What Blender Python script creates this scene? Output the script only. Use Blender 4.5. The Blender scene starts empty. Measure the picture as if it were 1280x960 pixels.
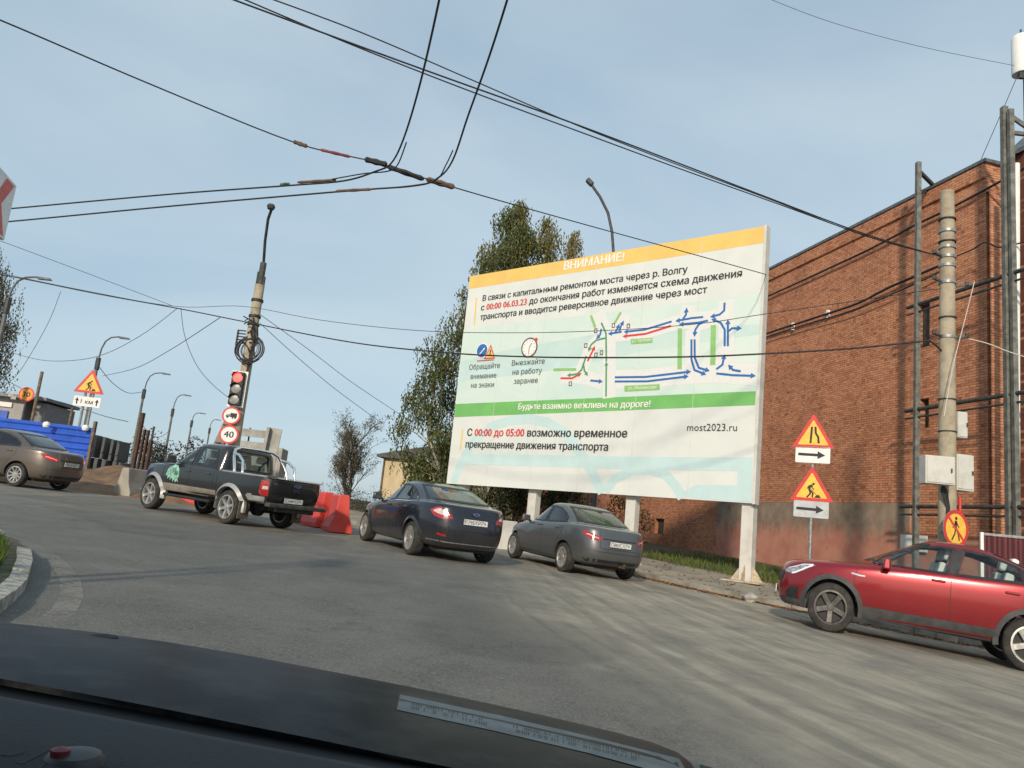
import bpy, bmesh, math, random
from math import radians, sin, cos, pi, atan2, sqrt, tan
from mathutils import Vector, Matrix
from mathutils.bvhtree import BVHTree
random.seed(7)
S = bpy.context.scene
COL = S.collection

# ------------------------------------------------------------------ camera, sky, sun, exposure
F = 960.0
CAM = Vector((0, 0, 1.1))
RHO, TH = radians(5.8), radians(10.1)
_c = Vector((0, cos(TH), sin(TH))); _u0 = Vector((0, -sin(TH), cos(TH))); _r0 = Vector((1, 0, 0))
_r = _r0*cos(RHO) + _u0*sin(RHO); _u = -_r0*sin(RHO) + _u0*cos(RHO)
cd = bpy.data.cameras.new('camera'); cam = bpy.data.objects.new('camera', cd); COL.objects.link(cam)
cd.sensor_width = 36; cd.lens = 36*F/1280; cd.clip_start = 0.02; cd.clip_end = 3000
cam.matrix_world = Matrix.Translation(CAM) @ Matrix((_r, _u, -_c)).transposed().to_4x4()
S.camera = cam

SUN_EL, SUN_TRAVEL = radians(23.5), radians(14.75)     # light travels towards this bearing (from +Y clockwise)
W = bpy.data.worlds.new('World'); S.world = W; W.use_nodes = True
nt = W.node_tree; bg = nt.nodes['Background']
sky = nt.nodes.new('ShaderNodeTexSky'); sky.sky_type = 'NISHITA'; sky.sun_disc = False
sky.sun_elevation = SUN_EL; sky.sun_rotation = radians(180) + SUN_TRAVEL
sky.air_density = 1.0; sky.dust_density = 1.5; sky.ozone_density = 1.6; sky.altitude = 100
# thin high cloud veil: soft noise greying the blue of the sky
tcw = nt.nodes.new('ShaderNodeTexCoord'); mpw = nt.nodes.new('ShaderNodeMapping'); mpw.inputs['Scale'].default_value = (1, 1, 2.6)
nzw = nt.nodes.new('ShaderNodeTexNoise'); nzw.inputs['Scale'].default_value = 1.7; nzw.inputs['Detail'].default_value = 5
rpw = nt.nodes.new('ShaderNodeMapRange'); rpw.inputs[1].default_value = .35; rpw.inputs[2].default_value = .75; rpw.inputs[3].default_value = .68; rpw.inputs[4].default_value = .95
hsw = nt.nodes.new('ShaderNodeMix'); hsw.data_type = 'RGBA'
VEIL, VEIL2 = (2.8, 3.85, 4.7, 1), (4.0, 4.85, 5.35, 1)
nz2 = nt.nodes.new('ShaderNodeTexNoise'); nz2.inputs['Scale'].default_value = 1.3; nz2.inputs['Detail'].default_value = 6; nz2.inputs['Distortion'].default_value = .6
rp2 = nt.nodes.new('ShaderNodeMapRange'); rp2.inputs[1].default_value = .32; rp2.inputs[2].default_value = .68
vm = nt.nodes.new('ShaderNodeMix'); vm.data_type = 'RGBA'; vm.inputs[6].default_value = VEIL; vm.inputs[7].default_value = VEIL2
nt.links.new(mpw.outputs[0], nz2.inputs['Vector']); nt.links.new(nz2.outputs[0], rp2.inputs[0]); nt.links.new(rp2.outputs[0], vm.inputs[0]); nt.links.new(vm.outputs[2], hsw.inputs[7])
nt.links.new(tcw.outputs['Generated'], mpw.inputs[0]); nt.links.new(mpw.outputs[0], nzw.inputs['Vector'])
nt.links.new(nzw.outputs[0], rpw.inputs[0]); nt.links.new(rpw.outputs[0], hsw.inputs[0])
nt.links.new(sky.outputs[0], hsw.inputs[6]); nt.links.new(hsw.outputs[2], bg.inputs[0])
bg.inputs[1].default_value = 0.10
sl = bpy.data.lights.new('sun', 'SUN'); sl.energy = 2.35; sl.angle = radians(2.8); sl.color = (1, .86, .68)
so = bpy.data.objects.new('sun', sl); COL.objects.link(so)
tr = Vector((sin(SUN_TRAVEL)*cos(SUN_EL), cos(SUN_TRAVEL)*cos(SUN_EL), -sin(SUN_EL)))
so.rotation_euler = tr.to_track_quat('-Z', 'Y').to_euler(); so.location = (-5, -20, 20)
vs = S.view_settings; vs.view_transform = 'Standard'; vs.look = 'None'; vs.exposure = 0.55; vs.gamma = 1; vs.use_curve_mapping = False
S.cycles.max_bounces = 8; S.cycles.transparent_max_bounces = 16
S.cycles.use_denoising = True
S.cycles.sample_clamp_indirect = 6

# ------------------------------------------------------------------ pixel geometry (used to work out real places)
def ray(x, y): return _c + _r*((x-640)/F) + _u*((480-y)/F)
def at(x, y, Y):
    d = ray(x, y); return CAM + d*(Y/d.y)
def Gz(x, y):
    """height of the road surface"""
    xr = max(-16., min(9., x))
    z = -.035*xr + .012*min(y, 45)
    p = max(0., min(9., xr)); z -= .0025*p*p
    if y > 40: z -= .00045*(y-40)**2 if y < 90 else .00045*2500 + .045*(y-90)
    if x < -16: z += .01*min(20, -16-x)
    return z
def gr(x, y):
    d = ray(x, y); t = 2.
    while t < 400:
        p = CAM + d*(t+.25)
        if p.z < Gz(p.x, p.y): break
        t += .25
    lo, hi = t, t+.25
    for _ in range(30):
        m = (lo+hi)/2; p = CAM + d*m
        if p.z < Gz(p.x, p.y): hi = m
        else: lo = m
    p = CAM + d*hi
    return Vector((p.x, p.y, Gz(p.x, p.y)))
def onpix(x, y, Y):
    return at(x, y, Y)

# ------------------------------------------------------------------ scene helpers
def tag(o, label=None, cat=None, group=None, kind=None):
    if label: o['label'] = label
    if cat: o['category'] = cat
    if group: o['group'] = group
    if kind: o['kind'] = kind
    return o
def empty(name, loc=(0, 0, 0), rz=0, label=None, cat=None, group=None):
    o = bpy.data.objects.new(name, None); COL.objects.link(o); o.location = loc; o.rotation_euler = (0, 0, rz)
    o.empty_display_size = .2
    return tag(o, label, cat, group)
def copy_tree(o, parent=None):
    c = o.copy(); COL.objects.link(c)
    if parent: c.parent = parent
    for ch in list(o.children): copy_tree(ch, c)
    return c
class MB:
    def __init__(s): s.v = []; s.f = []; s.m = []
    def add(s, vs, fs, m=0):
        b = len(s.v); s.v += [tuple(p) for p in vs]; s.f += [tuple(i+b for i in q) for q in fs]; s.m += [m]*len(fs); return s
    def box(s, c, size, m=0, M=None, taper=(1, 1)):
        x, y, z = [k/2 for k in size]; tx, ty = taper
        P = [(-x, -y, -z), (x, -y, -z), (x, y, -z), (-x, y, -z), (-x*tx, -y*ty, z), (x*tx, -y*ty, z), (x*tx, y*ty, z), (-x*tx, y*ty, z)]
        P = [Vector(p) for p in P]
        if M is not None: P = [M @ p for p in P]
        c = Vector(c)
        return s.add([p+c for p in P], [(3, 2, 1, 0), (4, 5, 6, 7), (0, 1, 5, 4), (1, 2, 6, 5), (2, 3, 7, 6), (3, 0, 4, 7)], m)
    def bar(s, a, b, w, h, m=0):
        """rectangular bar from a to b"""
        a = Vector(a); b = Vector(b); d = (b-a); L = d.length; q = d.to_track_quat('Z', 'Y').to_matrix()
        return s.box((a+b)/2, (w, h, L), m, q)
    def tube(s, pts, r, n=8, m=0, caps=True):
        pts = [Vector(p) for p in pts]; k = len(pts); rs = r if isinstance(r, (list, tuple)) else [r]*k
        vs = []; up = Vector((0, 0, 1)); prev = None
        for i, p in enumerate(pts):
            d = (pts[min(i+1, k-1)] - pts[max(i-1, 0)]).normalized()
            if prev is None:
                a = d.cross(up if abs(d.z) < .95 else Vector((1, 0, 0))).normalized()
            else:
                a = (prev - d*prev.dot(d)).normalized()
            prev = a; b = d.cross(a)
            for j in range(n):
                t = 2*pi*j/n; vs.append(p + (a*cos(t) + b*sin(t))*rs[i])
        fs = [(i*n+j, i*n+(j+1) % n, (i+1)*n+(j+1) % n, (i+1)*n+j) for i in range(k-1) for j in range(n)]
        if caps: fs += [tuple(reversed(range(n))), tuple((k-1)*n+j for j in range(n))]
        return s.add(vs, fs, m)
    def lathe(s, prof, n=24, axis='z', c=(0, 0, 0), m=0, closed=False):
        """prof: (r, h) pairs"""
        vs = []; c = Vector(c)
        for r, h in prof:
            for j in range(n):
                t = 2*pi*j/n
                p = (r*cos(t), r*sin(t), h) if axis == 'z' else (r*cos(t), h, -r*sin(t)) if axis == 'y' else (h, r*cos(t), r*sin(t))
                vs.append(Vector(p)+c)
        k = len(prof)
        fs = [(i*n+j, i*n+(j+1) % n, (i+1)*n+(j+1) % n, (i+1)*n+j) for i in range(k-1) for j in range(n)]
        if closed: fs += [((k-1)*n+j, (k-1)*n+(j+1) % n, (j+1) % n, j) for j in range(n)]
        else: fs += [tuple(reversed(range(n))), tuple((k-1)*n+j for j in range(n))]
        return s.add(vs, fs, m)
    def prism(s, poly, lo, hi, axis='z', m=0):
        n = len(poly)
        def P(a, b, h): return (a, b, h) if axis == 'z' else (a, h, b) if axis == 'y' else (h, a, b)
        vs = [P(a, b, lo) for a, b in poly] + [P(a, b, hi) for a, b in poly]
        fs = [tuple(reversed(range(n))), tuple(range(n, 2*n))] + [(i, (i+1) % n, n+(i+1) % n, n+i) for i in range(n)]
        return s.add(vs, fs, m)
    def build(s, name, mats, parent=None, smooth=False, bevel=0, fixn=True, angle=35):
        me = bpy.data.meshes.new(name); me.from_pydata(s.v, [], s.f)
        if not isinstance(mats, (list, tuple)): mats = [mats]
        for k in mats: me.materials.append(k)
        me.polygons.foreach_set('material_index', s.m)
        if fixn:
            bm = bmesh.new(); bm.from_mesh(me); bmesh.ops.recalc_face_normals(bm, faces=bm.faces); bm.to_mesh(me); bm.free()
        if smooth:
            me.polygons.foreach_set('use_smooth', [True]*len(me.polygons))
            me.set_sharp_from_angle(angle=radians(angle))
        me.update()
        o = bpy.data.objects.new(name, me); COL.objects.link(o)
        if parent: o.parent = parent
        if bevel:
            b = o.modifiers.new('bevel', 'BEVEL'); b.width = bevel; b.segments = 2; b.limit_method = 'ANGLE'
        return o

# ------------------------------------------------------------------ materials
MATS = {}
def pmat(name, col, rough=.6, metal=0., var=0., vscale=8., bump=0., bscale=60., coat=0., spec=.5, col2=None, fac=(.4, .65), coords='Object', detail=6, dist=0.):
    m = bpy.data.materials.new(name); m.use_nodes = True; t = m.node_tree; b = t.nodes['Principled BSDF']
    b.inputs['Roughness'].default_value = rough; b.inputs['Metallic'].default_value = metal
    b.inputs['Coat Weight'].default_value = coat; b.inputs['Coat Roughness'].default_value = .04
    b.inputs['Specular IOR Level'].default_value = spec
    c4 = (*col, 1)
    b.inputs['Base Color'].default_value = c4
    if var or col2 or bump:
        tc = t.nodes.new('ShaderNodeTexCoord'); nz = t.nodes.new('ShaderNodeTexNoise'); nz.inputs['Scale'].default_value = vscale
        nz.inputs['Detail'].default_value = detail; nz.inputs['Roughness'].default_value = .62; nz.inputs['Distortion'].default_value = dist
        t.links.new(tc.outputs[coords], nz.inputs['Vector'])
        if var or col2:
            mr = t.nodes.new('ShaderNodeMapRange'); mr.inputs[1].default_value = fac[0]; mr.inputs[2].default_value = fac[1]
            t.links.new(nz.outputs[0], mr.inputs[0])
            mx = t.nodes.new('ShaderNodeMix'); mx.data_type = 'RGBA'
            t.links.new(mr.outputs[0], mx.inputs[0])
            mx.inputs[6].default_value = c4 if col2 else (*[k*(1-var) for k in col], 1)
            mx.inputs[7].default_value = (*col2, 1) if col2 else (*[min(1, k*(1+var)) for k in col], 1)
            t.links.new(mx.outputs[2], b.inputs['Base Color'])
        if bump:
            n2 = t.nodes.new('ShaderNodeTexNoise'); n2.inputs['Scale'].default_value = bscale; n2.inputs['Detail'].default_value = 4
            t.links.new(tc.outputs[coords], n2.inputs['Vector'])
            bp = t.nodes.new('ShaderNodeBump'); bp.inputs['Strength'].default_value = bump; bp.inputs['Distance'].default_value = .02
            t.links.new(n2.outputs[0], bp.inputs['Height']); t.links.new(bp.outputs[0], b.inputs['Normal'])
    MATS[name] = m
    return m
def emis(name, col, strength):
    m = bpy.data.materials.new(name); m.use_nodes = True; b = m.node_tree.nodes['Principled BSDF']
    b.inputs['Base Color'].default_value = (*col, 1); b.inputs['Emission Color'].default_value = (*col, 1); b.inputs['Emission Strength'].default_value = strength
    return m
def glassmat(name, tint, base=.06):
    m = bpy.data.materials.new(name); m.use_nodes = True; t = m.node_tree; t.nodes.remove(t.nodes['Principled BSDF'])
    out = t.nodes['Material Output']; tp = t.nodes.new('ShaderNodeBsdfTransparent'); tp.inputs[0].default_value = (*tint, 1)
    gl = t.nodes.new('ShaderNodeBsdfGlossy'); gl.inputs['Roughness'].default_value = .03; gl.inputs[0].default_value = (1, 1, 1, 1)
    lw = t.nodes.new('ShaderNodeLayerWeight'); lw.inputs[0].default_value = .5
    pw = t.nodes.new('ShaderNodeMath'); pw.operation = 'POWER'; pw.inputs[1].default_value = 4
    ma = t.nodes.new('ShaderNodeMath'); ma.operation = 'MULTIPLY_ADD'; ma.inputs[1].default_value = .9; ma.inputs[2].default_value = base
    mx = t.nodes.new('ShaderNodeMixShader')
    t.links.new(lw.outputs['Facing'], pw.inputs[0]); t.links.new(pw.outputs[0], ma.inputs[0]); t.links.new(ma.outputs[0], mx.inputs[0])
    t.links.new(tp.outputs[0], mx.inputs[1]); t.links.new(gl.outputs[0], mx.inputs[2]); t.links.new(mx.outputs[0], out.inputs[0])
    return m
def foliage(name, cols, trans=.25):
    """per-leaf colour picked by the leaf's own random value"""
    m = bpy.data.materials.new(name); m.use_nodes = True; t = m.node_tree; b = t.nodes['Principled BSDF']
    g = t.nodes.new('ShaderNodeNewGeometry'); cr = t.nodes.new('ShaderNodeValToRGB'); e = cr.color_ramp.elements
    e[0].color = (*cols[0], 1); e[1].color = (*cols[-1], 1)
    for i, c in enumerate(cols[1:-1]): k = e.new((i+1)/(len(cols)-1)); k.color = (*c, 1)
    t.links.new(g.outputs['Random Per Island'], cr.inputs[0]); t.links.new(cr.outputs[0], b.inputs['Base Color'])
    b.inputs['Roughness'].default_value = .6; b.inputs['Specular IOR Level'].default_value = .25
    tl = t.nodes.new('ShaderNodeBsdfTranslucent'); t.links.new(cr.outputs[0], tl.inputs[0])
    mx = t.nodes.new('ShaderNodeMixShader'); mx.inputs[0].default_value = trans
    t.links.new(b.outputs[0], mx.inputs[1]); t.links.new(tl.outputs[0], mx.inputs[2]); t.links.new(mx.outputs[0], t.nodes['Material Output'].inputs[0])
    return m
def carpaint(name, col, rough=.32, dirt=(.16, .14, .11), dirt_amt=.5, metal=.35, dz=(.25, .75)):
    """metallic paint with road dirt on the lower body"""
    m = bpy.data.materials.new(name); m.use_nodes = True; t = m.node_tree; b = t.nodes['Principled BSDF']
    tc = t.nodes.new('ShaderNodeTexCoord'); sx = t.nodes.new('ShaderNodeSeparateXYZ'); t.links.new(tc.outputs['Object'], sx.inputs[0])
    mr = t.nodes.new('ShaderNodeMapRange'); mr.inputs[1].default_value = dz[1]; mr.inputs[2].default_value = dz[0]; mr.inputs[3].default_value = 0.04; mr.inputs[4].default_value = dirt_amt
    t.links.new(sx.outputs[2], mr.inputs[0])
    nz = t.nodes.new('ShaderNodeTexNoise'); nz.inputs['Scale'].default_value = 3.5; nz.inputs['Detail'].default_value = 8; nz.inputs['Roughness'].default_value = .7
    t.links.new(tc.outputs['Object'], nz.inputs['Vector'])
    ml = t.nodes.new('ShaderNodeMath'); ml.operation = 'MULTIPLY'; t.links.new(mr.outputs[0], ml.inputs[0])
    m2 = t.nodes.new('ShaderNodeMath'); m2.operation = 'MULTIPLY'; m2.inputs[1].default_value = 1.7; t.links.new(nz.outputs[0], m2.inputs[0]); t.links.new(m2.outputs[0], ml.inputs[1])
    mx = t.nodes.new('ShaderNodeMix'); mx.data_type = 'RGBA'; t.links.new(ml.outputs[0], mx.inputs[0]); mx.inputs[6].default_value = (*col, 1); mx.inputs[7].default_value = (*dirt, 1)
    t.links.new(mx.outputs[2], b.inputs['Base Color'])
    ra = t.nodes.new('ShaderNodeMath'); ra.operation = 'MULTIPLY_ADD'; ra.inputs[1].default_value = .5; ra.inputs[2].default_value = rough; t.links.new(ml.outputs[0], ra.inputs[0]); t.links.new(ra.outputs[0], b.inputs['Roughness'])
    b.inputs['Metallic'].default_value = metal; b.inputs['Coat Weight'].default_value = .8; b.inputs['Coat Roughness'].default_value = .08
    ca = t.nodes.new('ShaderNodeMath'); ca.operation = 'MULTIPLY_ADD'; ca.inputs[1].default_value = -1.2; ca.inputs[2].default_value = .8; ca.use_clamp = True
    t.links.new(ml.outputs[0], ca.inputs[0]); t.links.new(ca.outputs[0], b.inputs['Coat Weight'])
    return m
M = {}
M['black'] = pmat('black plastic', (.02, .02, .021), .5, var=.3, vscale=12)
M['rubber'] = pmat('tyre rubber', (.022, .021, .02), .85, col2=(.075, .066, .055), vscale=7, fac=(.45, .8), bump=.2)
M['alloy'] = pmat('alloy', (.50, .49, .47), .38, .7, var=.25, vscale=10)
M['darkalloy'] = pmat('dark alloy', (.10, .095, .09), .45, .6, var=.25, vscale=10)
M['interior'] = pmat('car interior', (.02, .02, .022), .8, var=.3)
M['chrome'] = pmat('chrome', (.8, .8, .8), .12, 1.0, var=.05)
M['mirrorglass'] = pmat('mirror glass', (.05, .055, .06), .1, .0, coat=1, var=.1)
M['silver'] = pmat('silver paint', (.36, .36, .36), .4, .3, var=.15, vscale=4, coat=.3)
M['whitecloth'] = pmat('pale seat cover', (.72, .74, .72), .9, var=.1, vscale=5)
M['seat'] = pmat('dark seat cloth', (.05, .052, .058), .9, var=.25, vscale=8)
M['glass'] = glassmat('car glass', (.62, .70, .68), .07)
M['clearglass'] = glassmat('clear car glass', (.82, .88, .86), .05)
M['darkglass'] = glassmat('tinted car glass', (.10, .115, .13), .07)
M['midglass'] = glassmat('half tinted car glass', (.30, .34, .36), .07)
M['tail'] = pmat('red lamp lens', (.36, .012, .016), .15, coat=1, var=.35, vscale=30)
M['tailclear'] = pmat('clear lamp lens', (.62, .50, .46), .12, coat=1, var=.2, vscale=30)
M['taillit'] = emis('glowing lamp strip', (1, .12, .08), 1.2)
M['headlamp'] = pmat('headlamp lens', (.35, .37, .40), .08, .3, coat=1, var=.5, vscale=25)
M['lampwhite'] = pmat('lamp strip', (.8, .82, .84), .1, coat=1, var=.05)
M['plate'] = pmat('plate white', (.66, .66, .64), .5, var=.12, vscale=9)
M['ink'] = pmat('black ink', (.012, .012, .014), .6, var=.2)
M['concrete'] = pmat('concrete', (.34, .32, .29), .9, var=.3, vscale=3, bump=.3, bscale=40)
M['poleconc'] = pmat('weathered pole concrete', (.40, .35, .26), .9, col2=(.27, .22, .155), vscale=5, fac=(.4, .7), bump=.5, bscale=30)
M['galv'] = pmat('galvanised steel', (.30, .31, .31), .5, .5, var=.25, vscale=14)
M['darksteel'] = pmat('dark painted steel', (.055, .058, .055), .55, .2, var=.35, vscale=9)
M['lampgrey'] = pmat('grey lamp post', (.13, .135, .135), .6, .1, var=.25, vscale=3)
M['wire'] = pmat('black cable', (.018, .018, .019), .6, var=.3)
M['wiregrey'] = pmat('grey cable', (.10, .11, .12), .6, var=.3)
M['white'] = pmat('white sheet', (.78, .78, .76), .6, var=.06, vscale=3)
M['redsign'] = pmat('sign red', (.60, .035, .03), .4, var=.12, vscale=9)
M['yellowsign'] = pmat('sign yellow', (.86, .50, .06), .4, var=.1, vscale=9)
M['orangesign'] = pmat('sign orange', (.80, .30, .02), .4, var=.1, vscale=9)
M['whitesign'] = pmat('sign white', (.74, .74, .72), .45, var=.08, vscale=7)
M['greysign'] = pmat('sign grey', (.46, .48, .50), .45, var=.1, vscale=7)
M['signback'] = pmat('sign back', (.28, .29, .30), .5, .4, var=.2)
M['rust'] = pmat('rust', (.10, .055, .035), .9, col2=(.045, .03, .025), vscale=5, fac=(.35, .7), bump=.4)
# ------------------------------------------------------------------ cars
def half_ring(xf, xr, w, nf, nr, H):
    a = (xf-xr)/2; xc = (xf+xr)/2; D = 240; P = []
    for i in range(D+1):
        t = pi*i/D; c, s_ = cos(t), sin(t); n = nf if c > 0 else nr
        P.append((xc + a*math.copysign(abs(c)**(2/n), c), w*abs(s_)**(2/n)))
    L = [0]
    for i in range(D): L.append(L[-1]+math.dist(P[i], P[i+1]))
    out = []; j = 0
    for k in range(H+1):
        d = L[-1]*k/H
        while j < D-1 and L[j+1] < d: j += 1
        u = (d-L[j])/max(1e-9, L[j+1]-L[j]); out.append((P[j][0]+(P[j+1][0]-P[j][0])*u, P[j][1]+(P[j+1][1]-P[j][1])*u))
    out[0] = (out[0][0], 0); out[-1] = (out[-1][0], 0)
    return out
def catmull(rows, sub):
    out = []
    n = len(rows)
    for i in range(n-1):
        p0, p1, p2, p3 = rows[max(0, i-1)], rows[i], rows[i+1], rows[min(n-1, i+2)]
        for k in range(sub):
            t = k/sub
            out.append([b + t*.5*((c-a) + t*((2*a-5*b+4*c-d) + t*(3*(b-c)+d-a))) for a, b, c, d in zip(p0, p1, p2, p3)])
    out.append(list(rows[-1])); return out
def loft_rows(rows, nf, nr, H=44, mi=0):
    vs = []; fs = []; N = 2*H
    for xf, zf, xr, zr, w in rows:
        h = half_ring(xf, xr, max(w, .02), nf, nr, H)
        full = h + [(x, -y) for x, y in reversed(h[1:-1])]
        for x, y in full: vs.append((x, y, zr + (zf-zr)*((x-xr)/(xf-xr))))
    R = len(rows)
    for i in range(R-1):
        for j in range(N): fs.append((i*N+j, i*N+(j+1) % N, (i+1)*N+(j+1) % N, (i+1)*N+j))
    for i, rev in ((0, True), (R-1, False)):               # caps: strips across the width
        for k in range(1, H-1):
            q = (i*N+k, i*N+k+1, i*N+N-k-1, i*N+N-k)
            fs.append(q if not rev else tuple(reversed(q)))
        a = (i*N, i*N+1, i*N+N-1); b_ = (i*N+H-1, i*N+H, i*N+H+1)
        fs += [a, b_] if not rev else [a[::-1], b_[::-1]]
    mb = MB(); mb.add(vs, fs, mi); return mb
def mesh_volume(me):
    b = bmesh.new(); b.from_mesh(me); v = b.calc_volume(signed=True); b.free(); return v
def boolean(o, cutters):
    for c in cutters:
        v0 = mesh_volume(o.data); vc = abs(mesh_volume(c.data))
        for k in range(8):
            m = o.modifiers.new('b', 'BOOLEAN'); m.object = c; m.solver = 'EXACT'; m.operation = 'DIFFERENCE'; m.use_hole_tolerant = k > 2
            dg = bpy.context.evaluated_depsgraph_get(); dg.update()
            me = bpy.data.meshes.new_from_object(o.evaluated_get(dg)); o.modifiers.clear()
            v1 = mesh_volume(me)
            if v1 < v0-1e-4 and v1 > v0-vc*1.02-1e-3 and len(me.polygons) > 500: break
            bpy.data.meshes.remove(me); me = None
            c.data.transform(Matrix.Translation((.0041*(k+1), .0007, .0023*(k+1)))); c.data.update()
        if me is None: print('cut skipped on', o.name, v0, v1, vc)
        else:
            old = o.data; o.data = me; me.name = old.name; bpy.data.meshes.remove(old)
        d = c.data; bpy.data.objects.remove(c); bpy.data.meshes.remove(d)
def inset_poly(P, k):
    cx = sum(p[0] for p in P)/len(P); cy = sum(p[1] for p in P)/len(P)
    return [(cx+(x-cx)*k, cy+(y-cy)*k) for x, y in P]
def stroke_polys(pts, w, closed=False):
    """mitred band along a polyline, as quads that share their edges"""
    n = len(pts); L = []; R = []
    for i in range(n):
        if closed: a, b, c = pts[i-1], pts[i], pts[(i+1) % n]
        else: a, b, c = pts[max(0, i-1)], pts[i], pts[min(n-1, i+1)]
        def nrm(p, q):
            dx, dy = q[0]-p[0], q[1]-p[1]; l = math.hypot(dx, dy) or 1e-9; return (-dy/l, dx/l)
        n1 = nrm(a, b) if (a != b) else nrm(b, c); n2 = nrm(b, c) if (b != c) else n1
        mx, my = n1[0]+n2[0], n1[1]+n2[1]; l2 = mx*mx+my*my
        if l2 < .2: mx, my = n1; l2 = 2; s_ = w/2
        else: s_ = w/2*2/l2
        s_ = min(s_, w)
        L.append((b[0]+mx*s_, b[1]+my*s_)); R.append((b[0]-mx*s_, b[1]-my*s_))
    k = n if closed else n-1
    return [[L[i], R[i], R[(i+1) % n], L[(i+1) % n]] for i in range(k)]
def panel(name, polys, fn, bvh, off, mat, parent, step=.06, smooth=True):
    """flat polygons laid on the body surface: fn(u, v) gives the start and direction of the probe"""
    bm = bmesh.new()
    for P in polys:
        try: bm.faces.new([bm.verts.new((u, v, 0)) for u, v in P])
        except ValueError: pass
    bmesh.ops.remove_doubles(bm, verts=bm.verts, dist=1e-5)
    us = [v.co.x for v in bm.verts]; vv = [v.co.y for v in bm.verts]
    for lo, hi, no in ((min(us), max(us), (1, 0, 0)), (min(vv), max(vv), (0, 1, 0))):
        k = int((hi-lo)/step)
        for i in range(1, k+1):
            t = lo + (hi-lo)*i/(k+1)
            bmesh.ops.bisect_plane(bm, geom=bm.verts[:]+bm.edges[:]+bm.faces[:], plane_co=(t*no[0], t*no[1], 0), plane_no=no)
    dr = Vector((0, 0, 0)); last = None
    for v in bm.verts:
        o, d, outw = fn(v.co.x, v.co.y)
        loc, nn, _, _ = bvh.ray_cast(o, d)
        if loc is None: loc, nn, _, _ = bvh.find_nearest(o + d*2.0)
        out = d if outw else -d
        if nn.dot(out) < 0: nn = -nn
        v.co = loc + nn*off; dr += out
    bm.normal_update()
    for f in bm.faces:
        if f.normal.dot(dr) < 0: f.normal_flip()
    me = bpy.data.meshes.new(name); bm.to_mesh(me); bm.free(); me.materials.append(mat)
    if smooth: me.polygons.foreach_set('use_smooth', [True]*len(me.polygons))
    o = bpy.data.objects.new(name, me); COL.objects.link(o); o.parent = parent
    return o
def side(sgn): return lambda u, v: (Vector((u, 3*sgn, v)), Vector((0, -sgn, 0)), False)
def rearv(u, v): return (Vector((-6, u, v)), Vector((1, 0, 0)), False)
def frontv(u, v): return (Vector((6, u, v)), Vector((-1, 0, 0)), False)
def corner(xe, we, sgn, k=.75, back=True):
    """unrolled corner: u<0 runs along the side, u>0 across the rear (or the nose)"""
    def fn(u, v):
        sx = 1 if back else -1
        q = (xe + (0 if u > 0 else -u*sx), we - (u if u > 0 else 0)); a = (xe + k*sx, we - k)
        d = Vector((q[0]-a[0], (q[1]-a[1])*sgn, 0)).normalized()
        return (Vector((a[0], a[1]*sgn, v)), d, True)
    return fn
def make_wheel(r, w, spokes, kind, parent, x, y, z, mats, cache):
    key = (r, w, spokes, kind)
    if key not in cache:
        rr = r*.70
        t = MB(); t.lathe([(rr, -w/2), (r*.93, -w/2), (r*.985, -w/2*.8), (r, -w/2*.55), (r, w/2*.55), (r*.985, w/2*.8), (r*.93, w/2), (rr+.006, w/2), (rr-.01, w/2-.02), (rr-.01, -w/2+.02)], 40, 'y', closed=True)
        tyre = t.build('wheel', M['rubber'], None, smooth=True, angle=50)
        m = MB()
        m.lathe([(.03, w/2-.085), (rr-.02, w/2-.085), (rr-.02, w/2-.09), (.03, w/2-.09)], 32, 'y', m=1, closed=True)     # dark backing
        m.lathe([(rr-.03, -w/2+.02), (rr-.012, -w/2+.02), (rr+.004, w/2+.004), (rr-.022, w/2+.006), (rr-.035, w/2-.03)], 40, 'y', m=0, closed=True)
        m.lathe([(.001, w/2-.02), (.045, w/2-.02), (.058, w/2-.035), (.06, w/2-.08), (.001, w/2-.08)], 20, 'y', m=0)
        for i in range(spokes):
            a = 2*pi*i/spokes + .3
            R = Matrix.Rotation(a, 3, 'Y')
            L = rr-.045; wb, wt = {'five': (.068, .075), 'thin': (.030, .040), 'six': (.07, .052), 'ten': (.036, .034)}[kind]
            P = [(.035, -wb/2), (.03+L, -wt/2), (.03+L, wt/2), (.035, wb/2)]
            vs = [R @ Vector((p, w/2-.028 + (.016 if p > .1 else .0), q)) for p, q in P] + [R @ Vector((p, w/2-.075, q*1.25)) for p, q in P]
            m.add(vs, [(0, 1, 2, 3), (7, 6, 5, 4), (0, 4, 5, 1), (1, 5, 6, 2), (2, 6, 7, 3), (3, 7, 4, 0)], 0)
        rim = m.build('rim', mats, tyre, smooth=True, angle=30)
        cache[key] = tyre; o = tyre
    else:
        o = copy_tree(cache[key])
    o.parent = parent; o.location = (x, y, z); o.rotation_euler = (0, 0, 0 if y > 0 else pi)
    return o
from mathutils.geometry import tessellate_polygon
_ncont = {}
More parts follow.
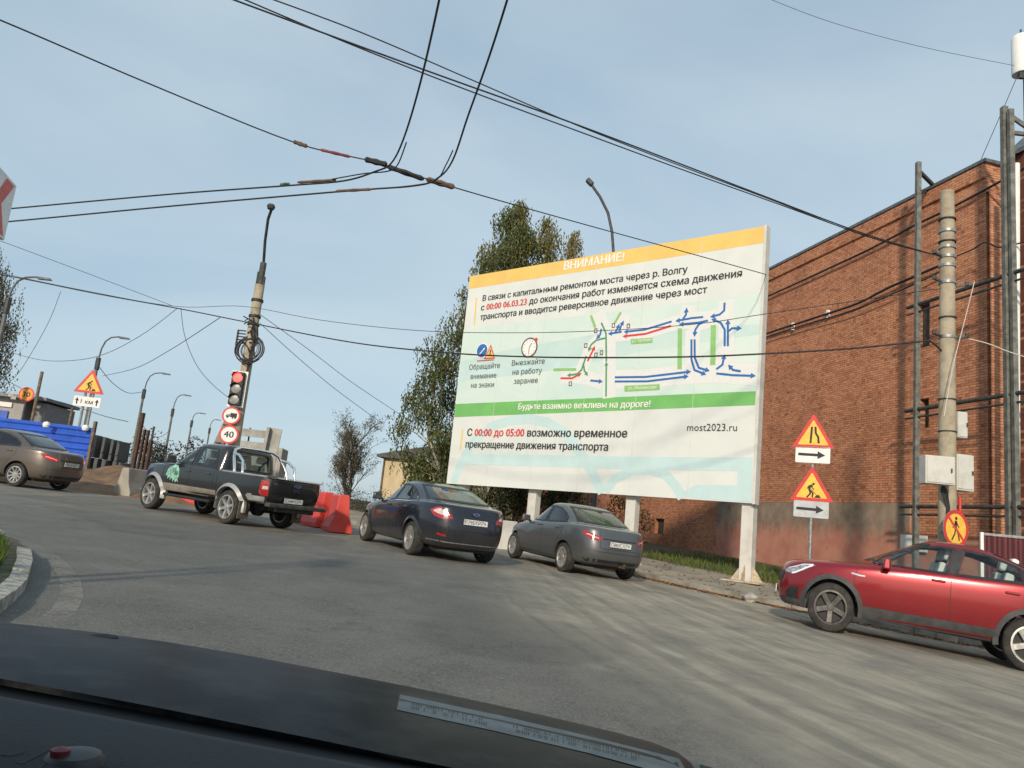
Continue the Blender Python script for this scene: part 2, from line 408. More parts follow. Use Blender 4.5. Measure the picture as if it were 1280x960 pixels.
def contours(txt):
    cu = bpy.data.curves.new('t', 'FONT'); cu.body = txt; cu.resolution_u = 2; cu.fill_mode = 'NONE'
    o = bpy.data.objects.new('t', cu); COL.objects.link(o); dg = bpy.context.evaluated_depsgraph_get(); dg.update(); ev = o.evaluated_get(dg); me = ev.to_mesh()
    co = [(v.co.x, v.co.y) for v in me.vertices]; nb = {}
    for e in me.edges:
        a, b = e.vertices; nb.setdefault(a, []).append(b); nb.setdefault(b, []).append(a)
    seen = set(); out = []
    for i in range(len(co)):
        if i in seen or i not in nb: continue
        L = [i]; seen.add(i); c = i
        while True:
            nx = [k for k in nb[c] if k not in seen]
            if not nx: break
            c = min(nx) if len(L) == 1 else nx[0]; L.append(c); seen.add(c)
        out.append([co[k] for k in L])
    ev.to_mesh_clear(); bpy.data.objects.remove(o); bpy.data.curves.remove(cu)
    return out
def parea(P): return sum(P[i-1][0]*P[i][1]-P[i][0]*P[i-1][1] for i in range(len(P)))/2
def inside(pt, P):
    x, y = pt; r = False
    for i in range(len(P)):
        (x1, y1), (x2, y2) = P[i-1], P[i]
        if (y1 > y) != (y2 > y) and x < (x2-x1)*(y-y1)/(y2-y1)+x1: r = not r
    return r
def text_tris(txt):
    """letter shapes filled contour by contour: (points, triangles, index of the letter, layer)"""
    C = contours(txt); idx = []
    for k, ch in enumerate(txt):
        if ch == ' ': continue
        if ch not in _ncont: _ncont[ch] = len(contours(ch))
        idx += [k]*_ncont[ch]
    if len(idx) != len(C): idx = [0]*len(C)
    out = []; byc = {}
    for P, k in zip(C, idx): byc.setdefault(k, []).append(P)
    for k, Ps in byc.items():
        big = max(Ps, key=lambda P: abs(parea(P))); sg = 1 if parea(big) > 0 else -1
        outer = [P for P in Ps if parea(P)*sg > 0]; holes = [P for P in Ps if parea(P)*sg <= 0]
        for n, P in enumerate(outer):
            H = [h for h in holes if inside(h[0], P)]; allp = [q for L in [P]+H for q in L]
            T = tessellate_polygon([[Vector((x, y, 0)) for x, y in L] for L in [P]+H])
            out.append((allp, T, k, n))
    return out
def text_geo(s, size=1., bold=0.):
    V = []; Fs = []
    for P, T, k, n in text_tris(s):
        b = len(V); V += P; Fs += [tuple(i+b for i in t) for t in T]
    return V, Fs
def plate(parent, x, y, z, txt, region, tilt=0., face=-1):
    """number plate seen from behind: local Y runs to the car's left"""
    m = MB(); m.box((0, 0, 0), (.012, .52, .115)); p = m.build('number_plate', M['plate'], parent)
    p.location = (x, y, z); p.rotation_euler = (0, tilt, 0)
    m = MB()
    for s, y0, wd, hh, z0 in ((txt, .235, .335, .075, -.036), (region, -.125, .095, .055, -.018)):
        V, Fs = text_geo(s, 1., 0.); xs = [v[0] for v in V]; ys = [v[1] for v in V]
        m.add([(face*.0085, y0-(a-min(xs))/(max(xs)-min(xs))*wd, z0+(b-min(ys))/(max(ys)-min(ys))*hh) for a, b in V], Fs)
    m.build('lettering', M['ink'], p, fixn=False)
    fr = MB()
    for q in stroke_polys([(-.257, -.055), (.257, -.055), (.257, .055), (-.257, .055)], .006, True):
        fr.add([(face*.0085, a, b) for a, b in q], [(0, 1, 2, 3)])
    for q in stroke_polys([(-.115, -.052), (-.115, .052)], .005): fr.add([(face*.0088, a, b) for a, b in q], [(0, 1, 2, 3)])
    fr.build('plate_border', M['ink'], p, fixn=False)
    return p
def arch_trim(name, x, z, r0, r1, bvh, sgn, mat, parent, out=.03, a0=-12, a1=192, n=26):
    m = MB(); vs = []
    for i in range(n+1):
        a = radians(a0 + (a1-a0)*i/n)
        for rr in (r0, r1):
            px, pz = x+rr*cos(a), z+rr*sin(a)
            hit = bvh.ray_cast(Vector((px, 3*sgn, max(pz, .36))), Vector((0, -sgn, 0)))[0]
            yb = abs(hit.y) if hit else .8
            o_ = out if rr == r0 else .006
            vs += [(px, sgn*(yb+o_), pz), (px, sgn*(yb-.06), pz)]
    fs = []
    for i in range(n):
        k = 4*i; q = k+4
        fs += [(k, k+2, q+2, q), (k+1, q+1, q+3, k+3), (k, q, q+1, k+1), (k+2, k+3, q+3, q+2)]
    fs += [(0, 1, 3, 2), (4*n, 4*n+2, 4*n+3, 4*n+1)]
    m.add(vs, fs); return m.build(name, mat, parent, smooth=True, angle=40)

def build_car(name, rows, belt, nf, nr, axf, axr, wr, ww, track_w, paint, arch_r=.055, cav=None, H=44, extra_cut=None, seats=None, lowz=.38):
    root = empty(name)
    rows_s = catmull(rows, 3)
    body = loft_rows(rows_s, nf, nr, H).build('body', [paint, M['interior']], None, fixn=True)
    bm = bmesh.new(); bm.from_mesh(body.data); bvh = BVHTree.FromBMesh(bm); bm.free()
    # the hollow of the cabin
    b = rows[belt]; top = rows[-3]
    crow = [(cav[0]+.1, lowz, cav[1]-.1, lowz, b[4]-.10), (cav[0], b[1]-.12, cav[1], b[3]-.12, b[4]-.07)]
    for rw in rows[belt:len(rows)-2]:
        crow.append((rw[0]-.09, rw[1]-.015, rw[2]+.09, rw[3]-.015, rw[4]-.05))
    lastr = crow[-1]; crow[-1] = (lastr[0], lastr[1]-.02, lastr[2], lastr[3]-.02, lastr[4])
    cut = [loft_rows(crow, 6, 6, 24, mi=1).build('cut', [paint, M['interior']])]
    for ax in (axf, axr):
        for sg in (1, -1):
            m = MB(); m.lathe([(.001, track_w-.30), (wr+arch_r, track_w-.30), (wr+arch_r, track_w+.3), (.001, track_w+.3)], 40, 'y', m=1)
            o = m.build('cut', [paint, M['interior']]); o.data.transform(Matrix.Translation((ax, 0, wr)))
            if sg < 0: o.data.transform(Matrix.Scale(-1, 4, (0, 1, 0))); o.data.flip_normals()
            cut.append(o)
    return root, body, bvh, cut
def win_cut(poly, lo, hi, axis, paint):
    m = MB(); m.prism(poly, lo, hi, axis, m=1); return m.build('cut', [paint, M['interior']])
def finish_body(root, body, cut):
    boolean(body, cut); body.parent = root; me = body.data
    me.polygons.foreach_set('use_smooth', [True]*len(me.polygons)); me.set_sharp_from_angle(angle=radians(28))
def windows(root, body, bvh, cut, paint, sides, front, rear, gl, xmid=-.2):
    """sides: list of (polygon, glass); opening, pane and dark surround for each"""
    todo = []
    for P, g in sides:
        cut.append(win_cut(inset_poly(P, .93), -2, 2, 'y', paint)); todo.append((P, g))
    if front: cut.append(win_cut(inset_poly(front, .95), .1, 4, 'x', paint))
    if rear: cut.append(win_cut(inset_poly(rear, .95), -4, xmid-.3, 'x', paint))
    finish_body(root, body, cut)
    for P, g in todo:
        for sg in (1, -1):
            w_ = panel('side_window', [P], side(sg), bvh, .004, g, root)
            panel('window_seal', stroke_polys(P, .035, True), side(sg), bvh, .007, M['black'], w_, step=.15)
    for P, fn, nm, g in ((front, frontv, 'windscreen', gl[0]), (rear, rearv, 'rear_window', gl[1])):
        if P:
            w_ = panel(nm, [P], fn, bvh, .004, g, root)
            panel('window_seal', stroke_polys(P, .035, True), fn, bvh, .007, M['black'], w_, step=.15)
def seats(root, xs, mat, zb=.42, ys=(.36, -.36), h=.62, white=None):
    for x in xs:
        for y in ys:
            mm = white or mat
            m = MB(); m.box((x+.2, y, zb), (.5, .46, .16)); T = Matrix.Rotation(radians(-14), 3, 'Y')
            m.box((x-.12, y, zb+.08+h/2), (.13, .44, h), 0, T, taper=(1, .75)); m.box((x-.24, y, zb+h+.2), (.1, .25, .17), 0, T)
            m.build('seat', mm, root, bevel=.03, smooth=True)
def mirror(root, x, y, z, paint, sc=1.):
    for sg in (1, -1):
        m = MB(); m.box((0, 0, 0), (.11*sc, .21*sc, .15*sc), 0, None, taper=(.75, .9)); m.bar((0, -.06*sg, -.03), (.02, -.16*sg, -.07), .05, .05, 0)
        o = m.build('door_mirror', paint, root, bevel=.03, smooth=True); o.location = (x, (y+.11)*sg, z)
        g = MB(); g.box((-.056*sc, 0, 0), (.004, .16*sc, .10*sc)); g.build('mirror_glass', M['mirrorglass'], o)
def handles(root, bvh, xs, z, paint):
    for x in xs:
        for sg in (1, -1):
            hit = bvh.ray_cast(Vector((x, 3*sg, z)), Vector((0, -sg, 0)))[0]
            m = MB(); m.box((0, 0, 0), (.19, .035, .035)); o = m.build('door_handle', paint, root, bevel=.012); o.location = (x, hit.y+.012*sg, z)
def seams(root, bvh, lines, w=.009, fn=None):
    for L in lines:
        for sg in (1, -1): panel('door_seam', stroke_polys(L, w), side(sg), bvh, .0025, M['ink'], root, step=.08)
def wheels(root, axf, axr, wr, ww, tw, n, kind, mats):
    cache = {}
    for x in (axf, axr):
        for sg in (1, -1): make_wheel(wr, ww, n, kind, root, x, sg*(tw-ww/2-.005), wr, mats, cache)
def underbody(root, x0, x1, w, z):
    x1 += .25; m = MB(); m.box(((x0+x1)/2, 0, z), (x0-x1, w*1.7, .12)); m.tube([(x1+.55, .0, z-.05), (x1+.5, -.5, z-.06), (x1+.05, -.55, z-.06)], .03, 8)
    m.build('underbody', M['black'], root)
def put_car(root, x, y, hd, dz=0., sc=(1, 1, 1)):
    e = .5
    n = Vector((-(Gz(x+e, y)-Gz(x-e, y))/(2*e), -(Gz(x, y+e)-Gz(x, y-e))/(2*e), 1)).normalized()
    f = Vector((cos(hd), sin(hd), 0)); f = (f - n*f.dot(n)).normalized(); l = n.cross(f)
    root.matrix_world = Matrix.Translation((x, y, Gz(x, y)+dz)) @ Matrix((f, l, n)).transposed().to_4x4() @ Matrix.Diagonal((*sc, 1))
SEDAN = [(1.93, .21, -2.03, .27, .74), (2.09, .24, -2.16, .31, .82), (2.16, .40, -2.235, .45, .865), (2.165, .55, -2.245, .62, .88), (2.13, .68, -2.22, .78, .884),
         (2.05, .765, -2.185, .92, .876), (1.85, .845, -2.15, 1.015, .865), (1.5, .905, -2.07, 1.05, .85), (1.15, .945, -1.85, 1.07, .835), (.92, .975, -1.64, 1.085, .815),
         (.63, 1.13, -1.40, 1.20, .755), (.34, 1.28, -1.13, 1.32, .695), (.13, 1.395, -.86, 1.415, .64), (.03, 1.45, -.72, 1.46, .575), (-.05, 1.478, -.62, 1.484, .42), (-.1, 1.49, -.55, 1.493, .18)]
def sedan(name, paint, label, cat, txt, region, glass_f, glass_r, rimkind='ten', nsp=10, lit=False, group=None):
    axf, axr, wr, tw = 1.3175, -1.3175, .312, .862
    root, body, bvh, cut = build_car(name, SEDAN, 9, 3.4, 4.6, axf, axr, wr, .19, tw, paint, cav=(.95, -1.5))
    tag(root, label, cat, group)
    fw = [(.80, 1.015), (.36, 1.235), (.10, 1.355), (-.24, 1.385), (-.19, 1.025)]
    rw = [(-.28, 1.03), (-.33, 1.385), (-.68, 1.355), (-.98, 1.255), (-1.16, 1.16), (-1.20, 1.07)]
    ws = [(-.66, 1.03), (-.52, 1.39), (.52, 1.39), (.66, 1.03)]
    rg = [(-.63, 1.12), (-.52, 1.405), (.52, 1.405), (.63, 1.12)]
    windows(root, body, bvh, cut, paint, [(fw, glass_f), (rw, glass_r)], ws, rg, (M['glass'], glass_r))
    for sg in (1, -1): panel('pillar_trim', [[(-.24, 1.385), (-.33, 1.385), (-.28, 1.03), (-.19, 1.025)]], side(sg), bvh, .005, M['black'], root, step=.1)
    seats(root, (-.05, -.85), M['seat']); mirror(root, .62, .80, 1.03, paint); handles(root, bvh, (-.08, -1.0), .93, paint)
    seams(root, bvh, [[(.95, .95), (1.0, .80), (.90, .32)], [(-.23, 1.02), (-.21, .32)], [(-1.22, 1.07), (-1.20, .86), (-.98, .62), (-.88, .33)], [(1.0, .30), (-1.0, .30)]])
    for sg in (1, -1):
        tl = panel('tail_light', [[(-.30, .955), (.04, .93), (.36, .87), (.44, .80), (.30, .77), (.02, .80), (-.16, .86)]], corner(-2.23, .87, sg), bvh, .006, M['tail'], root, step=.05)
        panel('lamp_strip', [[(-.10, .895), (.06, .89), (.34, .835), (.36, .815), (.06, .865), (-.06, .872)]], corner(-2.23, .87, sg), bvh, .010, M['taillit'] if lit else M['tailclear'], tl, step=.05)
        panel('headlight', [[(-.46, .79), (-.1, .76), (.42, .66), (.40, .60), (.02, .62), (-.2, .70)]], corner(2.15, .87, sg, back=False), bvh, .006, M['headlamp'], root, step=.05)
    panel('boot_seam', stroke_polys([(-.47, .99), (-.45, .63), (.45, .63), (.47, .99)], .009), rearv, bvh, .003, M['ink'], root, step=.1)
    panel('boot_trim', [[(-.40, .835), (.40, .835), (.40, .815), (-.40, .815)]], rearv, bvh, .005, M['ink'], root, step=.1)
    panel('bumper_seam', stroke_polys([(-.86, .60), (-.5, .555), (.5, .555), (.86, .60)], .008), rearv, bvh, .003, M['ink'], root, step=.1)
    panel('bumper_insert', [[(-.72, .40), (.72, .40), (.62, .29), (-.62, .29)]], rearv, bvh, .005, M['black'], root, step=.1)
    panel('grille', [[(-.5, .62), (.5, .62), (.42, .36), (-.42, .36)]], frontv, bvh, .005, M['black'], root, step=.1)
    plate(root, -2.262, 0, .735, txt, region)
    underbody(root, 1.9, -2.0, .7, .26)
    wheels(root, axf, axr, wr, .19, tw, nsp, rimkind, [M['alloy'], M['ink']])
    return root, (axf, axr, tw)

P_grey = carpaint('grey metallic paint', (.085, .092, .10), .34, dirt_amt=.28)
P_blue = carpaint('dark blue paint', (.006, .0085, .018), .22, dirt_amt=.25, metal=.2)
P_brown = carpaint('brown metallic paint', (.105, .085, .072), .34, dirt_amt=.35)
P_red = carpaint('red metallic paint', (.27, .008, .016), .24, dirt_amt=.14, metal=.5)
P_black = carpaint('black paint', (.008, .009, .010), .25, dirt_amt=.35, metal=.0)

g_root, gs = sedan('grey_car', P_grey, 'dark grey metallic sedan parked in front of the billboard posts', 'car', 'О883СХ', '76', M['midglass'], M['darkglass'])
put_car(g_root, 1.70, 18.5, radians(113))
tb = MB(); tb.bar((-2.1, -.1, .30), (-2.33, -.1, .30), .05, .05); tb.lathe([(.001, 0), (.028, .01), (.03, .04), (.001, .06)], 10, c=(-2.33, -.1, .31)); tb.build('tow_bar', M['rust'], g_root)

b_root, bs = sedan('brown_car', P_brown, 'brown metallic sedan with lit tail lights before the blue sheet fence', 'car', 'М756НЕ', '76', M['midglass'], M['darkglass'], lit=True)
put_car(b_root, -14.0, 21.8, radians(168))

# dark blue liftback
def blue_car():
    axf, axr, wr, tw, paint = 1.425, -1.425, .335, .915, P_blue
    rows = [(2.1, .20, -2.25, .27, .78), (2.30, .24, -2.39, .31, .86), (2.375, .42, -2.45, .46, .915), (2.375, .58, -2.465, .64, .935), (2.33, .72, -2.445, .82, .942),
            (2.24, .81, -2.41, .97, .935), (2.0, .885, -2.375, 1.06, .92), (1.6, .94, -2.29, 1.095, .905), (1.25, .975, -2.08, 1.115, .885), (1.0, 1.0, -1.90, 1.13, .865),
            (.68, 1.15, -1.58, 1.235, .80), (.38, 1.29, -1.25, 1.345, .735), (.14, 1.395, -.95, 1.43, .675), (.02, 1.455, -.78, 1.47, .60), (-.08, 1.485, -.66, 1.494, .44), (-.14, 1.497, -.58, 1.502, .18)]
    root, body, bvh, cut = build_car('blue_car', rows, 9, 3.4, 4.2, axf, axr, wr, .22, tw, paint, cav=(1.02, -1.7))
    tag(root, 'dark blue liftback with tinted rear glass beside the red barriers', 'car')
    fw = [(.86, 1.035), (.40, 1.255), (.12, 1.365), (-.24, 1.395), (-.18, 1.045)]
    rw = [(-.26, 1.05), (-.32, 1.397), (-.70, 1.375), (-.98, 1.30), (-1.02, 1.07)]
    qw = [(-1.07, 1.075), (-1.05, 1.275), (-1.24, 1.19), (-1.42, 1.105)]
    ws = [(-.70, 1.06), (-.56, 1.40), (.56, 1.40), (.70, 1.06)]
    rg = [(-.70, 1.16), (-.56, 1.42), (.56, 1.42), (.70, 1.16)]
    windows(root, body, bvh, cut, paint, [(fw, M['midglass']), (rw, M['darkglass']), (qw, M['darkglass'])], ws, rg, (M['glass'], M['darkglass']))
    for sg, q in [(s_, q) for s_ in (1, -1) for q in ([(-.24, 1.395), (-.32, 1.397), (-.26, 1.05), (-.18, 1.045)], [(-.98, 1.30), (-1.05, 1.275), (-1.07, 1.075), (-1.02, 1.07)])]: panel('pillar_trim', [q], side(sg), bvh, .005, M['black'], root, step=.1)
    panel_l = [(.92, 1.012), (-.4, 1.035), (-1.1, 1.052), (-1.46, 1.085), (-1.30, 1.165)]
    for sg in (1, -1): panel('chrome_strip', stroke_polys(panel_l, .018), side(sg), bvh, .008, M['chrome'], root, step=.1)
    seats(root, (-.02, -.9), M['seat']); mirror(root, .68, .85, 1.07, paint); handles(root, bvh, (-.08, -1.05), .93, paint)
    seams(root, bvh, [[(1.02, .98), (1.08, .80), (.96, .32)], [(-.22, 1.03), (-.20, .32)], [(-1.24, 1.07), (-1.26, .86), (-1.02, .62), (-.92, .33)]])
    for sg in (1, -1):
        c_ = corner(-2.45, .93, sg)
        tl = panel('tail_light', [[(-.36, .945), (-.10, 1.02), (.06, 1.03), (.40, .90), (.46, .82), (.20, .80), (-.14, .84)]], c_, bvh, .006, M['tail'], root, step=.05)
        panel('lamp_strip', [[(-.24, .935), (-.04, .99), (.08, .995), (.36, .89), (.14, .875), (-.06, .90)]], c_, bvh, .010, M['tailclear'], tl, step=.05)
        panel('reflector', [[(.06, .535), (.34, .51), (.34, .475), (.06, .495)]], c_, bvh, .006, M['tail'], root, step=.05)
        panel('headlight', [[(-.5, .85), (-.1, .82), (.42, .72), (.40, .64), (.02, .66), (-.2, .75)]], corner(2.35, .93, sg, back=False), bvh, .006, M['headlamp'], root, step=.05)
        arch_trim('wheel_arch', axr, wr, wr+.045, wr+.10, bvh, sg, paint, root, .022, 0, 180)
        arch_trim('wheel_arch', axf, wr, wr+.045, wr+.10, bvh, sg, paint, root, .022, 0, 180)
    panel('boot_seam', stroke_polys([(-.5, 1.03), (-.48, .68), (.48, .68), (.5, 1.03)], .009), rearv, bvh, .003, M['ink'], root, step=.1)
    panel('bumper_seam', stroke_polys([(-.92, .66), (-.5, .62), (.5, .62), (.92, .66)], .008), rearv, bvh, .003, M['ink'], root, step=.1)
    panel('bumper_insert', [[(-.78, .36), (.78, .36), (.70, .27), (-.70, .27)]], rearv, bvh, .006, M['black'], root, step=.1)
    panel('bumper_strip', stroke_polys([(-.86, .395), (-.5, .375), (.5, .375), (.86, .395)], .018), rearv, bvh, .008, M['galv'], root, step=.1)
    em = MB(); em.lathe([(.001, -.006), (.5, -.006), (.5, .006), (.001, .006)], 24, 'x', m=0); e_ = em.build('badge', [M['chrome']], root); e_.scale = (1, .15, .06); e_.location = (-2.452, .0, .955)
    em = MB(); em.lathe([(.001, -.004), (.42, -.004), (.42, .004), (.001, .004)], 24, 'x'); e2 = em.build('badge_field', M['badgeblue'], e_); e2.location = (-.004, 0, 0)
    panel('grille', [[(-.5, .62), (.5, .62), (.42, .36), (-.42, .36)]], frontv, bvh, .005, M['black'], root, step=.1)
    plate(root, -2.478, 0, .80, 'К795ХР', '76'); underbody(root, 2.0, -2.2, .74, .26)
    wheels(root, axf, axr, wr, .22, tw, 9, 'thin', [M['alloy'], M['ink']])
    return root, (axf, axr, tw)
M['badgeblue'] = pmat('badge blue', (.02, .05, .2), .3, coat=1, var=.1)
bl_root, bls = blue_car()
put_car(bl_root, -1.62, 17.35, radians(118.2))

# red crossover
def red_car():
    axf, axr, wr, tw, paint = 1.36, -1.36, .348, .885, P_red
    rows = [(1.98, .25, -2.1, .33, .78), (2.13, .28, -2.24, .39, .85), (2.20, .42, -2.31, .56, .892), (2.215, .58, -2.33, .73, .91), (2.19, .74, -2.31, .89, .914),
            (2.13, .865, -2.28, 1.01, .908), (1.98, .945, -2.265, 1.10, .895), (1.6, 1.0, -2.2, 1.14, .88), (1.22, 1.035, -2.05, 1.165, .865), (1.0, 1.06, -1.92, 1.185, .845),
            (.68, 1.215, -1.62, 1.285, .78), (.38, 1.36, -1.28, 1.40, .71), (.14, 1.465, -.92, 1.495, .645), (.02, 1.52, -.68, 1.54, .57), (-.08, 1.55, -.52, 1.562, .42), (-.16, 1.563, -.42, 1.57, .18)]
    root, body, bvh, cut = build_car('red_car', rows, 9, 3.2, 4.4, axf, axr, wr, .21, tw, paint, cav=(1.02, -1.7), arch_r=.06)
    tag(root, 'shiny red crossover with pale seat covers parked by the utility pole', 'car')
    fw = [(.80, 1.085), (.42, 1.30), (.14, 1.415), (-.16, 1.455), (-.34, 1.46), (-.24, 1.10)]
    rw = [(-.36, 1.105), (-.46, 1.46), (-.80, 1.435), (-1.12, 1.355), (-1.22, 1.325), (-1.26, 1.135)]
    qw = [(-1.31, 1.14), (-1.28, 1.30), (-1.50, 1.225), (-1.62, 1.165)]
    ws = [(-.68, 1.13), (-.54, 1.465), (.54, 1.465), (.68, 1.13)]
    rg = [(-.68, 1.23), (-.54, 1.47), (.54, 1.47), (.68, 1.23)]
    windows(root, body, bvh, cut, paint, [(fw, M['clearglass']), (rw, M['clearglass']), (qw, M['midglass'])], ws, rg, (M['clearglass'], M['clearglass']))
    for sg, q in [(s_, q) for s_ in (1, -1) for q in ([(-.34, 1.46), (-.46, 1.46), (-.36, 1.105), (-.24, 1.10)], [(-1.22, 1.325), (-1.28, 1.30), (-1.31, 1.14), (-1.26, 1.135)])]: panel('pillar_trim', [q], side(sg), bvh, .005, M['black'], root, step=.1)
    seats(root, (-.05, -.95), M['seat'], zb=.56, white=M['whitecloth']); mirror(root, .62, .86, 1.10, paint, 1.1); handles(root, bvh, (-.12, -1.10), .985, paint)
    seams(root, bvh, [[(1.0, 1.04), (1.06, .80), (1.0, .50), (.92, .42)], [(-.29, 1.08), (-.30, .38)], [(-1.28, 1.13), (-1.40, .95), (-1.20, .72), (-1.02, .45)]])
    for sg in (1, -1):
        arch_trim('wheel_arch', axf, wr, wr+.055, wr+.125, bvh, sg, M['clad'], root, .03, -10, 190)
        arch_trim('wheel_arch', axr, wr, wr+.055, wr+.125, bvh, sg, M['clad'], root, .03, -10, 190)
        panel('sill_cladding', [[(.93, .29), (.93, .455), (-.93, .475), (-.93, .31)]], side(sg), bvh, .012, M['clad'], root, step=.12)
        panel('door_crease', stroke_polys([(.75, .56), (.1, .545), (-.55, .575), (-.9, .63)], .014), side(sg), bvh, .003, M['redshade'], root, step=.12)
        c_ = corner(2.19, .90, sg, k=.7, back=False)
        hl = panel('headlight', [[(-.52, .905), (-.30, .90), (.02, .84), (.36, .79), (.40, .74), (.10, .73), (-.06, .755), (-.25, .80)]], c_, bvh, .006, M['headlamp'], root, step=.05)
        panel('lamp_strip', stroke_polys([(-.46, .90), (-.22, .815), (-.02, .755), (.14, .735)], .026), c_, bvh, .011, M['lampwhite'], hl, step=.05)
        panel('lamp_strip', stroke_polys([(-.46, .905), (-.2, .885), (.02, .845), (.3, .80)], .014), c_, bvh, .012, M['lampwhite'], hl, step=.05)
        panel('bumper_insert', [[(-.16, .55), (.10, .55), (.30, .45), (.30, .36), (-.12, .36)]], c_, bvh, .006, M['black'], root, step=.06)
        panel('bumper_lip', [[(-.34, .37), (.55, .37), (.55, .27), (-.30, .29)]], c_, bvh, .008, M['clad'], root, step=.06)
        panel('wing_badge', stroke_polys([(1.10, .885), (.98, .87), (.90, .872)], .022), side(sg), bvh, .006, M['chrome'], root, step=.05)
        panel('tail_light', [[(-.30, 1.02), (.04, 1.03), (.80, 1.0), (.80, .96), (.02, .94), (-.2, .97)]], corner(-2.31, .90, sg), bvh, .006, M['tail'], root, step=.05)
    panel('grille', [[(-.5, .76), (.5, .76), (.44, .60), (-.44, .60)]], frontv, bvh, .005, M['black'], root, step=.1)
    plate(root, 2.225, 0, .47, 'Т428МК', '76', face=1); underbody(root, 1.9, -2.0, .7, .33)
    wheels(root, axf, axr, wr, .21, tw, 5, 'five', [M['darkalloy'], M['ink']])
    return root, (axf, axr, tw)
M['clad'] = pmat('grey plastic cladding', (.055, .055, .057), .75, var=.25, vscale=6)
M['redshade'] = P_red
r_root, rs = red_car()
put_car(r_root, 6.90, 12.78, radians(158), sc=(.985, 1, 1.085))
for w_ in [c for c in r_root.children if c.name.startswith('wheel') and not c.name.startswith('wheel_arch')]:
    if w_.location.x < 0:
        for rim in w_.children:
            for s_ in rim.material_slots: s_.link = 'OBJECT'
            rim.material_slots[0].material = M['alloy']; rim.material_slots[1].material = M['ink']

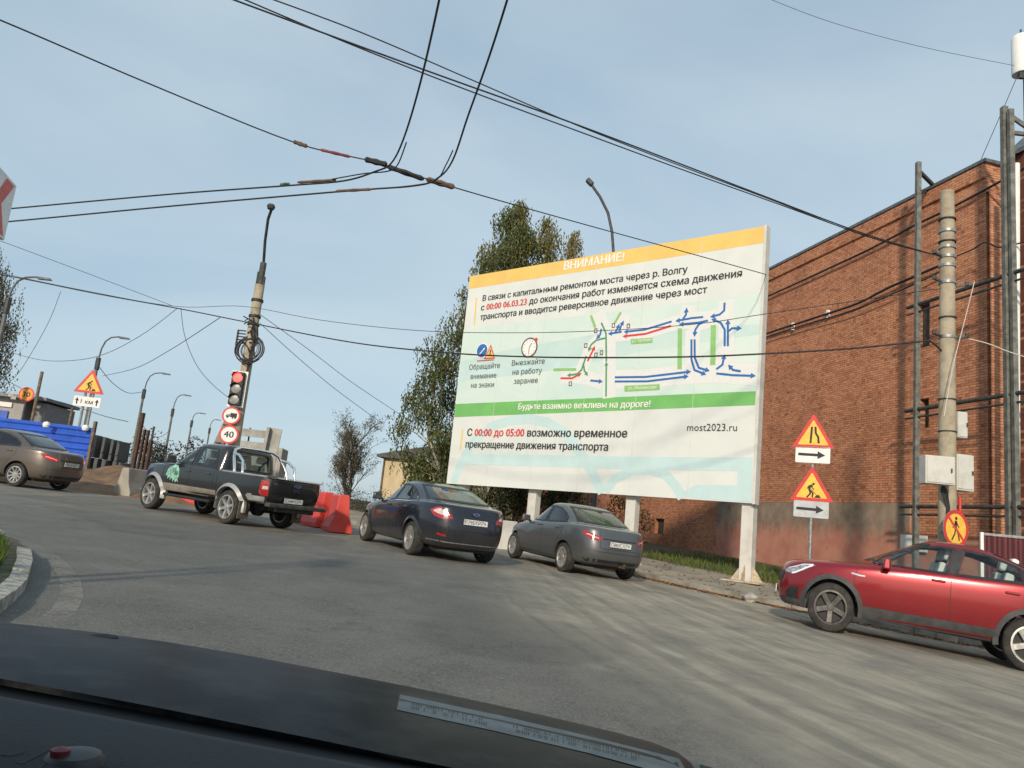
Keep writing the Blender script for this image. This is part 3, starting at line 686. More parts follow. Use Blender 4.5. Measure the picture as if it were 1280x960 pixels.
# black pickup
def pickup():
    axf, axr, wr, tw, paint = 1.5, -1.5, .372, .885, P_black
    rows = [(2.12, .48, -2.52, .56, .76), (2.27, .52, -2.62, .60, .83), (2.32, .70, -2.67, .75, .865), (2.30, .90, -2.68, .94, .872), (2.24, 1.03, -2.68, 1.07, .868),
            (2.10, 1.095, -2.675, 1.115, .862), (1.7, 1.135, -2.66, 1.128, .85), (1.62, 1.14, -1.3, 1.13, .845), (1.3, 1.16, -1.04, 1.138, .84), (1.08, 1.175, -1.0, 1.145, .825),
            (.80, 1.34, -.985, 1.36, .765), (.52, 1.52, -.965, 1.56, .71), (.32, 1.655, -.93, 1.675, .66), (.20, 1.715, -.87, 1.73, .585), (.06, 1.745, -.75, 1.755, .43), (-.02, 1.757, -.66, 1.763, .18)]
    root, body, bvh, cut = build_car('pickup_truck', rows, 9, 4.4, 9, axf, axr, wr, .25, tw, paint, cav=(1.05, -.95), arch_r=.085, lowz=.62)
    tag(root, 'black pickup truck with silver arches, chrome roll bars and a pale green door graphic', 'pickup truck')
    m = MB(); m.box((-1.86, 0, 1.1), (1.52, 1.44, .76), 1); cut.append(m.build('cut', [paint, M['interior']]))
    fw = [(.98, 1.21), (.55, 1.475), (.34, 1.605), (.10, 1.625), (.12, 1.205)]
    rw = [(.02, 1.205), (.0, 1.625), (-.42, 1.62), (-.62, 1.605), (-.70, 1.42), (-.78, 1.20)]
    ws = [(-.70, 1.24), (-.54, 1.635), (.54, 1.635), (.70, 1.24)]
    rg = [(-.62, 1.22), (-.53, 1.63), (.53, 1.63), (.62, 1.22)]
    windows(root, body, bvh, cut, paint, [(fw, M['glass']), (rw, M['glass'])], ws, rg, (M['glass'], M['glass']), xmid=-.4)
    seats(root, (.15, -.62), M['seat'], zb=.80, h=.5); mirror(root, .78, .85, 1.26, paint, 1.25); handles(root, bvh, (.14, -.62), 1.03, paint)
    seams(root, bvh, [[(1.10, 1.15), (1.12, .62)], [(.07, 1.19), (.06, .62)], [(-.84, 1.18), (-.86, .80), (-.92, .62)], [(-.98, 1.12), (-1.0, .6)]])
    for sg in (1, -1):
        arch_trim('wheel_arch', axf, wr, wr+.075, wr+.155, bvh, sg, M['silver'], root, .06, -8, 188)
        arch_trim('wheel_arch', axr, wr, wr+.075, wr+.155, bvh, sg, M['silver'], root, .06, -8, 188)
        panel('sill_panel', [[(1.02, .53), (1.02, .69), (-1.02, .69), (-1.02, .53)]], side(sg), bvh, .012, M['silverdirty'], root, step=.12)
        c_ = corner(-2.67, .86, sg, k=.5)
        tl = panel('tail_light', [[(-.17, 1.06), (.09, 1.06), (.11, .74), (-.10, .72), (-.22, .80)]], c_, bvh, .008, M['tail'], root, step=.05)
        panel('lamp_strip', [[(-.10, .94), (.08, .94), (.085, .87), (-.12, .87)]], c_, bvh, .013, M['tailclear'], tl, step=.05)
        panel('rear_corner_panel', [[(-.62, .71), (.02, .71), (.02, .57), (-.50, .55)]], c_, bvh, .006, M['silver'], root, step=.06)
        mf = MB(); mf.box((axr-.47, sg*.76, .36), (.025, .28, .38)); mf.build('mud_flap', M['flap'], root)
        # chrome roll bar beside the rear window and running down to the bed rail
        rb = MB(); rb.tube([(-1.42, sg*.76, 1.13), (-1.36, sg*.755, 1.30), (-1.22, sg*.70, 1.50), (-1.12, sg*.63, 1.66), (-1.08, sg*.45, 1.725), (-1.07, 0, 1.735)], .034, 10)
        rb.tube([(-1.15, sg*.67, 1.58), (-1.42, sg*.72, 1.54), (-1.62, sg*.745, 1.42), (-1.70, sg*.76, 1.13)], .03, 10)
        rb.build('roll_bar', M['chrome'], root, smooth=True, angle=60)
        rl = MB(); rl.tube([(-1.05, sg*.80, 1.145), (-1.8, sg*.80, 1.142), (-2.6, sg*.80, 1.14)], .022, 8); rl.build('bed_rail', M['silver'], root, smooth=True)
        panel('headlight', [[(-.35, 1.0), (.42, 1.0), (.42, .82), (-.2, .84)]], corner(2.30, .86, sg, back=False), bvh, .006, M['headlamp'], root, step=.06)
        st = MB(); st.tube([(.95, sg*.84, .42), (-.85, sg*.84, .42)], .035, 8); st.build('side_step', M['black'], root)
    panel('tailgate_seam', stroke_polys([(-.70, 1.12), (-.70, .66), (.70, .66), (.70, 1.12)], .012), rearv, bvh, .003, M['ink'], root, step=.1)
    th = MB(); th.box((-2.695, 0, .905), (.012, .20, .09)); th.build('tailgate_handle', M['ink'], root, bevel=.006)
    em = MB(); em.lathe([(.001, -.006), (.5, -.006), (.5, .006), (.001, .006)], 24, 'x'); e_ = em.build('badge', [M['chrome']], root); e_.scale = (1, .20, .085); e_.location = (-2.690, .0, 1.015)
    em = MB(); em.lathe([(.001, -.004), (.42, -.004), (.42, .004), (.001, .004)], 24, 'x'); e2 = em.build('badge_field', M['badgeblue'], e_); e2.location = (-.004, 0, 0)
    bp = MB(); bp.box((-2.78, 0, .56), (.16, 1.66, .09)); bp.box((-2.72, 0, .47), (.06, 1.1, .10)); bp.build('rear_bumper', M['darksteel'], root, bevel=.02)
    plate(root, -2.722, 0.06, .68, 'Е244НО', '76')
    sp = MB(); sp.lathe([(.16, -.10), (.33, -.09), (.35, -.05), (.35, .05), (.33, .09), (.16, .10)], 28, c=(-2.05, 0, .50), closed=True); sp.build('spare_wheel', M['rubber'], root, smooth=True)
    ax = MB(); ax.tube([(axr, -.75, wr), (axr, .75, wr)], .06); ax.lathe([(.001, -.12), (.14, -.08), (.14, .08), (.001, .12)], 14, 'x', c=(axr, 0, wr)); ax.box((0, .38, .48), (4.4, .09, .14)); ax.box((0, -.38, .48), (4.4, .09, .14)); ax.box((.6, 0, .5), (1.2, .6, .2))
    ax.build('chassis', M['black'], root)
    # pale green airbrushed graphic on the front door: loose feathered strokes
    rnd = random.Random(5)
    blob = [(.98, .86), (.93, 1.0), (.84, 1.10), (.70, 1.145), (.56, 1.12), (.47, 1.03), (.44, .90), (.47, .80), (.43, .74), (.52, .77), (.55, .72), (.60, .79), (.66, .73), (.70, .82), (.78, .76), (.80, .85), (.88, .78), (.90, .86)]
    dark = []
    for i in range(13):
        x0 = .90-.034*i; z0 = 1.075-.9*(x0-.70)**2*2-rnd.uniform(0, .03); L = rnd.uniform(.10, .24); w0 = rnd.uniform(.008, .016); k = rnd.uniform(-.05, .03)
        dark.append([(x0, z0), (x0-w0, z0-.01), (x0+k-w0*.5, z0-L*.6), (x0+k+.01, z0-L), (x0+k+w0*.6, z0-L*.5)])
    dark.append([(.60, .98), (.52, 1.0), (.48, .93), (.53, .88), (.60, .90)])
    for sg in (1, -1):
        g_ = panel('door_graphic', [blob], side(sg), bvh, .005, M['green'], root, step=.05)
        panel('dark_streaks', dark, side(sg), bvh, .007, M['greendark'], g_, step=.06)
    wheels(root, axf, axr, wr, .25, tw, 6, 'six', [M['alloy'], M['ink']])
    return root, (axf, axr, tw)
M['green'] = pmat('pale green airbrush', (.26, .52, .40), .4, coat=.5, var=.35, vscale=14)
M['greendark'] = pmat('dull green airbrush', (.07, .17, .13), .4, coat=.5, var=.5, vscale=14)
M['silverdirty'] = pmat('dusty silver paint', (.30, .28, .25), .55, .15, col2=(.20, .175, .14), vscale=4, fac=(.35, .65))
M['flap'] = pmat('brown mud flap', (.11, .085, .065), .9, var=.3)
pk_root, pks = pickup()
put_car(pk_root, -6.8, 18.9, radians(146))
# ------------------------------------------------------------------ ground, road, pavement
def road_mat():
    m = bpy.data.materials.new('dusty asphalt'); m.use_nodes = True; t = m.node_tree; b = t.nodes['Principled BSDF']; N = t.nodes.new; L = t.links.new
    tc = N('ShaderNodeTexCoord')
    def noise(scale, detail=6, rough=.6, mp=None, dist=0.):
        n = N('ShaderNodeTexNoise'); n.inputs['Scale'].default_value = scale; n.inputs['Detail'].default_value = detail; n.inputs['Roughness'].default_value = rough; n.inputs['Distortion'].default_value = dist
        L(mp.outputs[0] if mp else tc.outputs['Object'], n.inputs['Vector']); return n
    def rng(src, a, b_, c=0., d=1.):
        r = N('ShaderNodeMapRange'); r.interpolation_type = 'SMOOTHSTEP'; r.inputs[1].default_value = a; r.inputs[2].default_value = b_; r.inputs[3].default_value = c; r.inputs[4].default_value = d; L(src, r.inputs[0]); return r.outputs[0]
    def math_(op, a, b_):
        k = N('ShaderNodeMath'); k.operation = op
        for i, s in enumerate((a, b_)):
            if isinstance(s, (int, float)): k.inputs[i].default_value = s
            else: L(s, k.inputs[i])
        return k.outputs[0]
    def mix(f, a, b_):
        k = N('ShaderNodeMix'); k.data_type = 'RGBA'
        if isinstance(f, (int, float)): k.inputs[0].default_value = f
        else: L(f, k.inputs[0])
        for i, s in ((6, a), (7, b_)):
            if isinstance(s, tuple): k.inputs[i].default_value = (*s, 1)
            else: L(s, k.inputs[i])
        return k.outputs[2]
    # bend the coordinates so that the wheel tracks sweep to the right as they come nearer
    sx = N('ShaderNodeSeparateXYZ'); L(tc.outputs['Object'], sx.inputs[0]); X, Y = sx.outputs[0], sx.outputs[1]
    bend = math_('DIVIDE', 34., math_('ADD', math_('MAXIMUM', Y, 1.), 6.))          # grows towards the camera
    U = math_('SUBTRACT', X, bend)
    cmb = N('ShaderNodeCombineXYZ'); L(U, cmb.inputs[0]); L(math_('MULTIPLY', Y, .07), cmb.inputs[1])
    mp = N('ShaderNodeMapping'); L(cmb.outputs[0], mp.inputs[0])
    streak = noise(.85, 5, .55, mp, .3); streak2 = noise(3.2, 5, .6, mp, .25)
    big = noise(.32, 4, .55); mid = noise(1.6, 8, .7); grain = noise(22., 5, .8); fine = noise(60., 3, .7); grit = noise(300., 2, .6)
    # where the sand has been carried: the right half of the roadway
    edge = math_('ADD', math_('SUBTRACT', X, math_('MULTIPLY', rng(Y, 3., 9., 1.2, 0.), 1.)), math_('MULTIPLY', math_('SUBTRACT', big.outputs[0], .5), 2.4))
    sandreg = rng(edge, -.4, 1.6)
    far = math_('MULTIPLY', rng(Y, 12., 20.), .45)
    sandreg = math_('MAXIMUM', sandreg, far)
    blotch = noise(.9, 7, .7, None, .5)
    sf = math_('MULTIPLY', sandreg, rng(math_('ADD', math_('MULTIPLY', blotch.outputs[0], .62), math_('ADD', math_('MULTIPLY', streak.outputs[0], .26), math_('MULTIPLY', streak2.outputs[0], .12))), .36, .60, .40, 1.))
    cm2 = N('ShaderNodeCombineXYZ'); L(math_('ADD', U, math_('MULTIPLY', math_('SUBTRACT', big.outputs[0], .5), .8)), cm2.inputs[0]); L(math_('MULTIPLY', Y, .012), cm2.inputs[1]); m2_ = N('ShaderNodeMapping'); L(cm2.outputs[0], m2_.inputs[0])
    trk = noise(2.6, 2, .5, m2_)                                     # narrow darker wheel tracks through the sand
    tracks = math_('MULTIPLY', rng(trk.outputs[0], .57, .66, 0., .55), rng(mid.outputs[0], .34, .56, .25, 1.))
    sf = math_('MULTIPLY', sf, math_('SUBTRACT', 1., tracks))
    sf = math_('MULTIPLY', sf, rng(mid.outputs[0], .25, .6, .7, 1.))
    asphalt = mix(rng(mid.outputs[0], .3, .7), ASPHALT0, ASPHALT1)
    asphalt = mix(rng(blotch.outputs[0], .45, .68, 0., .45), asphalt, ASPHALT2)
    asphalt = mix(rng(fine.outputs[0], .50, .66, 0., .75), asphalt, (.27, .26, .235)); asphalt = mix(rng(grain.outputs[0], .54, .68, 0., .7), asphalt, (.05, .05, .048))
    sand = mix(rng(streak2.outputs[0], .35, .65), SAND0, SAND1)
    sand = mix(rng(fine.outputs[0], .5, .68, 0., .5), sand, (.16, .145, .115)); sand = mix(rng(grain.outputs[0], .55, .7, 0., .45), sand, (.52, .47, .37))
    col = mix(math_('MULTIPLY', sf, .85), asphalt, sand)
    vor = N('ShaderNodeTexVoronoi'); vor.feature = 'DISTANCE_TO_EDGE'; vor.inputs['Scale'].default_value = .42
    wv = N('ShaderNodeVectorMath'); wv.operation = 'ADD'; L(tc.outputs['Object'], wv.inputs[0])
    ws = N('ShaderNodeVectorMath'); ws.operation = 'SCALE'; ws.inputs[3].default_value = 1.4; L(noise(1.2, 5).outputs[1], ws.inputs[0]); L(ws.outputs[0], wv.inputs[1]); L(wv.outputs[0], vor.inputs['Vector'])
    col = mix(math_('MULTIPLY', rng(vor.outputs[0], .0, .010, .28, 0.), math_('SUBTRACT', 1., sf)), col, (.03, .03, .03))
    patch = rng(noise(.18, 1, .3, None, .4).outputs[0], .56, .58)
    col = mix(math_('MULTIPLY', patch, .25), col, (.05, .05, .05))
    L(col, b.inputs['Base Color']); b.inputs['Roughness'].default_value = .88; b.inputs['Specular IOR Level'].default_value = .3
    bp = N('ShaderNodeBump'); bp.inputs['Strength'].default_value = .5; bp.inputs['Distance'].default_value = .012
    L(math_('ADD', grit.outputs[0], math_('MULTIPLY', fine.outputs[0], 1.2)), bp.inputs['Height']); L(bp.outputs[0], b.inputs['Normal'])
    return m
ASPHALT0, ASPHALT1, ASPHALT2 = (.112, .110, .102), (.155, .151, .137), (.205, .193, .165)
SAND0, SAND1 = (.36, .32, .245), (.50, .445, .34)
M['road'] = road_mat()
def axis(a, b, breaks):
    out = [a]; x = a
    while x < b:
        st = next(s for lim, s in breaks if abs(x) <= lim); x += st; out.append(min(x, b))
    return out
xs = axis(-260, 260, [(20, .8), (60, 4), (400, 25)]); ys = axis(-30, 900, [(40, .8), (120, 4), (1000, 40)])
mb = MB(); nx = len(xs)
mb.add([(x, y, Gz(x, y)) for y in ys for x in xs], [(j*nx+i, j*nx+i+1, (j+1)*nx+i+1, (j+1)*nx+i) for j in range(len(ys)-1) for i in range(nx-1)])
tag(mb.build('road', M['road'], fixn=False, smooth=True), kind='structure')

# the kerb line of the pavement, measured along the photo's kerb
k0, k1, k2 = gr(805, 722), gr(872, 738), gr(966, 757)
KERB = [(-30., 40.), (-14., 31.), (-6., 26.6), (-2.2, 24.0), (1.6, 22.4), (k0.x, k0.y), (k1.x+.2, k1.y), (k2.x, k2.y), (k2.x+1.9, k2.y-1.25), (k2.x+5.2, k2.y-2.4), (k2.x+14, k2.y-3.6), (40., k2.y-5)]
def resample(P, st):
    out = []
    for a, b in zip(P, P[1:]):
        n = max(1, int(math.dist(a, b)/st))
        out += [(a[0]+(b[0]-a[0])*i/n, a[1]+(b[1]-a[1])*i/n) for i in range(n)]
    return out+[P[-1]]
def offset(P, d):
    out = []
    for i in range(len(P)):
        a, b = P[max(0, i-1)], P[min(len(P)-1, i+1)]; dx, dy = b[0]-a[0], b[1]-a[1]; l = math.hypot(dx, dy)
        out.append((P[i][0]-dy/l*d, P[i][1]+dx/l*d))
    return out
K = resample(KERB, .7)
# wall line
WDIR = None
vp = ray(385, 639); WD = Vector((vp.x, vp.y, 0)).normalized()          # runs away from us
w_at = at(950, 640, 30.0); W0 = Vector((w_at.x, w_at.y, 0))
WN = Vector((-WD.y, WD.x, 0))                                           # towards the street (left of WD)
def wall_hit(px, py, out=0.):
    """place on the wall's face (out metres in front of it)"""
    d = ray(px, py); o = W0 + WN*out; t = (o-CAM).dot(WN)/d.dot(WN); return CAM + d*t
def wall_dist(x, y): return (Vector((x, y, 0))-W0).dot(WN)
def pave_z(x, y, t):
    """pavement behind the kerb, rising over the verge to the wall foot"""
    return Gz(x, y) + .12 + .13*min(2.4, max(0, t-.16)) + .20*min(1, max(0, (t-2.4)/4.))
Kd = offset(K, .0)
mb = MB(); cols = [0, .16, .8, 1.5, 2.2, 3.0, 4.0, 5.2, 7, 10, 16, 30, 60]
offs = [offset(K, c) for c in cols]
for i in range(len(K)):
    for j, c in enumerate(cols):
        x, y = offs[j][i]; mb.v.append((x, y, pave_z(x, y, c) + (0 if c < 7 else 0) - (.004 if j == 0 else 0)))
n = len(cols)
for i in range(len(K)-1):
    for j in range(1, n-1): mb.f.append((i*n+j, i*n+j+1, (i+1)*n+j+1, (i+1)*n+j)); mb.m.append(0 if j < 4 else 1)
M['pave'] = pmat('worn pavement asphalt', (.20, .18, .145), .9, col2=(.32, .275, .205), vscale=1.6, fac=(.35, .65), bump=.4, bscale=50)
M['soil'] = pmat('verge soil', (.10, .085, .055), .95, col2=(.045, .065, .022), vscale=2.2, fac=(.38, .6), bump=.6, bscale=20)
tag(mb.build('pavement', [M['pave'], M['soil']], fixn=False, smooth=True, angle=60), kind='structure')
# kerb stones
M['kerb'] = pmat('kerb concrete', (.33, .31, .27), .9, col2=(.19, .17, .14), vscale=2.5, fac=(.4, .65), bump=.4, bscale=30)
def kerb(name, P, w=.16, h=.13, stone=1.0, mat=None, jit=.008):
    mb = MB(); P = resample(P, .35); acc = 0; A = offset(P, -.0); B = offset(P, w)
    rnd = random.Random(3); dz = 0; dx = 0
    for i in range(len(P)-1):
        acc += math.dist(P[i], P[i+1]); gap = .0
        if acc > stone: acc = 0; dz = rnd.uniform(-jit, jit); gap = .035
        def q(p, z): return (p[0], p[1], z)
        a, b, c, d = A[i], A[i+1], B[i+1], B[i]
        a = (a[0]+(b[0]-a[0])*gap, a[1]+(b[1]-a[1])*gap); d = (d[0]+(c[0]-d[0])*gap, d[1]+(c[1]-d[1])*gap)
        za, zb = Gz(*a), Gz(*b); T = h+dz
        mb.add([q(a, za-.1), q(b, zb-.1), q(c, zb-.1), q(d, za-.1), q(a, za+T-.015), q(b, zb+T-.015), q(c, zb+T), q(d, za+T)],
               [(0, 1, 5, 4), (4, 5, 6, 7), (2, 3, 7, 6), (0, 4, 7, 3), (1, 2, 6, 5)])
    return tag(mb.build(name, mat or M['kerb'], fixn=False), kind='structure')
kerb('kerb', KERB)

# traffic island with its stone edge (near left)
IPX = [(-60, 668), (-18, 670), (4, 677), (22, 686), (36, 699), (38, 714), (31, 738), (14, 756), (0, 767), (-30, 784), (-70, 805)]
ISL = [gr(*p) for p in IPX]; ISL2 = [(p.x, p.y) for p in ISL]
cen = Vector((sum(p[0] for p in ISL2)/len(ISL2)-1.6, sum(p[1] for p in ISL2)/len(ISL2)-.2, 0))
ip = resample(ISL2, .25)
mb = MB(); rings = 8
for i, (x, y) in enumerate(ip):
    for k in range(rings):
        f = k/(rings-1); q = (x+(cen.x-x)*f*.98, y+(cen.y-y)*f*.98)
        mb.v.append((*q, Gz(*q) +   .07 + .10*f))
for i in range(len(ip)-1):
    for k in range(rings-1): mb.f.append((i*rings+k, (i+1)*rings+k, (i+1)*rings+k+1, i*rings+k+1)); mb.m.append(0)
tag(mb.build('island_ground', M['soil'], fixn=True, smooth=True), kind='structure')
M['islandkerb'] = pmat('chipped pale kerb', (.42, .41, .37), .9, col2=(.20, .19, .16), vscale=9, fac=(.4, .62), bump=.8, bscale=18)
kerb('island_kerb', ISL2[::-1], .12, .11, .45, M['islandkerb'], .035)

# swept line of pale grit curving round the island
def dust_mat():
    m = bpy.data.materials.new('pale grit'); m.use_nodes = True; t = m.node_tree; b = t.nodes['Principled BSDF']
    tc = t.nodes.new('ShaderNodeTexCoord'); n = t.nodes.new('ShaderNodeTexNoise'); n.inputs['Scale'].default_value = 22; n.inputs['Detail'].default_value = 8; n.inputs['Roughness'].default_value = .8
    n2 = t.nodes.new('ShaderNodeTexNoise'); n2.inputs['Scale'].default_value = 2.2
    ad = t.nodes.new('ShaderNodeMath'); ad.operation = 'MULTIPLY_ADD'; ad.inputs[1].default_value = .5
    r = t.nodes.new('ShaderNodeMapRange'); r.inputs[1].default_value = .66; r.inputs[2].default_value = .88; r.inputs[4].default_value = .5
    t.links.new(tc.outputs['Object'], n.inputs['Vector']); t.links.new(tc.outputs['Object'], n2.inputs['Vector'])
    t.links.new(n2.outputs[0], ad.inputs[0]); t.links.new(n.outputs[0], ad.inputs[2]); t.links.new(ad.outputs[0], r.inputs[0]); t.links.new(r.outputs[0], b.inputs['Alpha'])
    b.inputs['Base Color'].default_value = (.40, .375, .33, 1); b.inputs['Roughness'].default_value = .95
    return m
DPX = [(-10, 668), (18, 673), (48, 686), (74, 705), (88, 726), (90, 746), (80, 764), (60, 780)]
D = resample([(p.x, p.y) for p in [gr(*p) for p in DPX]], .12)
mb = MB(); A, B = offset(D, -.08), offset(D, .08)
for a, b in zip(A, B): mb.v += [(*a, Gz(*a)+.006), (*b, Gz(*b)+.006)]
for i in range(len(D)-1): mb.f.append((2*i, 2*i+2, 2*i+3, 2*i+1)); mb.m.append(0)
tag(mb.build('road_marking', dust_mat(), smooth=True), kind='structure')

# ------------------------------------------------------------------ grass, leaves, stones
def blades(name, pts, hmin, hmax, w, cols, seed=1, lean=.5):
    rnd = random.Random(seed); mb = MB()
    for x, y, z in pts:
        a = rnd.uniform(0, 2*pi); h = rnd.uniform(hmin, hmax); l = rnd.uniform(0, lean)*h; dx, dy = cos(a), sin(a); b = rnd.uniform(0, 2*pi)
        ww = w*rnd.uniform(.6, 1.3)
        mb.add([(x-dx*ww, y-dy*ww, z-.01), (x+dx*ww, y+dy*ww, z-.01), (x+cos(b)*l*.4+dx*ww*.7, y+sin(b)*l*.4+dy*ww*.7, z+h*.6), (x+cos(b)*l, y+sin(b)*l, z+h)], [(0, 1, 2, 3)])
    return tag(mb.build(name, foliage(name+' blades', cols), fixn=False), kind='stuff')
rnd = random.Random(11)
GR = [(.045, .085, .015), (.07, .13, .02), (.10, .15, .03), (.16, .16, .06)]
pts = []
nk = len(K)
off_r = {}
while len(pts) < 14000:
    i = rnd.uniform(10, nk-2); j = int(i); t = rnd.uniform(2.3, 8.5) if rnd.random() < .75 else rnd.uniform(1.9, 3)
    a, b = K[j], K[j+1]; x = a[0]+(b[0]-a[0])*(i-j); y = a[1]+(b[1]-a[1])*(i-j)
    dx, dy = b[0]-a[0], b[1]-a[1]; l = math.hypot(dx, dy); px, py = x-dy/l*t, y+dx/l*t
    if wall_dist(px, py) < .1 or px < -3 or px > 14: continue
    if math.sin(px*2.1+1.3*math.sin(py*1.7))*math.cos(py*1.3) < -.35 and t < 4: continue
    pts.append((px, py, pave_z(px, py, t)))
blades('grass', pts, .04, .20, .010, GR+[(.22, .18, .08)], 2)
pts = []
for _ in range(9000):
    i = rnd.randrange(len(ip)); f = sqrt(rnd.random())*.9+.04; f = 1-f
    x, y = ip[i]; q = (x+(cen.x-x)*(f*.9+.07)+rnd.uniform(-.1, .1)*f, y+(cen.y-y)*(f*.9+.07)+rnd.uniform(-.1, .1)*f)
    pts.append((*q, Gz(*q)+.07+.10*f))
blades('grass', pts, .05, .16, .006, GR, 3)
# fallen leaves along the kerb
def leaf_litter(name, pts, s, cols, seed):
    rnd = random.Random(seed); mb = MB()
    for x, y, z in pts:
        a = rnd.uniform(0, 2*pi); c_, s_ = cos(a)*s*rnd.uniform(.6, 1.2), sin(a)*s*rnd.uniform(.6, 1.2); t1, t2 = rnd.uniform(-.5, .5), rnd.uniform(0, .7)
        mb.add([(x-c_, y-s_, z), (x+s_*.6, y-c_*.6, z+s*t2), (x+c_, y+s_, z+s*t2*.5), (x-s_*.6, y+c_*.6, z+s*abs(t1))], [(0, 1, 2, 3)])
    return tag(mb.build(name, foliage(name+' mix', cols), fixn=False), kind='stuff')
VIS = [q for q in range(nk-1) if 2.5 < K[q][0] < 12]
pts = []
for _ in range(3800):
    u = rnd.random(); j = rnd.choice(VIS); a, b = K[j], K[j+1]; f = rnd.random(); x = a[0]+(b[0]-a[0])*f; y = a[1]+(b[1]-a[1])*f
    dx, dy = b[0]-a[0], b[1]-a[1]; l = math.hypot(dx, dy)
    t = rnd.gauss(-.14, .15) if u < .90 else rnd.uniform(.1, 3.)
    if -.01 < t < .18: continue
    if x < 2.5 or x > 12: continue
    px, py = x-dy/l*t, y+dx/l*t; pts.append((px, py, (Gz(px, py) if t < 0 else pave_z(px, py, t))+.006))
leaf_litter('fallen_leaves', pts, .048, [(.16, .07, .03), (.30, .12, .05), (.38, .20, .07), (.22, .14, .07)], 4)
st = gr(936, 752); mb = MB()
bm = bmesh.new(); bmesh.ops.create_icosphere(bm, subdivisions=3, radius=.17)
for v in bm.verts:
    v.co *= 1 + .22*sin(v.co.x*17+1)*cos(v.co.y*15) + .14*sin(v.co.z*29); v.co.z *= .75
me = bpy.data.meshes.new('rubble_stone'); bm.to_mesh(me); bm.free(); me.materials.append(M['concrete'])
o = bpy.data.objects.new('rubble_stone', me); COL.objects.link(o); o.location = (st.x, st.y-.02, st.z+.07); tag(o, 'pale broken stone lying in the leaves by the kerb', 'stone')

# ------------------------------------------------------------------ brick building
def brick_mat(name, swz, c1, c2, dark, patchy=.5):
    m = bpy.data.materials.new(name); m.use_nodes = True; t = m.node_tree; b = t.nodes['Principled BSDF']; N = t.nodes.new; L = t.links.new
    tc = N('ShaderNodeTexCoord'); sx = N('ShaderNodeSeparateXYZ'); L(tc.outputs['Object'], sx.inputs[0]); cb = N('ShaderNodeCombineXYZ')
    L(sx.outputs[swz[0]], cb.inputs[0]); L(sx.outputs[swz[1]], cb.inputs[1])
    wn = N('ShaderNodeTexNoise'); wn.inputs['Scale'].default_value = 2.2; wn.inputs['Detail'].default_value = 3; L(tc.outputs['Object'], wn.inputs['Vector'])
    sc = N('ShaderNodeVectorMath'); sc.operation = 'SCALE'; sc.inputs[3].default_value = .03; L(wn.outputs[1], sc.inputs[0])
    ad = N('ShaderNodeVectorMath'); ad.operation = 'ADD'; L(cb.outputs[0], ad.inputs[0]); L(sc.outputs[0], ad.inputs[1])
    br = N('ShaderNodeTexBrick'); br.inputs['Scale'].default_value = 1; br.inputs['Brick Width'].default_value = .25; br.inputs['Row Height'].default_value = .074; br.inputs['Mortar Size'].default_value = .0075
    br.inputs['Mortar Smooth'].default_value = .3; br.inputs['Bias'].default_value = 0
    br.inputs['Color1'].default_value = (*c1, 1); br.inputs['Color2'].default_value = (*c2, 1); br.inputs['Mortar'].default_value = (*dark, 1)
    L(ad.outputs[0], br.inputs['Vector'])
    def noise(scale, det, rough, vec=None, rotz=None):
        n = N('ShaderNodeTexNoise'); n.inputs['Scale'].default_value = scale; n.inputs['Detail'].default_value = det; n.inputs['Roughness'].default_value = rough
        L(vec or tc.outputs['Object'], n.inputs['Vector']); return n.outputs[0]
    def rng(s, a, b_, c, d):
        r = N('ShaderNodeMapRange'); r.inputs[1].default_value = a; r.inputs[2].default_value = b_; r.inputs[3].default_value = c; r.inputs[4].default_value = d; L(s, r.inputs[0]); return r.outputs[0]
    def mix(f, a, b_, mode='MIX'):
        k = N('ShaderNodeMix'); k.data_type = 'RGBA'; k.blend_type = mode
        if isinstance(f, float): k.inputs[0].default_value = f
        else: L(f, k.inputs[0])
        for i, s in ((6, a), (7, b_)):
            if isinstance(s, tuple): k.inputs[i].default_value = (*s, 1)
            else: L(s, k.inputs[i])
        return k.outputs[2]
    col = br.outputs[0]
    v1 = N('ShaderNodeTexWhiteNoise')                       # single bricks darker or paler
    fl = N('ShaderNodeVectorMath'); fl.operation = 'SNAP'; fl.inputs[1].default_value = (.125, .074, 1); L(ad.outputs[0], fl.inputs[0]); L(fl.outputs[0], v1.inputs[0])
    col = mix(rng(v1.outputs[0], .72, 1., 0., .6), col, (.62, .33, .19)); col = mix(rng(v1.outputs[0], .0, .12, .45, 0.), col, (.055, .03, .022))
    n1 = noise(.5, 7, .68); n2 = noise(6., 6, .75)
    mp = N('ShaderNodeMapping'); mp.inputs['Scale'].default_value = (1.4, 1.4, 3.2); L(tc.outputs['Object'], mp.inputs[0]); n3 = noise(3.2, 7, .8, mp.outputs[0])
    col = mix(rng(n1, .45, .75, 0., patchy), col, (.17, .075, .045)); col = mix(rng(n2, .60, .74, 0., .55), col, (.04, .028, .022)); col = mix(rng(n3, .56, .74, 0., .55), col, (.35, .19, .105))
    L(col, b.inputs['Base Color']); b.inputs['Roughness'].default_value = .92; b.inputs['Specular IOR Level'].default_value = .2
    bp = N('ShaderNodeBump'); bp.inputs['Strength'].default_value = .9; bp.inputs['Distance'].default_value = .018
    k = N('ShaderNodeMath'); k.operation = 'MULTIPLY_ADD'; k.inputs[1].default_value = -1.; L(br.outputs[1], k.inputs[0]); L(n2, k.inputs[2]); L(k.outputs[0], bp.inputs['Height']); L(bp.outputs[0], b.inputs['Normal'])
    return m
BR1, BR2, BRM = (.66, .285, .155), (.47, .18, .098), (.20, .135, .095)
M['brick'] = brick_mat('old red brick', (0, 2), BR1, BR2, BRM)
M['brickside'] = brick_mat('old red brick return', (1, 2), BR1, BR2, BRM)
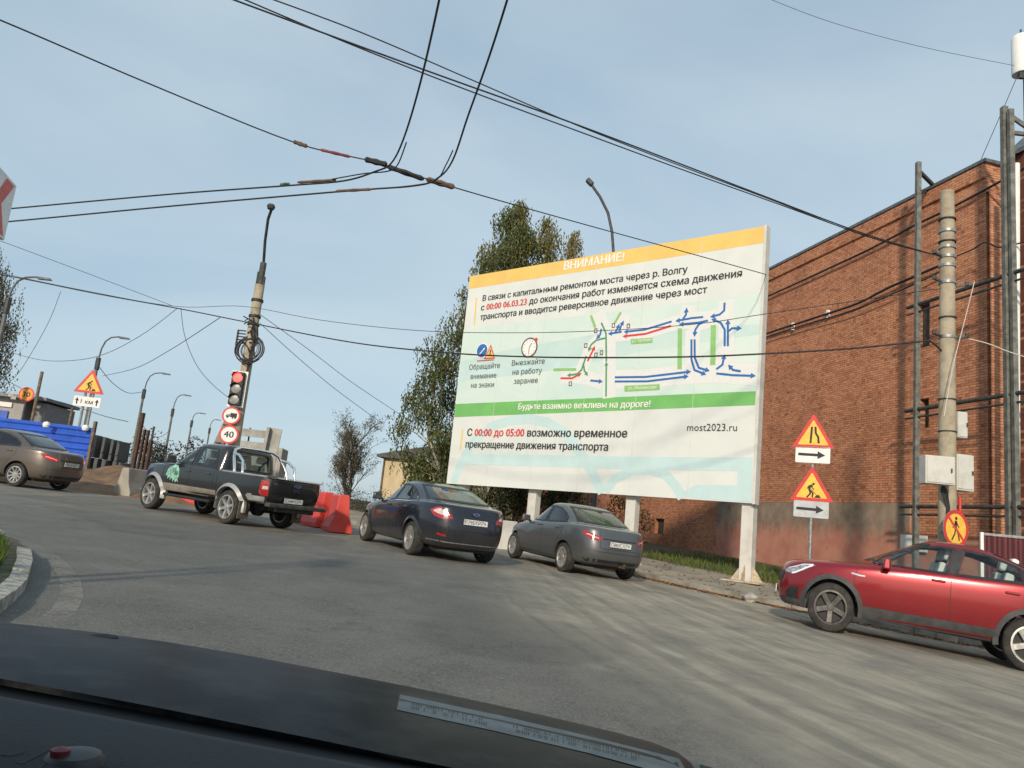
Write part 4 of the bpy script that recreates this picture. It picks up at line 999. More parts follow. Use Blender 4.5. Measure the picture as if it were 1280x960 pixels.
M['brickfar'] = brick_mat('dark red brick', (0, 2), (.17, .055, .035), (.13, .045, .03), (.09, .07, .06), .3)
def plinth_mat():
    m = bpy.data.materials.new('peeling pink plinth render'); m.use_nodes = True; t = m.node_tree; b = t.nodes['Principled BSDF']; N = t.nodes.new; L = t.links.new
    tc = N('ShaderNodeTexCoord'); sx = N('ShaderNodeSeparateXYZ'); L(tc.outputs['Object'], sx.inputs[0])
    mp = N('ShaderNodeMapping'); mp.inputs['Scale'].default_value = (2.2, 2.2, .35); L(tc.outputs['Object'], mp.inputs[0])
    n = N('ShaderNodeTexNoise'); n.inputs['Scale'].default_value = 1.6; n.inputs['Detail'].default_value = 9; n.inputs['Roughness'].default_value = .72; L(mp.outputs[0], n.inputs['Vector'])
    n2 = N('ShaderNodeTexNoise'); n2.inputs['Scale'].default_value = 1.1; n2.inputs['Detail'].default_value = 8; n2.inputs['Roughness'].default_value = .65; L(tc.outputs['Object'], n2.inputs['Vector'])
    k = N('ShaderNodeMath'); k.operation = 'MULTIPLY_ADD'; k.inputs[1].default_value = 1.9; L(n.outputs[0], k.inputs[0]); L(sx.outputs[2], k.inputs[2])
    r = N('ShaderNodeMapRange'); r.inputs[1].default_value = 2.55; r.inputs[2].default_value = 3.05; L(k.outputs[0], r.inputs[0])
    r2 = N('ShaderNodeMapRange'); r2.inputs[1].default_value = .38; r2.inputs[2].default_value = .62; L(n2.outputs[0], r2.inputs[0])
    pk = N('ShaderNodeMix'); pk.data_type = 'RGBA'; pk.inputs[6].default_value = (.48, .19, .135, 1); pk.inputs[7].default_value = (.56, .27, .195, 1); L(r2.outputs[0], pk.inputs[0])
    gy = N('ShaderNodeMix'); gy.data_type = 'RGBA'; gy.inputs[6].default_value = (.20, .15, .11, 1); gy.inputs[7].default_value = (.36, .27, .20, 1); L(r2.outputs[0], gy.inputs[0])
    mx = N('ShaderNodeMix'); mx.data_type = 'RGBA'; L(r.outputs[0], mx.inputs[0]); L(pk.outputs[2], mx.inputs[6]); L(gy.outputs[2], mx.inputs[7])
    # peeled spots
    n3 = N('ShaderNodeTexNoise'); n3.inputs['Scale'].default_value = 2.6; n3.inputs['Detail'].default_value = 9; n3.inputs['Roughness'].default_value = .75; L(tc.outputs['Object'], n3.inputs['Vector'])
    r3 = N('ShaderNodeMapRange'); r3.inputs[1].default_value = .63; r3.inputs[2].default_value = .66; r3.inputs[4].default_value = .7; L(n3.outputs[0], r3.inputs[0])
    m3 = N('ShaderNodeMix'); m3.data_type = 'RGBA'; L(r3.outputs[0], m3.inputs[0]); L(mx.outputs[2], m3.inputs[6]); m3.inputs[7].default_value = (.14, .06, .04, 1)
    L(m3.outputs[2], b.inputs['Base Color']); b.inputs['Roughness'].default_value = .93
    bp = N('ShaderNodeBump'); bp.inputs['Strength'].default_value = .5; bp.inputs['Distance'].default_value = .02; L(n3.outputs[0], bp.inputs['Height']); L(bp.outputs[0], b.inputs['Normal'])
    return m
M['plinth'] = plinth_mat()
M['coping'] = pmat('roof edge flashing', (.16, .16, .16), .5, .4, var=.3)
cor = wall_hit(1232, 202)                                     # top of the near corner
WZ0 = -.6
bl = empty('brick_building', (cor.x, cor.y, 0), atan2(WD.y, WD.x), 'long old red brick building with patched wall and peeling pink plinth', 'building')
Minv = bl.matrix_basis.inverted()
def wl(p): return Minv @ p
roofz = []
for px, py in ((1232, 201), (1150, 243), (1050, 293), (990, 324), (957, 343)):
    q = wall_hit(px, py); l = wl(q); roofz.append((l.x, q.z))
print('roof', [(round(a, 1), round(b, 2)) for a, b in roofz])
HZ = sum(z for _, z in roofz)/len(roofz)
LEN = 62.
PZ = wl(wall_hit(950, 628)).z; print('plinth top', PZ, wl(wall_hit(1130, 624)).z, 'roof', HZ)
# window slots: (x along wall, z) rectangles
def slot(px0, py0, px1, py1):
    a, b = wl(wall_hit(px0, py0)), wl(wall_hit(px1, py1)); return (min(a.x, b.x), max(a.x, b.x), min(a.z, b.z), max(a.z, b.z))
slots = [slot(1147, 381, 1162, 432), slot(1150, 499, 1161, 534), slot(819, 648, 829, 668)]
def wall_sheet(x0, x1, z0, z1, holes, y=0.):
    X = sorted({x0, x1, *[h[0] for h in holes], *[h[1] for h in holes]}); Z = sorted({z0, z1, *[h[2] for h in holes], *[h[3] for h in holes]})
    mb = MB()
    for i in range(len(X)-1):
        for j in range(len(Z)-1):
            cx, cz = (X[i]+X[i+1])/2, (Z[j]+Z[j+1])/2
            if any(h[0] < cx < h[1] and h[2] < cz < h[3] for h in holes): continue
            mb.add([(X[i], y, Z[j]), (X[i+1], y, Z[j]), (X[i+1], y, Z[j+1]), (X[i], y, Z[j+1])], [(0, 1, 2, 3)])
    for h in holes:
        a, b, c, d = h; mb.add([(a, y, c), (b, y, c), (b, y, d), (a, y, d), (a, y-.3, c), (b, y-.3, c), (b, y-.3, d), (a, y-.3, d)], [(0, 1, 5, 4), (1, 2, 6, 5), (2, 3, 7, 6), (3, 0, 4, 7), (4, 5, 6, 7)])
    return mb
# local +y of the building points to the street
mb = wall_sheet(0, LEN, WZ0, HZ, slots)
mb.add([(LEN, 0, WZ0), (LEN, -16, WZ0), (LEN, -16, HZ), (LEN, 0, HZ)], [(0, 1, 2, 3)])
mb.add([(0, -16, WZ0), (LEN, -16, WZ0), (LEN, -16, HZ), (0, -16, HZ)], [(0, 1, 2, 3)])
mb.build('wall', M['brick'], bl, fixn=False)
mb = MB(); mb.add([(0, 0, WZ0), (0, -16, WZ0), (0, -16, HZ), (0, 0, HZ)], [(0, 1, 2, 3)])
mb.add([(-.10, -.62, WZ0), (-.10, .0, WZ0), (-.10, .0, HZ-.9), (-.10, -.62, HZ-.9), (0, -.62, HZ-.9), (0, 0, HZ-.9)], [(0, 1, 2, 3), (3, 2, 5, 4)])
mb.build('wall', M['brickside'], bl, fixn=False)
mb = MB(); mb.box((LEN/2, -8, HZ+.03), (LEN+.16, 16.2, .10)); mb.build('roof', M['coping'], bl)
# frieze course: bricks standing a little proud under the roof and along a band
mb = MB(); mb.box((LEN/2, .035, HZ-.25), (LEN, .066, .42)); mb.build('cornice', M['brick'], bl)
pend = wl(wall_hit(1139, 630)).x
pfar = wl(wall_hit(897, 660)).x; mb = MB(); mb.box(((pfar+pend)/2, .025, (WZ0+PZ)/2), (pfar-pend, .05, PZ-WZ0)); mb.box(((pend-.12)/2, .02, (WZ0+PZ-.95)/2), (pend+.12-.02, .04, PZ-.95-WZ0))
mb.build('plinth', M['plinth'], bl)
for s_ in slots:
    mb = MB(); mb.box(((s_[0]+s_[1])/2, -.2, (s_[2]+s_[3])/2), (s_[1]-s_[0]-.02, .03, s_[3]-s_[2]-.02)); mb.build('vent_opening', M['darksteel'], bl)
for px, py0, py1 in ((1037, 388, 398), (993, 404, 413)):
    a, b = wl(wall_hit(px, py0)), wl(wall_hit(px, py1)); ch = MB(); ch.box((a.x, .06, (a.z+b.z)/2), (.09, .1, a.z-b.z)); ch.build('wall_bracket', M['white'], bl)
# gabled wing beyond the corner
rn = Vector((WD.y, -WD.x, 0)); rd = ray(1266, 196); g0 = CAM + rd*((cor-CAM).dot(WD)/rd.dot(WD)) - WD*.35
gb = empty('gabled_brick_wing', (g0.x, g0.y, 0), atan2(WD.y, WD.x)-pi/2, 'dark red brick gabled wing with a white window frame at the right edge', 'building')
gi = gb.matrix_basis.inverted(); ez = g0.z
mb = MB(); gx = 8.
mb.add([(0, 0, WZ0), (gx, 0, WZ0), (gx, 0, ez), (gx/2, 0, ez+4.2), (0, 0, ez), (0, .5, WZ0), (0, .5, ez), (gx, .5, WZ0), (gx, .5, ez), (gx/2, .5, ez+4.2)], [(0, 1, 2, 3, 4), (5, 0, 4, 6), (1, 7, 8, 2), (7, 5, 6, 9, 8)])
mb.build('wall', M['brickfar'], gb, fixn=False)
mb = MB()
mb.add([(-.15, -.15, ez-.05), (gx/2, -.15, ez+4.3), (gx/2, 0.5, ez+4.3), (-.15, 0.5, ez-.05), (-.15, -.15, ez+.07), (gx/2, -.15, ez+4.42), (gx/2, 0.5, ez+4.42), (-.15, 0.5, ez+.07)], [(0, 1, 2, 3), (4, 5, 6, 7), (0, 1, 5, 4), (0, 3, 7, 4), (1, 2, 6, 5), (2, 3, 7, 6)])
mb.add([(gx+.15, -.15, ez-.05), (gx/2, -.15, ez+4.3), (gx/2, 0.5, ez+4.3), (gx+.15, 0.5, ez-.05), (gx+.15, -.15, ez+.07), (gx/2, -.15, ez+4.42), (gx/2, 0.5, ez+4.42), (gx+.15, 0.5, ez+.07)], [(0, 1, 2, 3), (4, 5, 6, 7), (0, 1, 5, 4), (0, 3, 7, 4), (1, 2, 6, 5), (2, 3, 7, 6)])
mb.build('roof', M['coping'], gb)
fr = MB(); fr.box((1.15, -.02, ez-4.6), (1.5, .08, 8.0)); w_ = fr.build('window_frame', M['white'], gb)
fr = MB(); fr.box((1.15, -.07, ez-4.6), (1.2, .04, 7.7)); fr.build('pane', M['darkglasswin'] if 'darkglasswin' in M else M['darksteel'], w_)
# ------------------------------------------------------------------ flat printed / painted artwork on real boards
class Art:
    """flat shapes on the front (-Y) face of a board; each shape a hair in front of the one before"""
    def __init__(s, y0, eps=.00008): s.y = y0; s.eps = eps; s.mb = MB(); s.mats = []
    def mi(s, m):
        if m not in s.mats: s.mats.append(m)
        return s.mats.index(m)
    def polys(s, Ps, m):
        s.y -= s.eps
        for P in Ps:
            s.mb.add([(u, s.y, v) for u, v in P], [tuple(range(len(P)))], s.mi(m))
    def poly(s, P, m): s.polys([P], m)
    def rect(s, u0, v0, u1, v1, m): s.poly([(u0, v0), (u1, v0), (u1, v1), (u0, v1)], m)
    def disc(s, u, v, r, m, n=28, ry=None): s.poly([(u+r*cos(2*pi*i/n), v+(ry or r)*sin(2*pi*i/n)) for i in range(n)], m)
    def ring(s, u, v, r, w, m, n=32): s.polys(stroke_polys([(u+r*cos(2*pi*i/n), v+r*sin(2*pi*i/n)) for i in range(n)], w, True), m)
    def stroke(s, P, w, m, closed=False): s.polys(stroke_polys(P, w, closed), m)
    def arrow(s, P, w, m, head=2.3):
        (a, b) = P[-2], P[-1]; l = max(1e-6, math.dist(a, b)); dx, dy = (b[0]-a[0])/l, (b[1]-a[1])/l; h = w*head
        tip = b; base = (b[0]-dx*h, b[1]-dy*h)
        Q = list(P[:-1]) + [base] if l > h*1.05 else list(P[:-1])
        if len(Q) > 1: s.stroke(Q, w, m)
        s.poly([tip, (base[0]-dy*h*.55, base[1]+dx*h*.55), (base[0]+dy*h*.55, base[1]-dx*h*.55)], m)
    def text(s, txt, u0, v0, u1, m, bold=.012, height=None, m2=None, red=None, slant=0., rot=0.):
        """text from u0 to u1 along the baseline v0"""
        G = text_tris(txt); X = [q[0] for g in G for q in g[0]]; Y = [q[1] for g in G for q in g[0]]
        x0, x1 = min(X), max(X); k = (u1-u0)/(x1-x0); kv = k if height is None else height/max(Y)
        ca, sa = cos(rot), sin(rot); A, B = s.mi(m), s.mi(m2 or m); bd = bold*kv*.9
        for du, dv in (((-1, -.4), (1, .4), (0, 0)) if bold > 0 else ((0, 0),)):      # heavier strokes: the same print laid down three times, a hair apart
            s.y -= s.eps*2
            for P, T, ci, ly in G:
                b = len(s.mb.v); yy = s.y - s.eps*.45*min(ly, 3); mi = B if red and red[0] <= ci < red[1] else A
                for x, y in P:
                    a, c = (x-x0)*k + slant*y*kv + du*bd, y*kv + dv*bd
                    s.mb.v.append((u0+a*ca-c*sa, yy, v0+a*sa+c*ca))
                for f in T: s.mb.f.append(tuple(i+b for i in f)); s.mb.m.append(mi)
    def build(s, name, parent):
        o = s.mb.build(name, s.mats, parent, fixn=False)
        me = o.data; fl = [p for p in me.polygons if p.normal.y > 0]
        bm = bmesh.new(); bm.from_mesh(me); bm.faces.ensure_lookup_table()
        bmesh.ops.reverse_faces(bm, faces=[f for f in bm.faces if f.normal.y > 0]); bm.to_mesh(me); bm.free()
        return o

# ------------------------------------------------------------------ the billboard
M['boardwhite'] = pmat('weathered white board', (.70, .72, .695), .5, col2=(.63, .66, .635), vscale=.8, fac=(.35, .65))
M['boardpost'] = pmat('white painted post', (.62, .61, .57), .55, col2=(.48, .46, .41), vscale=3, fac=(.45, .75))
M['postrust'] = pmat('rust stained base plate', (.42, .30, .17), .85, col2=(.55, .50, .42), vscale=9, fac=(.4, .6))
M['band_yellow'] = pmat('print yellow', (.80, .53, .15), .5, var=.06, vscale=1.5)
M['band_green'] = pmat('print green', (.17, .46, .13), .5, var=.07, vscale=1.5)
M['aqua'] = pmat('print aqua', (.54, .68, .64), .5, col2=(.64, .73, .68), vscale=.45, fac=(.35, .65), dist=1.5)
M['aqua2'] = pmat('print bridge aqua', (.52, .68, .69), .5, var=.05, vscale=1)
M['aqua3'] = pmat('print deeper aqua', (.47, .64, .62), .5, col2=(.56, .69, .65), vscale=.6)
M['roadwhite'] = pmat('print pale road', (.70, .71, .70), .5, var=.03)
M['maproad'] = pmat('print map road', (.66, .73, .69), .5, var=.03)
M['pblue'] = pmat('print blue', (.03, .14, .40), .5, var=.08)
M['pred'] = pmat('print red', (.62, .05, .05), .5, var=.08)
M['pgreen'] = pmat('print dark green', (.06, .30, .12), .5, var=.08)
M['plgreen'] = pmat('print label green', (.26, .50, .17), .5, var=.08)
M['ptext'] = pmat('print black', (.035, .04, .045), .5, var=.1)
M['ptextgrey'] = pmat('print dark grey', (.10, .12, .13), .5, var=.1)
M['pbrown'] = pmat('print brown', (.16, .05, .06), .5, var=.1)
M['pwhite'] = pmat('print white', (.80, .80, .76), .5, var=.03)
BLp, BRp = Vector((-1.81, 25.4, 0)), Vector((6.08, 18.7, 0)); BZ, BT = 2.11, 9.22
bd = (BRp-BLp); BW = bd.length; bdir = bd.normalized(); bnor = Vector((bdir.y, -bdir.x, 0))       # towards the street
board = empty('billboard', BLp, atan2(bd.y, bd.x), 'huge white notice billboard about bridge repairs with yellow and green bands on white posts', 'billboard')
def bp(px, py):
    d = ray(px, py); t = (BLp-CAM).dot(bnor)/d.dot(bnor); p = CAM + d*t; return ((p-BLp).dot(bdir), p.z)
def bpl(*pts): return [bp(*p) for p in pts]
mb = MB(); mb.box((BW/2, .09, (BZ+BT)/2), (BW, .18, BT-BZ)); mb.build('board', M['boardwhite'], board)
fr = MB()
fr.box((BW+.035, .10, (BZ+BT)/2), (.07, .26, BT-BZ+.04))
fr.build('board_frame', M['boardpost'], board)
for i, pu in enumerate((bp(570, 612)[0], bp(659, 620)[0], bp(783, 624)[0], BW-.17)):
    w = BLp + bdir*pu; y = .20 if i < 3 else .10
    zb = Gz(w.x, w.y)+.1
    kk = min(range(len(K)), key=lambda j: math.dist(K[j], (w.x, w.y)))
    if i > 0: zb = pave_z(w.x, w.y, math.dist(K[kk], (w.x, w.y)))
    mb = MB(); mb.box((pu, y+.16, (zb+BT-.3)/2-.1), (.30, .26, BT-.3-zb+.2)); p = mb.build('post', M['boardpost'], board, bevel=.01)
    g = MB()
    for a in range(4):
        R = Matrix.Rotation(a*pi/2, 3, 'Z'); P = [Vector((.13, -.012, 0)), Vector((.42, -.012, 0)), Vector((.13, -.012, .42)), Vector((.13, .012, 0)), Vector((.42, .012, 0)), Vector((.13, .012, .42))]
        g.add([R @ q + Vector((pu, y+.16, zb)) for q in P], [(0, 1, 2), (5, 4, 3), (0, 3, 4, 1), (1, 4, 5, 2), (2, 5, 3, 0)])
    g.box((pu, y+.16, zb+.01), (.95, .85, .03)); g.build('base_plate', M['postrust'], p)
A = Art(-.002)
A.poly(bpl((579.6, 412), (954, 366.5), (945, 489), (569.3, 505)), M['aqua'])
A.poly(bpl((575.5, 452), (640, 436), (760, 415), (951, 405), (950, 418), (800, 440), (700, 462), (573, 478)), M['aqua3'])
A.poly(bpl((574.5, 462), (700, 452), (700, 459), (573.8, 472)), M['aqua2'])
yv = (bp(586, 365.5)[1]+bp(952, 298.5)[1])/2; A.rect(0.0, yv, BW, BT, M['band_yellow'])
A.poly(bpl((569.2, 505), (945, 489), (944, 506.5), (567.9, 521.5)), M['band_green'])
A.stroke(bpl((595.5, 372), (593, 406)), .06, M['band_yellow']); A.stroke(bpl((578.3, 537), (575.5, 562)), .06, M['band_yellow'])
# pale bridge drawing along the foot of the board (two arches and a deck)
def c5(*pts): return bpl(*[(540+x/2.909, 430+y/2.909) for x, y in pts])
A.stroke(c5((78, 505), (105, 430), (150, 355), (215, 300), (285, 278), (350, 272), (420, 285), (485, 325), (540, 395), (590, 480), (620, 540)), .30, M['aqua2'])
for x in range(150, 540, 33):
    t = (x-330)/250; A.stroke(c5((x, 300+125*t*t), (x-3, 415)), .035, M['aqua'])
A.stroke(c5((118, 420), (400, 424), (700, 432), (1000, 436), (1165, 438)), .34, M['aqua2'])
A.stroke(c5((630, 535), (665, 490), (730, 460), (790, 455), (850, 475), (890, 520), (910, 560)), .26, M['aqua2'])
A.poly(c5((900, 545), (960, 512), (1110, 514), (1112, 440), (1166, 440), (1160, 575), (905, 557)), M['aqua2'])
# wide pale roads, then arrows
def c1(*pts): return bpl(*[(680+x/4.571, 340+y/4.571) for x, y in pts])
RW = .42
for P in (((370, 365), (455, 355), (575, 343), (730, 297), (850, 275), (960, 262), (1040, 240), (1043, 160)), ((372, 720), (374, 395), (335, 300), (300, 240)), ((95, 600), (180, 595), (250, 605), (335, 632)), ((405, 614), (580, 612), (830, 583), (985, 572), (1205, 588)),
          ((850, 330), (848, 480), (870, 550), (940, 575)), ((1041, 280), (1041, 470), (1000, 550)), ((360, 385), (300, 400), (262, 440), (225, 540), (190, 590)), ((405, 350), (470, 240)), ((810, 275), (830, 190)), ((945, 275), (870, 300), (850, 340))):
    A.stroke(c1(*P), RW if P[0] != (405, 614) else .55, M['roadwhite'])
AW = .06
for P in (((730, 283), (575, 330), (455, 343)), ((910, 258), (850, 263), (750, 281)), ((938, 278), (880, 290), (770, 300)), ((1032, 175), (1030, 220), (1005, 243), (948, 258)), ((925, 279), (885, 300), (865, 330), (860, 372)),
          ((1033, 425), (1033, 330), (1010, 290), (956, 268)), ((1051, 425), (1051, 270)), ((1055, 338), (1075, 322), (1132, 322)), ((843, 385), (843, 500), (860, 560), (928, 588)), ((861, 385), (862, 490), (885, 548), (948, 566)),
          ((985, 556), (1020, 530), (1033, 468)), ((985, 580), (1080, 590), (1212, 594)), ((1125, 568), (1080, 560), (1052, 530)), ((405, 602), (580, 600), (842, 569)), ((405, 626), (590, 625), (828, 596)), ((265, 620), (337, 627)),
          ((795, 268), (812, 245), (816, 203)), ((445, 342), (366, 354)), ((405, 350), (420, 325), (432, 295)), ((432, 338), (440, 310), (457, 277)), ((328, 325), (322, 358), (298, 384))):
    A.arrow(c1(*P), AW, M['pblue'])
for P in (((727, 308), (580, 354), (450, 368)), ((95, 607), (160, 608), (216, 578)), ((250, 510), (293, 422))): A.arrow(c1(*P), AW, M['pred'])
for P in (((355, 712), (357, 512)), ((350, 378), (300, 390), (270, 415), (254, 456)), ((242, 480), (215, 560), (190, 583), (132, 592)), ((225, 520), (232, 565), (252, 594))): A.arrow(c1(*P), AW*.9, M['pgreen'])
A.stroke(c1((357, 512), (355, 350), (328, 290)), AW*.9, M['pgreen'])
for P in (((495, 383), (620, 376), (621, 404), (497, 413)), ((460, 650), (662, 641), (662, 674), (460, 684)), ((765, 322), (790, 322), (788, 555), (763, 556)), ((954, 304), (983, 303), (980, 531), (950, 532)), ((55, 551), (185, 549), (185, 564), (55, 566)), ((262, 250), (275, 247), (300, 312), (287, 320)), ((435, 228), (446, 231), (412, 292), (400, 288))):
    A.poly(c1(*P), M['plgreen'])
for (x, y) in ((398, 305), (297, 335), (483, 308), (240, 420), (298, 473), (330, 460), (152, 638)): A.stroke(c1((x-7, y-9), (x+7, y-11), (x+6, y+11), (x-8, y+12)), .025, M['pbrown'], True)
def tline(txt, p0, p1, m, bold=.012, **k):
    a, b = bp(*p0), bp(*p1); A.text(txt, a[0], (a[1]+b[1])/2, b[0], m, bold, rot=0, **k)
tline('ВНИМАНИЕ!', (705, 338.8), (780, 324.6), M['pwhite'], .035)
T1 = 'В связи с капитальным ремонтом моста через р. Волгу'; T2 = 'с 00:00 06.03.23 до окончания работ изменяется схема движения'
tline(T1, (603, 379.3), (859.5, 337.2), M['ptext'], .030)
tline(T2, (601, 391.4), (927.5, 341.8), M['ptext'], .030, m2=M['pred'], red=(2, 16))
tline('транспорта и вводится реверсивное движение через мост', (600, 403.6), (884, 361.6), M['ptext'], .030)
tline('Обращайте', (586.4, 463.2), (625, 459.2), M['ptextgrey'], .01); tline('внимание', (588.2, 474.4), (620.5, 471.4), M['ptextgrey'], .01); tline('на знаки', (588.8, 485.6), (617.5, 483.2), M['ptextgrey'], .01)
tline('Выезжайте', (639.8, 458.2), (681, 453.8), M['ptextgrey'], .01); tline('на работу', (640.6, 469.3), (677.5, 465.6), M['ptextgrey'], .01); tline('заранее', (642.4, 480.8), (672.4, 477.7), M['ptextgrey'], .01)
tline('Будьте взаимно вежливы на дороге!', (648, 513.4), (813, 507.2), M['pwhite'], .025)
tline('С 00:00 до 05:00 возможно временное', (584, 546.2), (784, 545.2), M['ptext'], .032, m2=M['pred'], red=(2, 16))
tline('прекращение движения транспорта', (582, 560.6), (760, 562.0), M['ptext'], .032)
tline('most2023.ru', (859, 538.8), (921.5, 538.6), M['ptext'], 0.)
tline('ул. Правды', (680+502/4.571, 340+402/4.571), (680+614/4.571, 340+394/4.571), M['pwhite'], .0); tline('ул. Рыбинская', (680+480/4.571, 340+673/4.571), (680+643/4.571, 340+666/4.571), M['pwhite'], .0)
# little icons: round blue sign, warning triangle, clock
u, v = bp(603, 438.5); A.disc(u, v, .26, M['pwhite']); A.disc(u, v, .23, M['pblue']); A.arrow([(u-.1, v-.12), (u+.12, v+.1)], .035, M['pwhite'], 2.4)
u, v = bp(613, 441); A.poly([(u-.24, v-.2), (u+.24, v-.2), (u, v+.28)], M['pred']); A.poly([(u-.18, v-.165), (u+.18, v-.165), (u, v+.2)], M['band_yellow']); A.stroke([(u-.06, v-.12), (u, v), (u+.05, v-.12)], .03, M['ptext']); A.stroke([(u, v), (u+.02, v+.1)], .05, M['ptext'])
A.rect(u-.55, v-.26, u+.2, v-.23, M['pred'])
u, v = bp(662, 434.5); A.ring(u, v, .30, .045, M['pbrown']); A.disc(u, v, .275, M['pwhite'])
for i in range(12): a = i*pi/6; A.stroke([(u+.2*cos(a), v+.2*sin(a)), (u+.25*cos(a), v+.25*sin(a))], .015, M['pbrown'])
A.stroke([(u, v), (u+.09, v+.14)], .03, M['pbrown']); A.stroke([(u, v-.2), (u, v)], .025, M['pbrown']); A.disc(u+.24, v+.24, .06, M['pred'])
A.build('printed_notice', board)
# seams between the sheets of the board
mb = MB()
for f in (1/6, 2/6, .5, 4/6, 5/6): mb.box((BW*f, -.0018, (BZ+BT)/2), (.012, .003, BT-BZ-.02))
mb.build('sheet_joint', M['boardpost'], board)
wb = at(631, 670, 23.2); mb = MB(); mb.box((0, 0, .42), (.55, .6, .84), taper=(.92, .92)); o = mb.build('ballast_block', M['boardpost'], bevel=.02); o.location = (wb.x, wb.y, Gz(wb.x, wb.y)); o.rotation_euler = (0, 0, .4); tag(o, 'white concrete block on the road between the two parked saloons', 'concrete block')

# ------------------------------------------------------------------ road signs
def ngon(r, n, a0=0.): return [(r*cos(a0+2*pi*i/n), r*sin(a0+2*pi*i/n)) for i in range(n)]
def plate_mesh(poly, th=.004, m='signback', name='sign_plate', parent=None, y=0.):
    mb = MB(); mb.prism(poly, y, y+th, 'y'); return mb.build(name, M[m], parent)
def round_poly(P, r, n=5):
    out = []
    k = len(P)
    for i in range(k):
        a, b, c = Vector((*P[i-1], 0)), Vector((*P[i], 0)), Vector((*P[(i+1) % k], 0)); d1, d2 = (a-b).normalized(), (c-b).normalized(); q1, q2 = b+d1*r, b+d2*r
        for j in range(n+1):
            t = j/n; p = q1*(1-t)**2 + b*2*t*(1-t) + q2*t*t; out.append((p.x, p.y))
    return out
def worker(A, cx, cz, s, m):
    T = lambda *P: [(cx+x*s, cz+z*s) for x, z in P]
    A.disc(cx+.08*s, cz+.30*s, .062*s, m, 14)
    A.stroke(T((.04, .23), (-.10, .17), (-.10, -.02)), .12*s, m); A.stroke(T((-.12, .20), (-.21, .06)), .05*s, m)
    A.stroke(T((-.09, .0), (-.06, -.18), (-.22, -.36)), .075*s, m); A.stroke(T((-.06, -.02), (.06, -.16), (.04, -.36)), .075*s, m)
    A.stroke(T((.0, .16), (.10, .02)), .05*s, m); A.stroke(T((-.02, .02), (.26, -.26)), .03*s, m)
    A.poly(T((.10, -.36), (.44, -.36), (.32, -.20), (.22, -.24)), m)
def tri_sign(parent, cz, side, pict, y=-.03, ground='yellowsign', cx=0.):
    h = side*.866; P = [(cx-side/2, cz-h/3), (cx+side/2, cz-h/3), (cx, cz+2*h/3)]; P = round_poly(P, side*.06)
    o = plate_mesh(P, .012, 'signback', 'warning_triangle', parent, y)
    A = Art(y-.001); c = (cx, cz)
    A.poly(P, M['redsign']); k = .72; A.poly(round_poly([(cx+(a-cx)*k, cz+(b-cz)*k) for a, b in [(cx-side/2, cz-h/3), (cx+side/2, cz-h/3), (cx, cz+2*h/3)]], side*.04), M[ground])
    if pict == 'work': worker(A, cx, cz-side*.02, side*.50, M['ink'])
    else:
        A.stroke([(cx-side*.06, cz-h*.2), (cx-side*.035, cz+h*.28)], side*.05, M['ink']); A.stroke([(cx+side*.13, cz-h*.2), (cx+side*.115, cz-h*.02), (cx+side*.055, cz+h*.1), (cx+side*.045, cz+h*.28)], side*.05, M['ink'])
    A.build('pictogram', o); return o
def arrow_plate(parent, cz, w, h, m, y=-.03, cx=0.):
    P = [(cx-w/2, cz-h/2), (cx+w/2, cz-h/2), (cx+w/2, cz+h/2), (cx-w/2, cz+h/2)]; o = plate_mesh(round_poly(P, .03), .012, 'signback', 'arrow_plate', parent, y)
    A = Art(y-.001); A.poly(round_poly(P, .03), M[m]); A.arrow([(cx-w*.42, cz+.005), (cx+w*.36, cz-.005)], h*.17, M['ink'], 2.6); A.build('pictogram', o); return o
def round_sign(parent, cx, cz, r, kind, y=-.03):
    P = [(cx+a, cz+b) for a, b in ngon(r, 36)]; o = plate_mesh(P, .012, 'signback', 'round_sign', parent, y); A = Art(y-.001)
    A.poly(P, M['redsign'])
    f = {'nowalk': 'yellowsign', '30': 'orangesign'}.get(kind, 'whitesign')
    A.disc(cx, cz, r*.80, M[f], 36)
    if kind in ('40', '30'): A.text(kind, cx-r*.50, cz-r*.33, cx+r*.50, M['ink'], .03, height=r*.68)
    if kind == 'truck':
        A.rect(cx-r*.12, cz-r*.18, cx+r*.62, cz+r*.30, M['ink']); A.poly([(cx-r*.58, cz-r*.18), (cx-r*.16, cz-r*.18), (cx-r*.16, cz+r*.14), (cx-r*.40, cz+r*.14), (cx-r*.58, cz-.02*r)], M['ink'])
        for q in (-.40, .18, .46): A.disc(cx+r*q, cz-r*.24, r*.10, M['ink'], 14)
        A.poly([(cx-r*.48, cz-r*.0), (cx-r*.28, cz-r*.0), (cx-r*.28, cz+r*.09), (cx-r*.38, cz+r*.09)], M['whitesign'])
    if kind == 'nowalk':
        A.disc(cx+.02*r, cz+r*.55, r*.095, M['ink'], 14); A.stroke([(cx, cz+r*.42), (cx-r*.04, cz-r*.02)], r*.2, M['ink']); A.stroke([(cx-r*.04, cz), (cx-r*.10, cz-r*.26), (cx-r*.34, cz-r*.62)], r*.10, M['ink']); A.stroke([(cx, cz), (cx+r*.18, cz-r*.28), (cx+r*.26, cz-r*.62)], r*.10, M['ink'])
        A.stroke([(cx-.05*r, cz+r*.34), (cx-r*.26, cz+r*.02)], r*.07, M['ink']); A.stroke([(cx+.04*r, cz+r*.36), (cx+r*.24, cz+r*.05)], r*.07, M['ink'])
        A.stroke([(cx-r*.60, cz+r*.60), (cx+r*.60, cz-r*.60)], r*.15, M['redsign'])
    A.build('pictogram', o); return o
def ground_at(px, py_any, Y):
    p = at(px, py_any, Y); return p
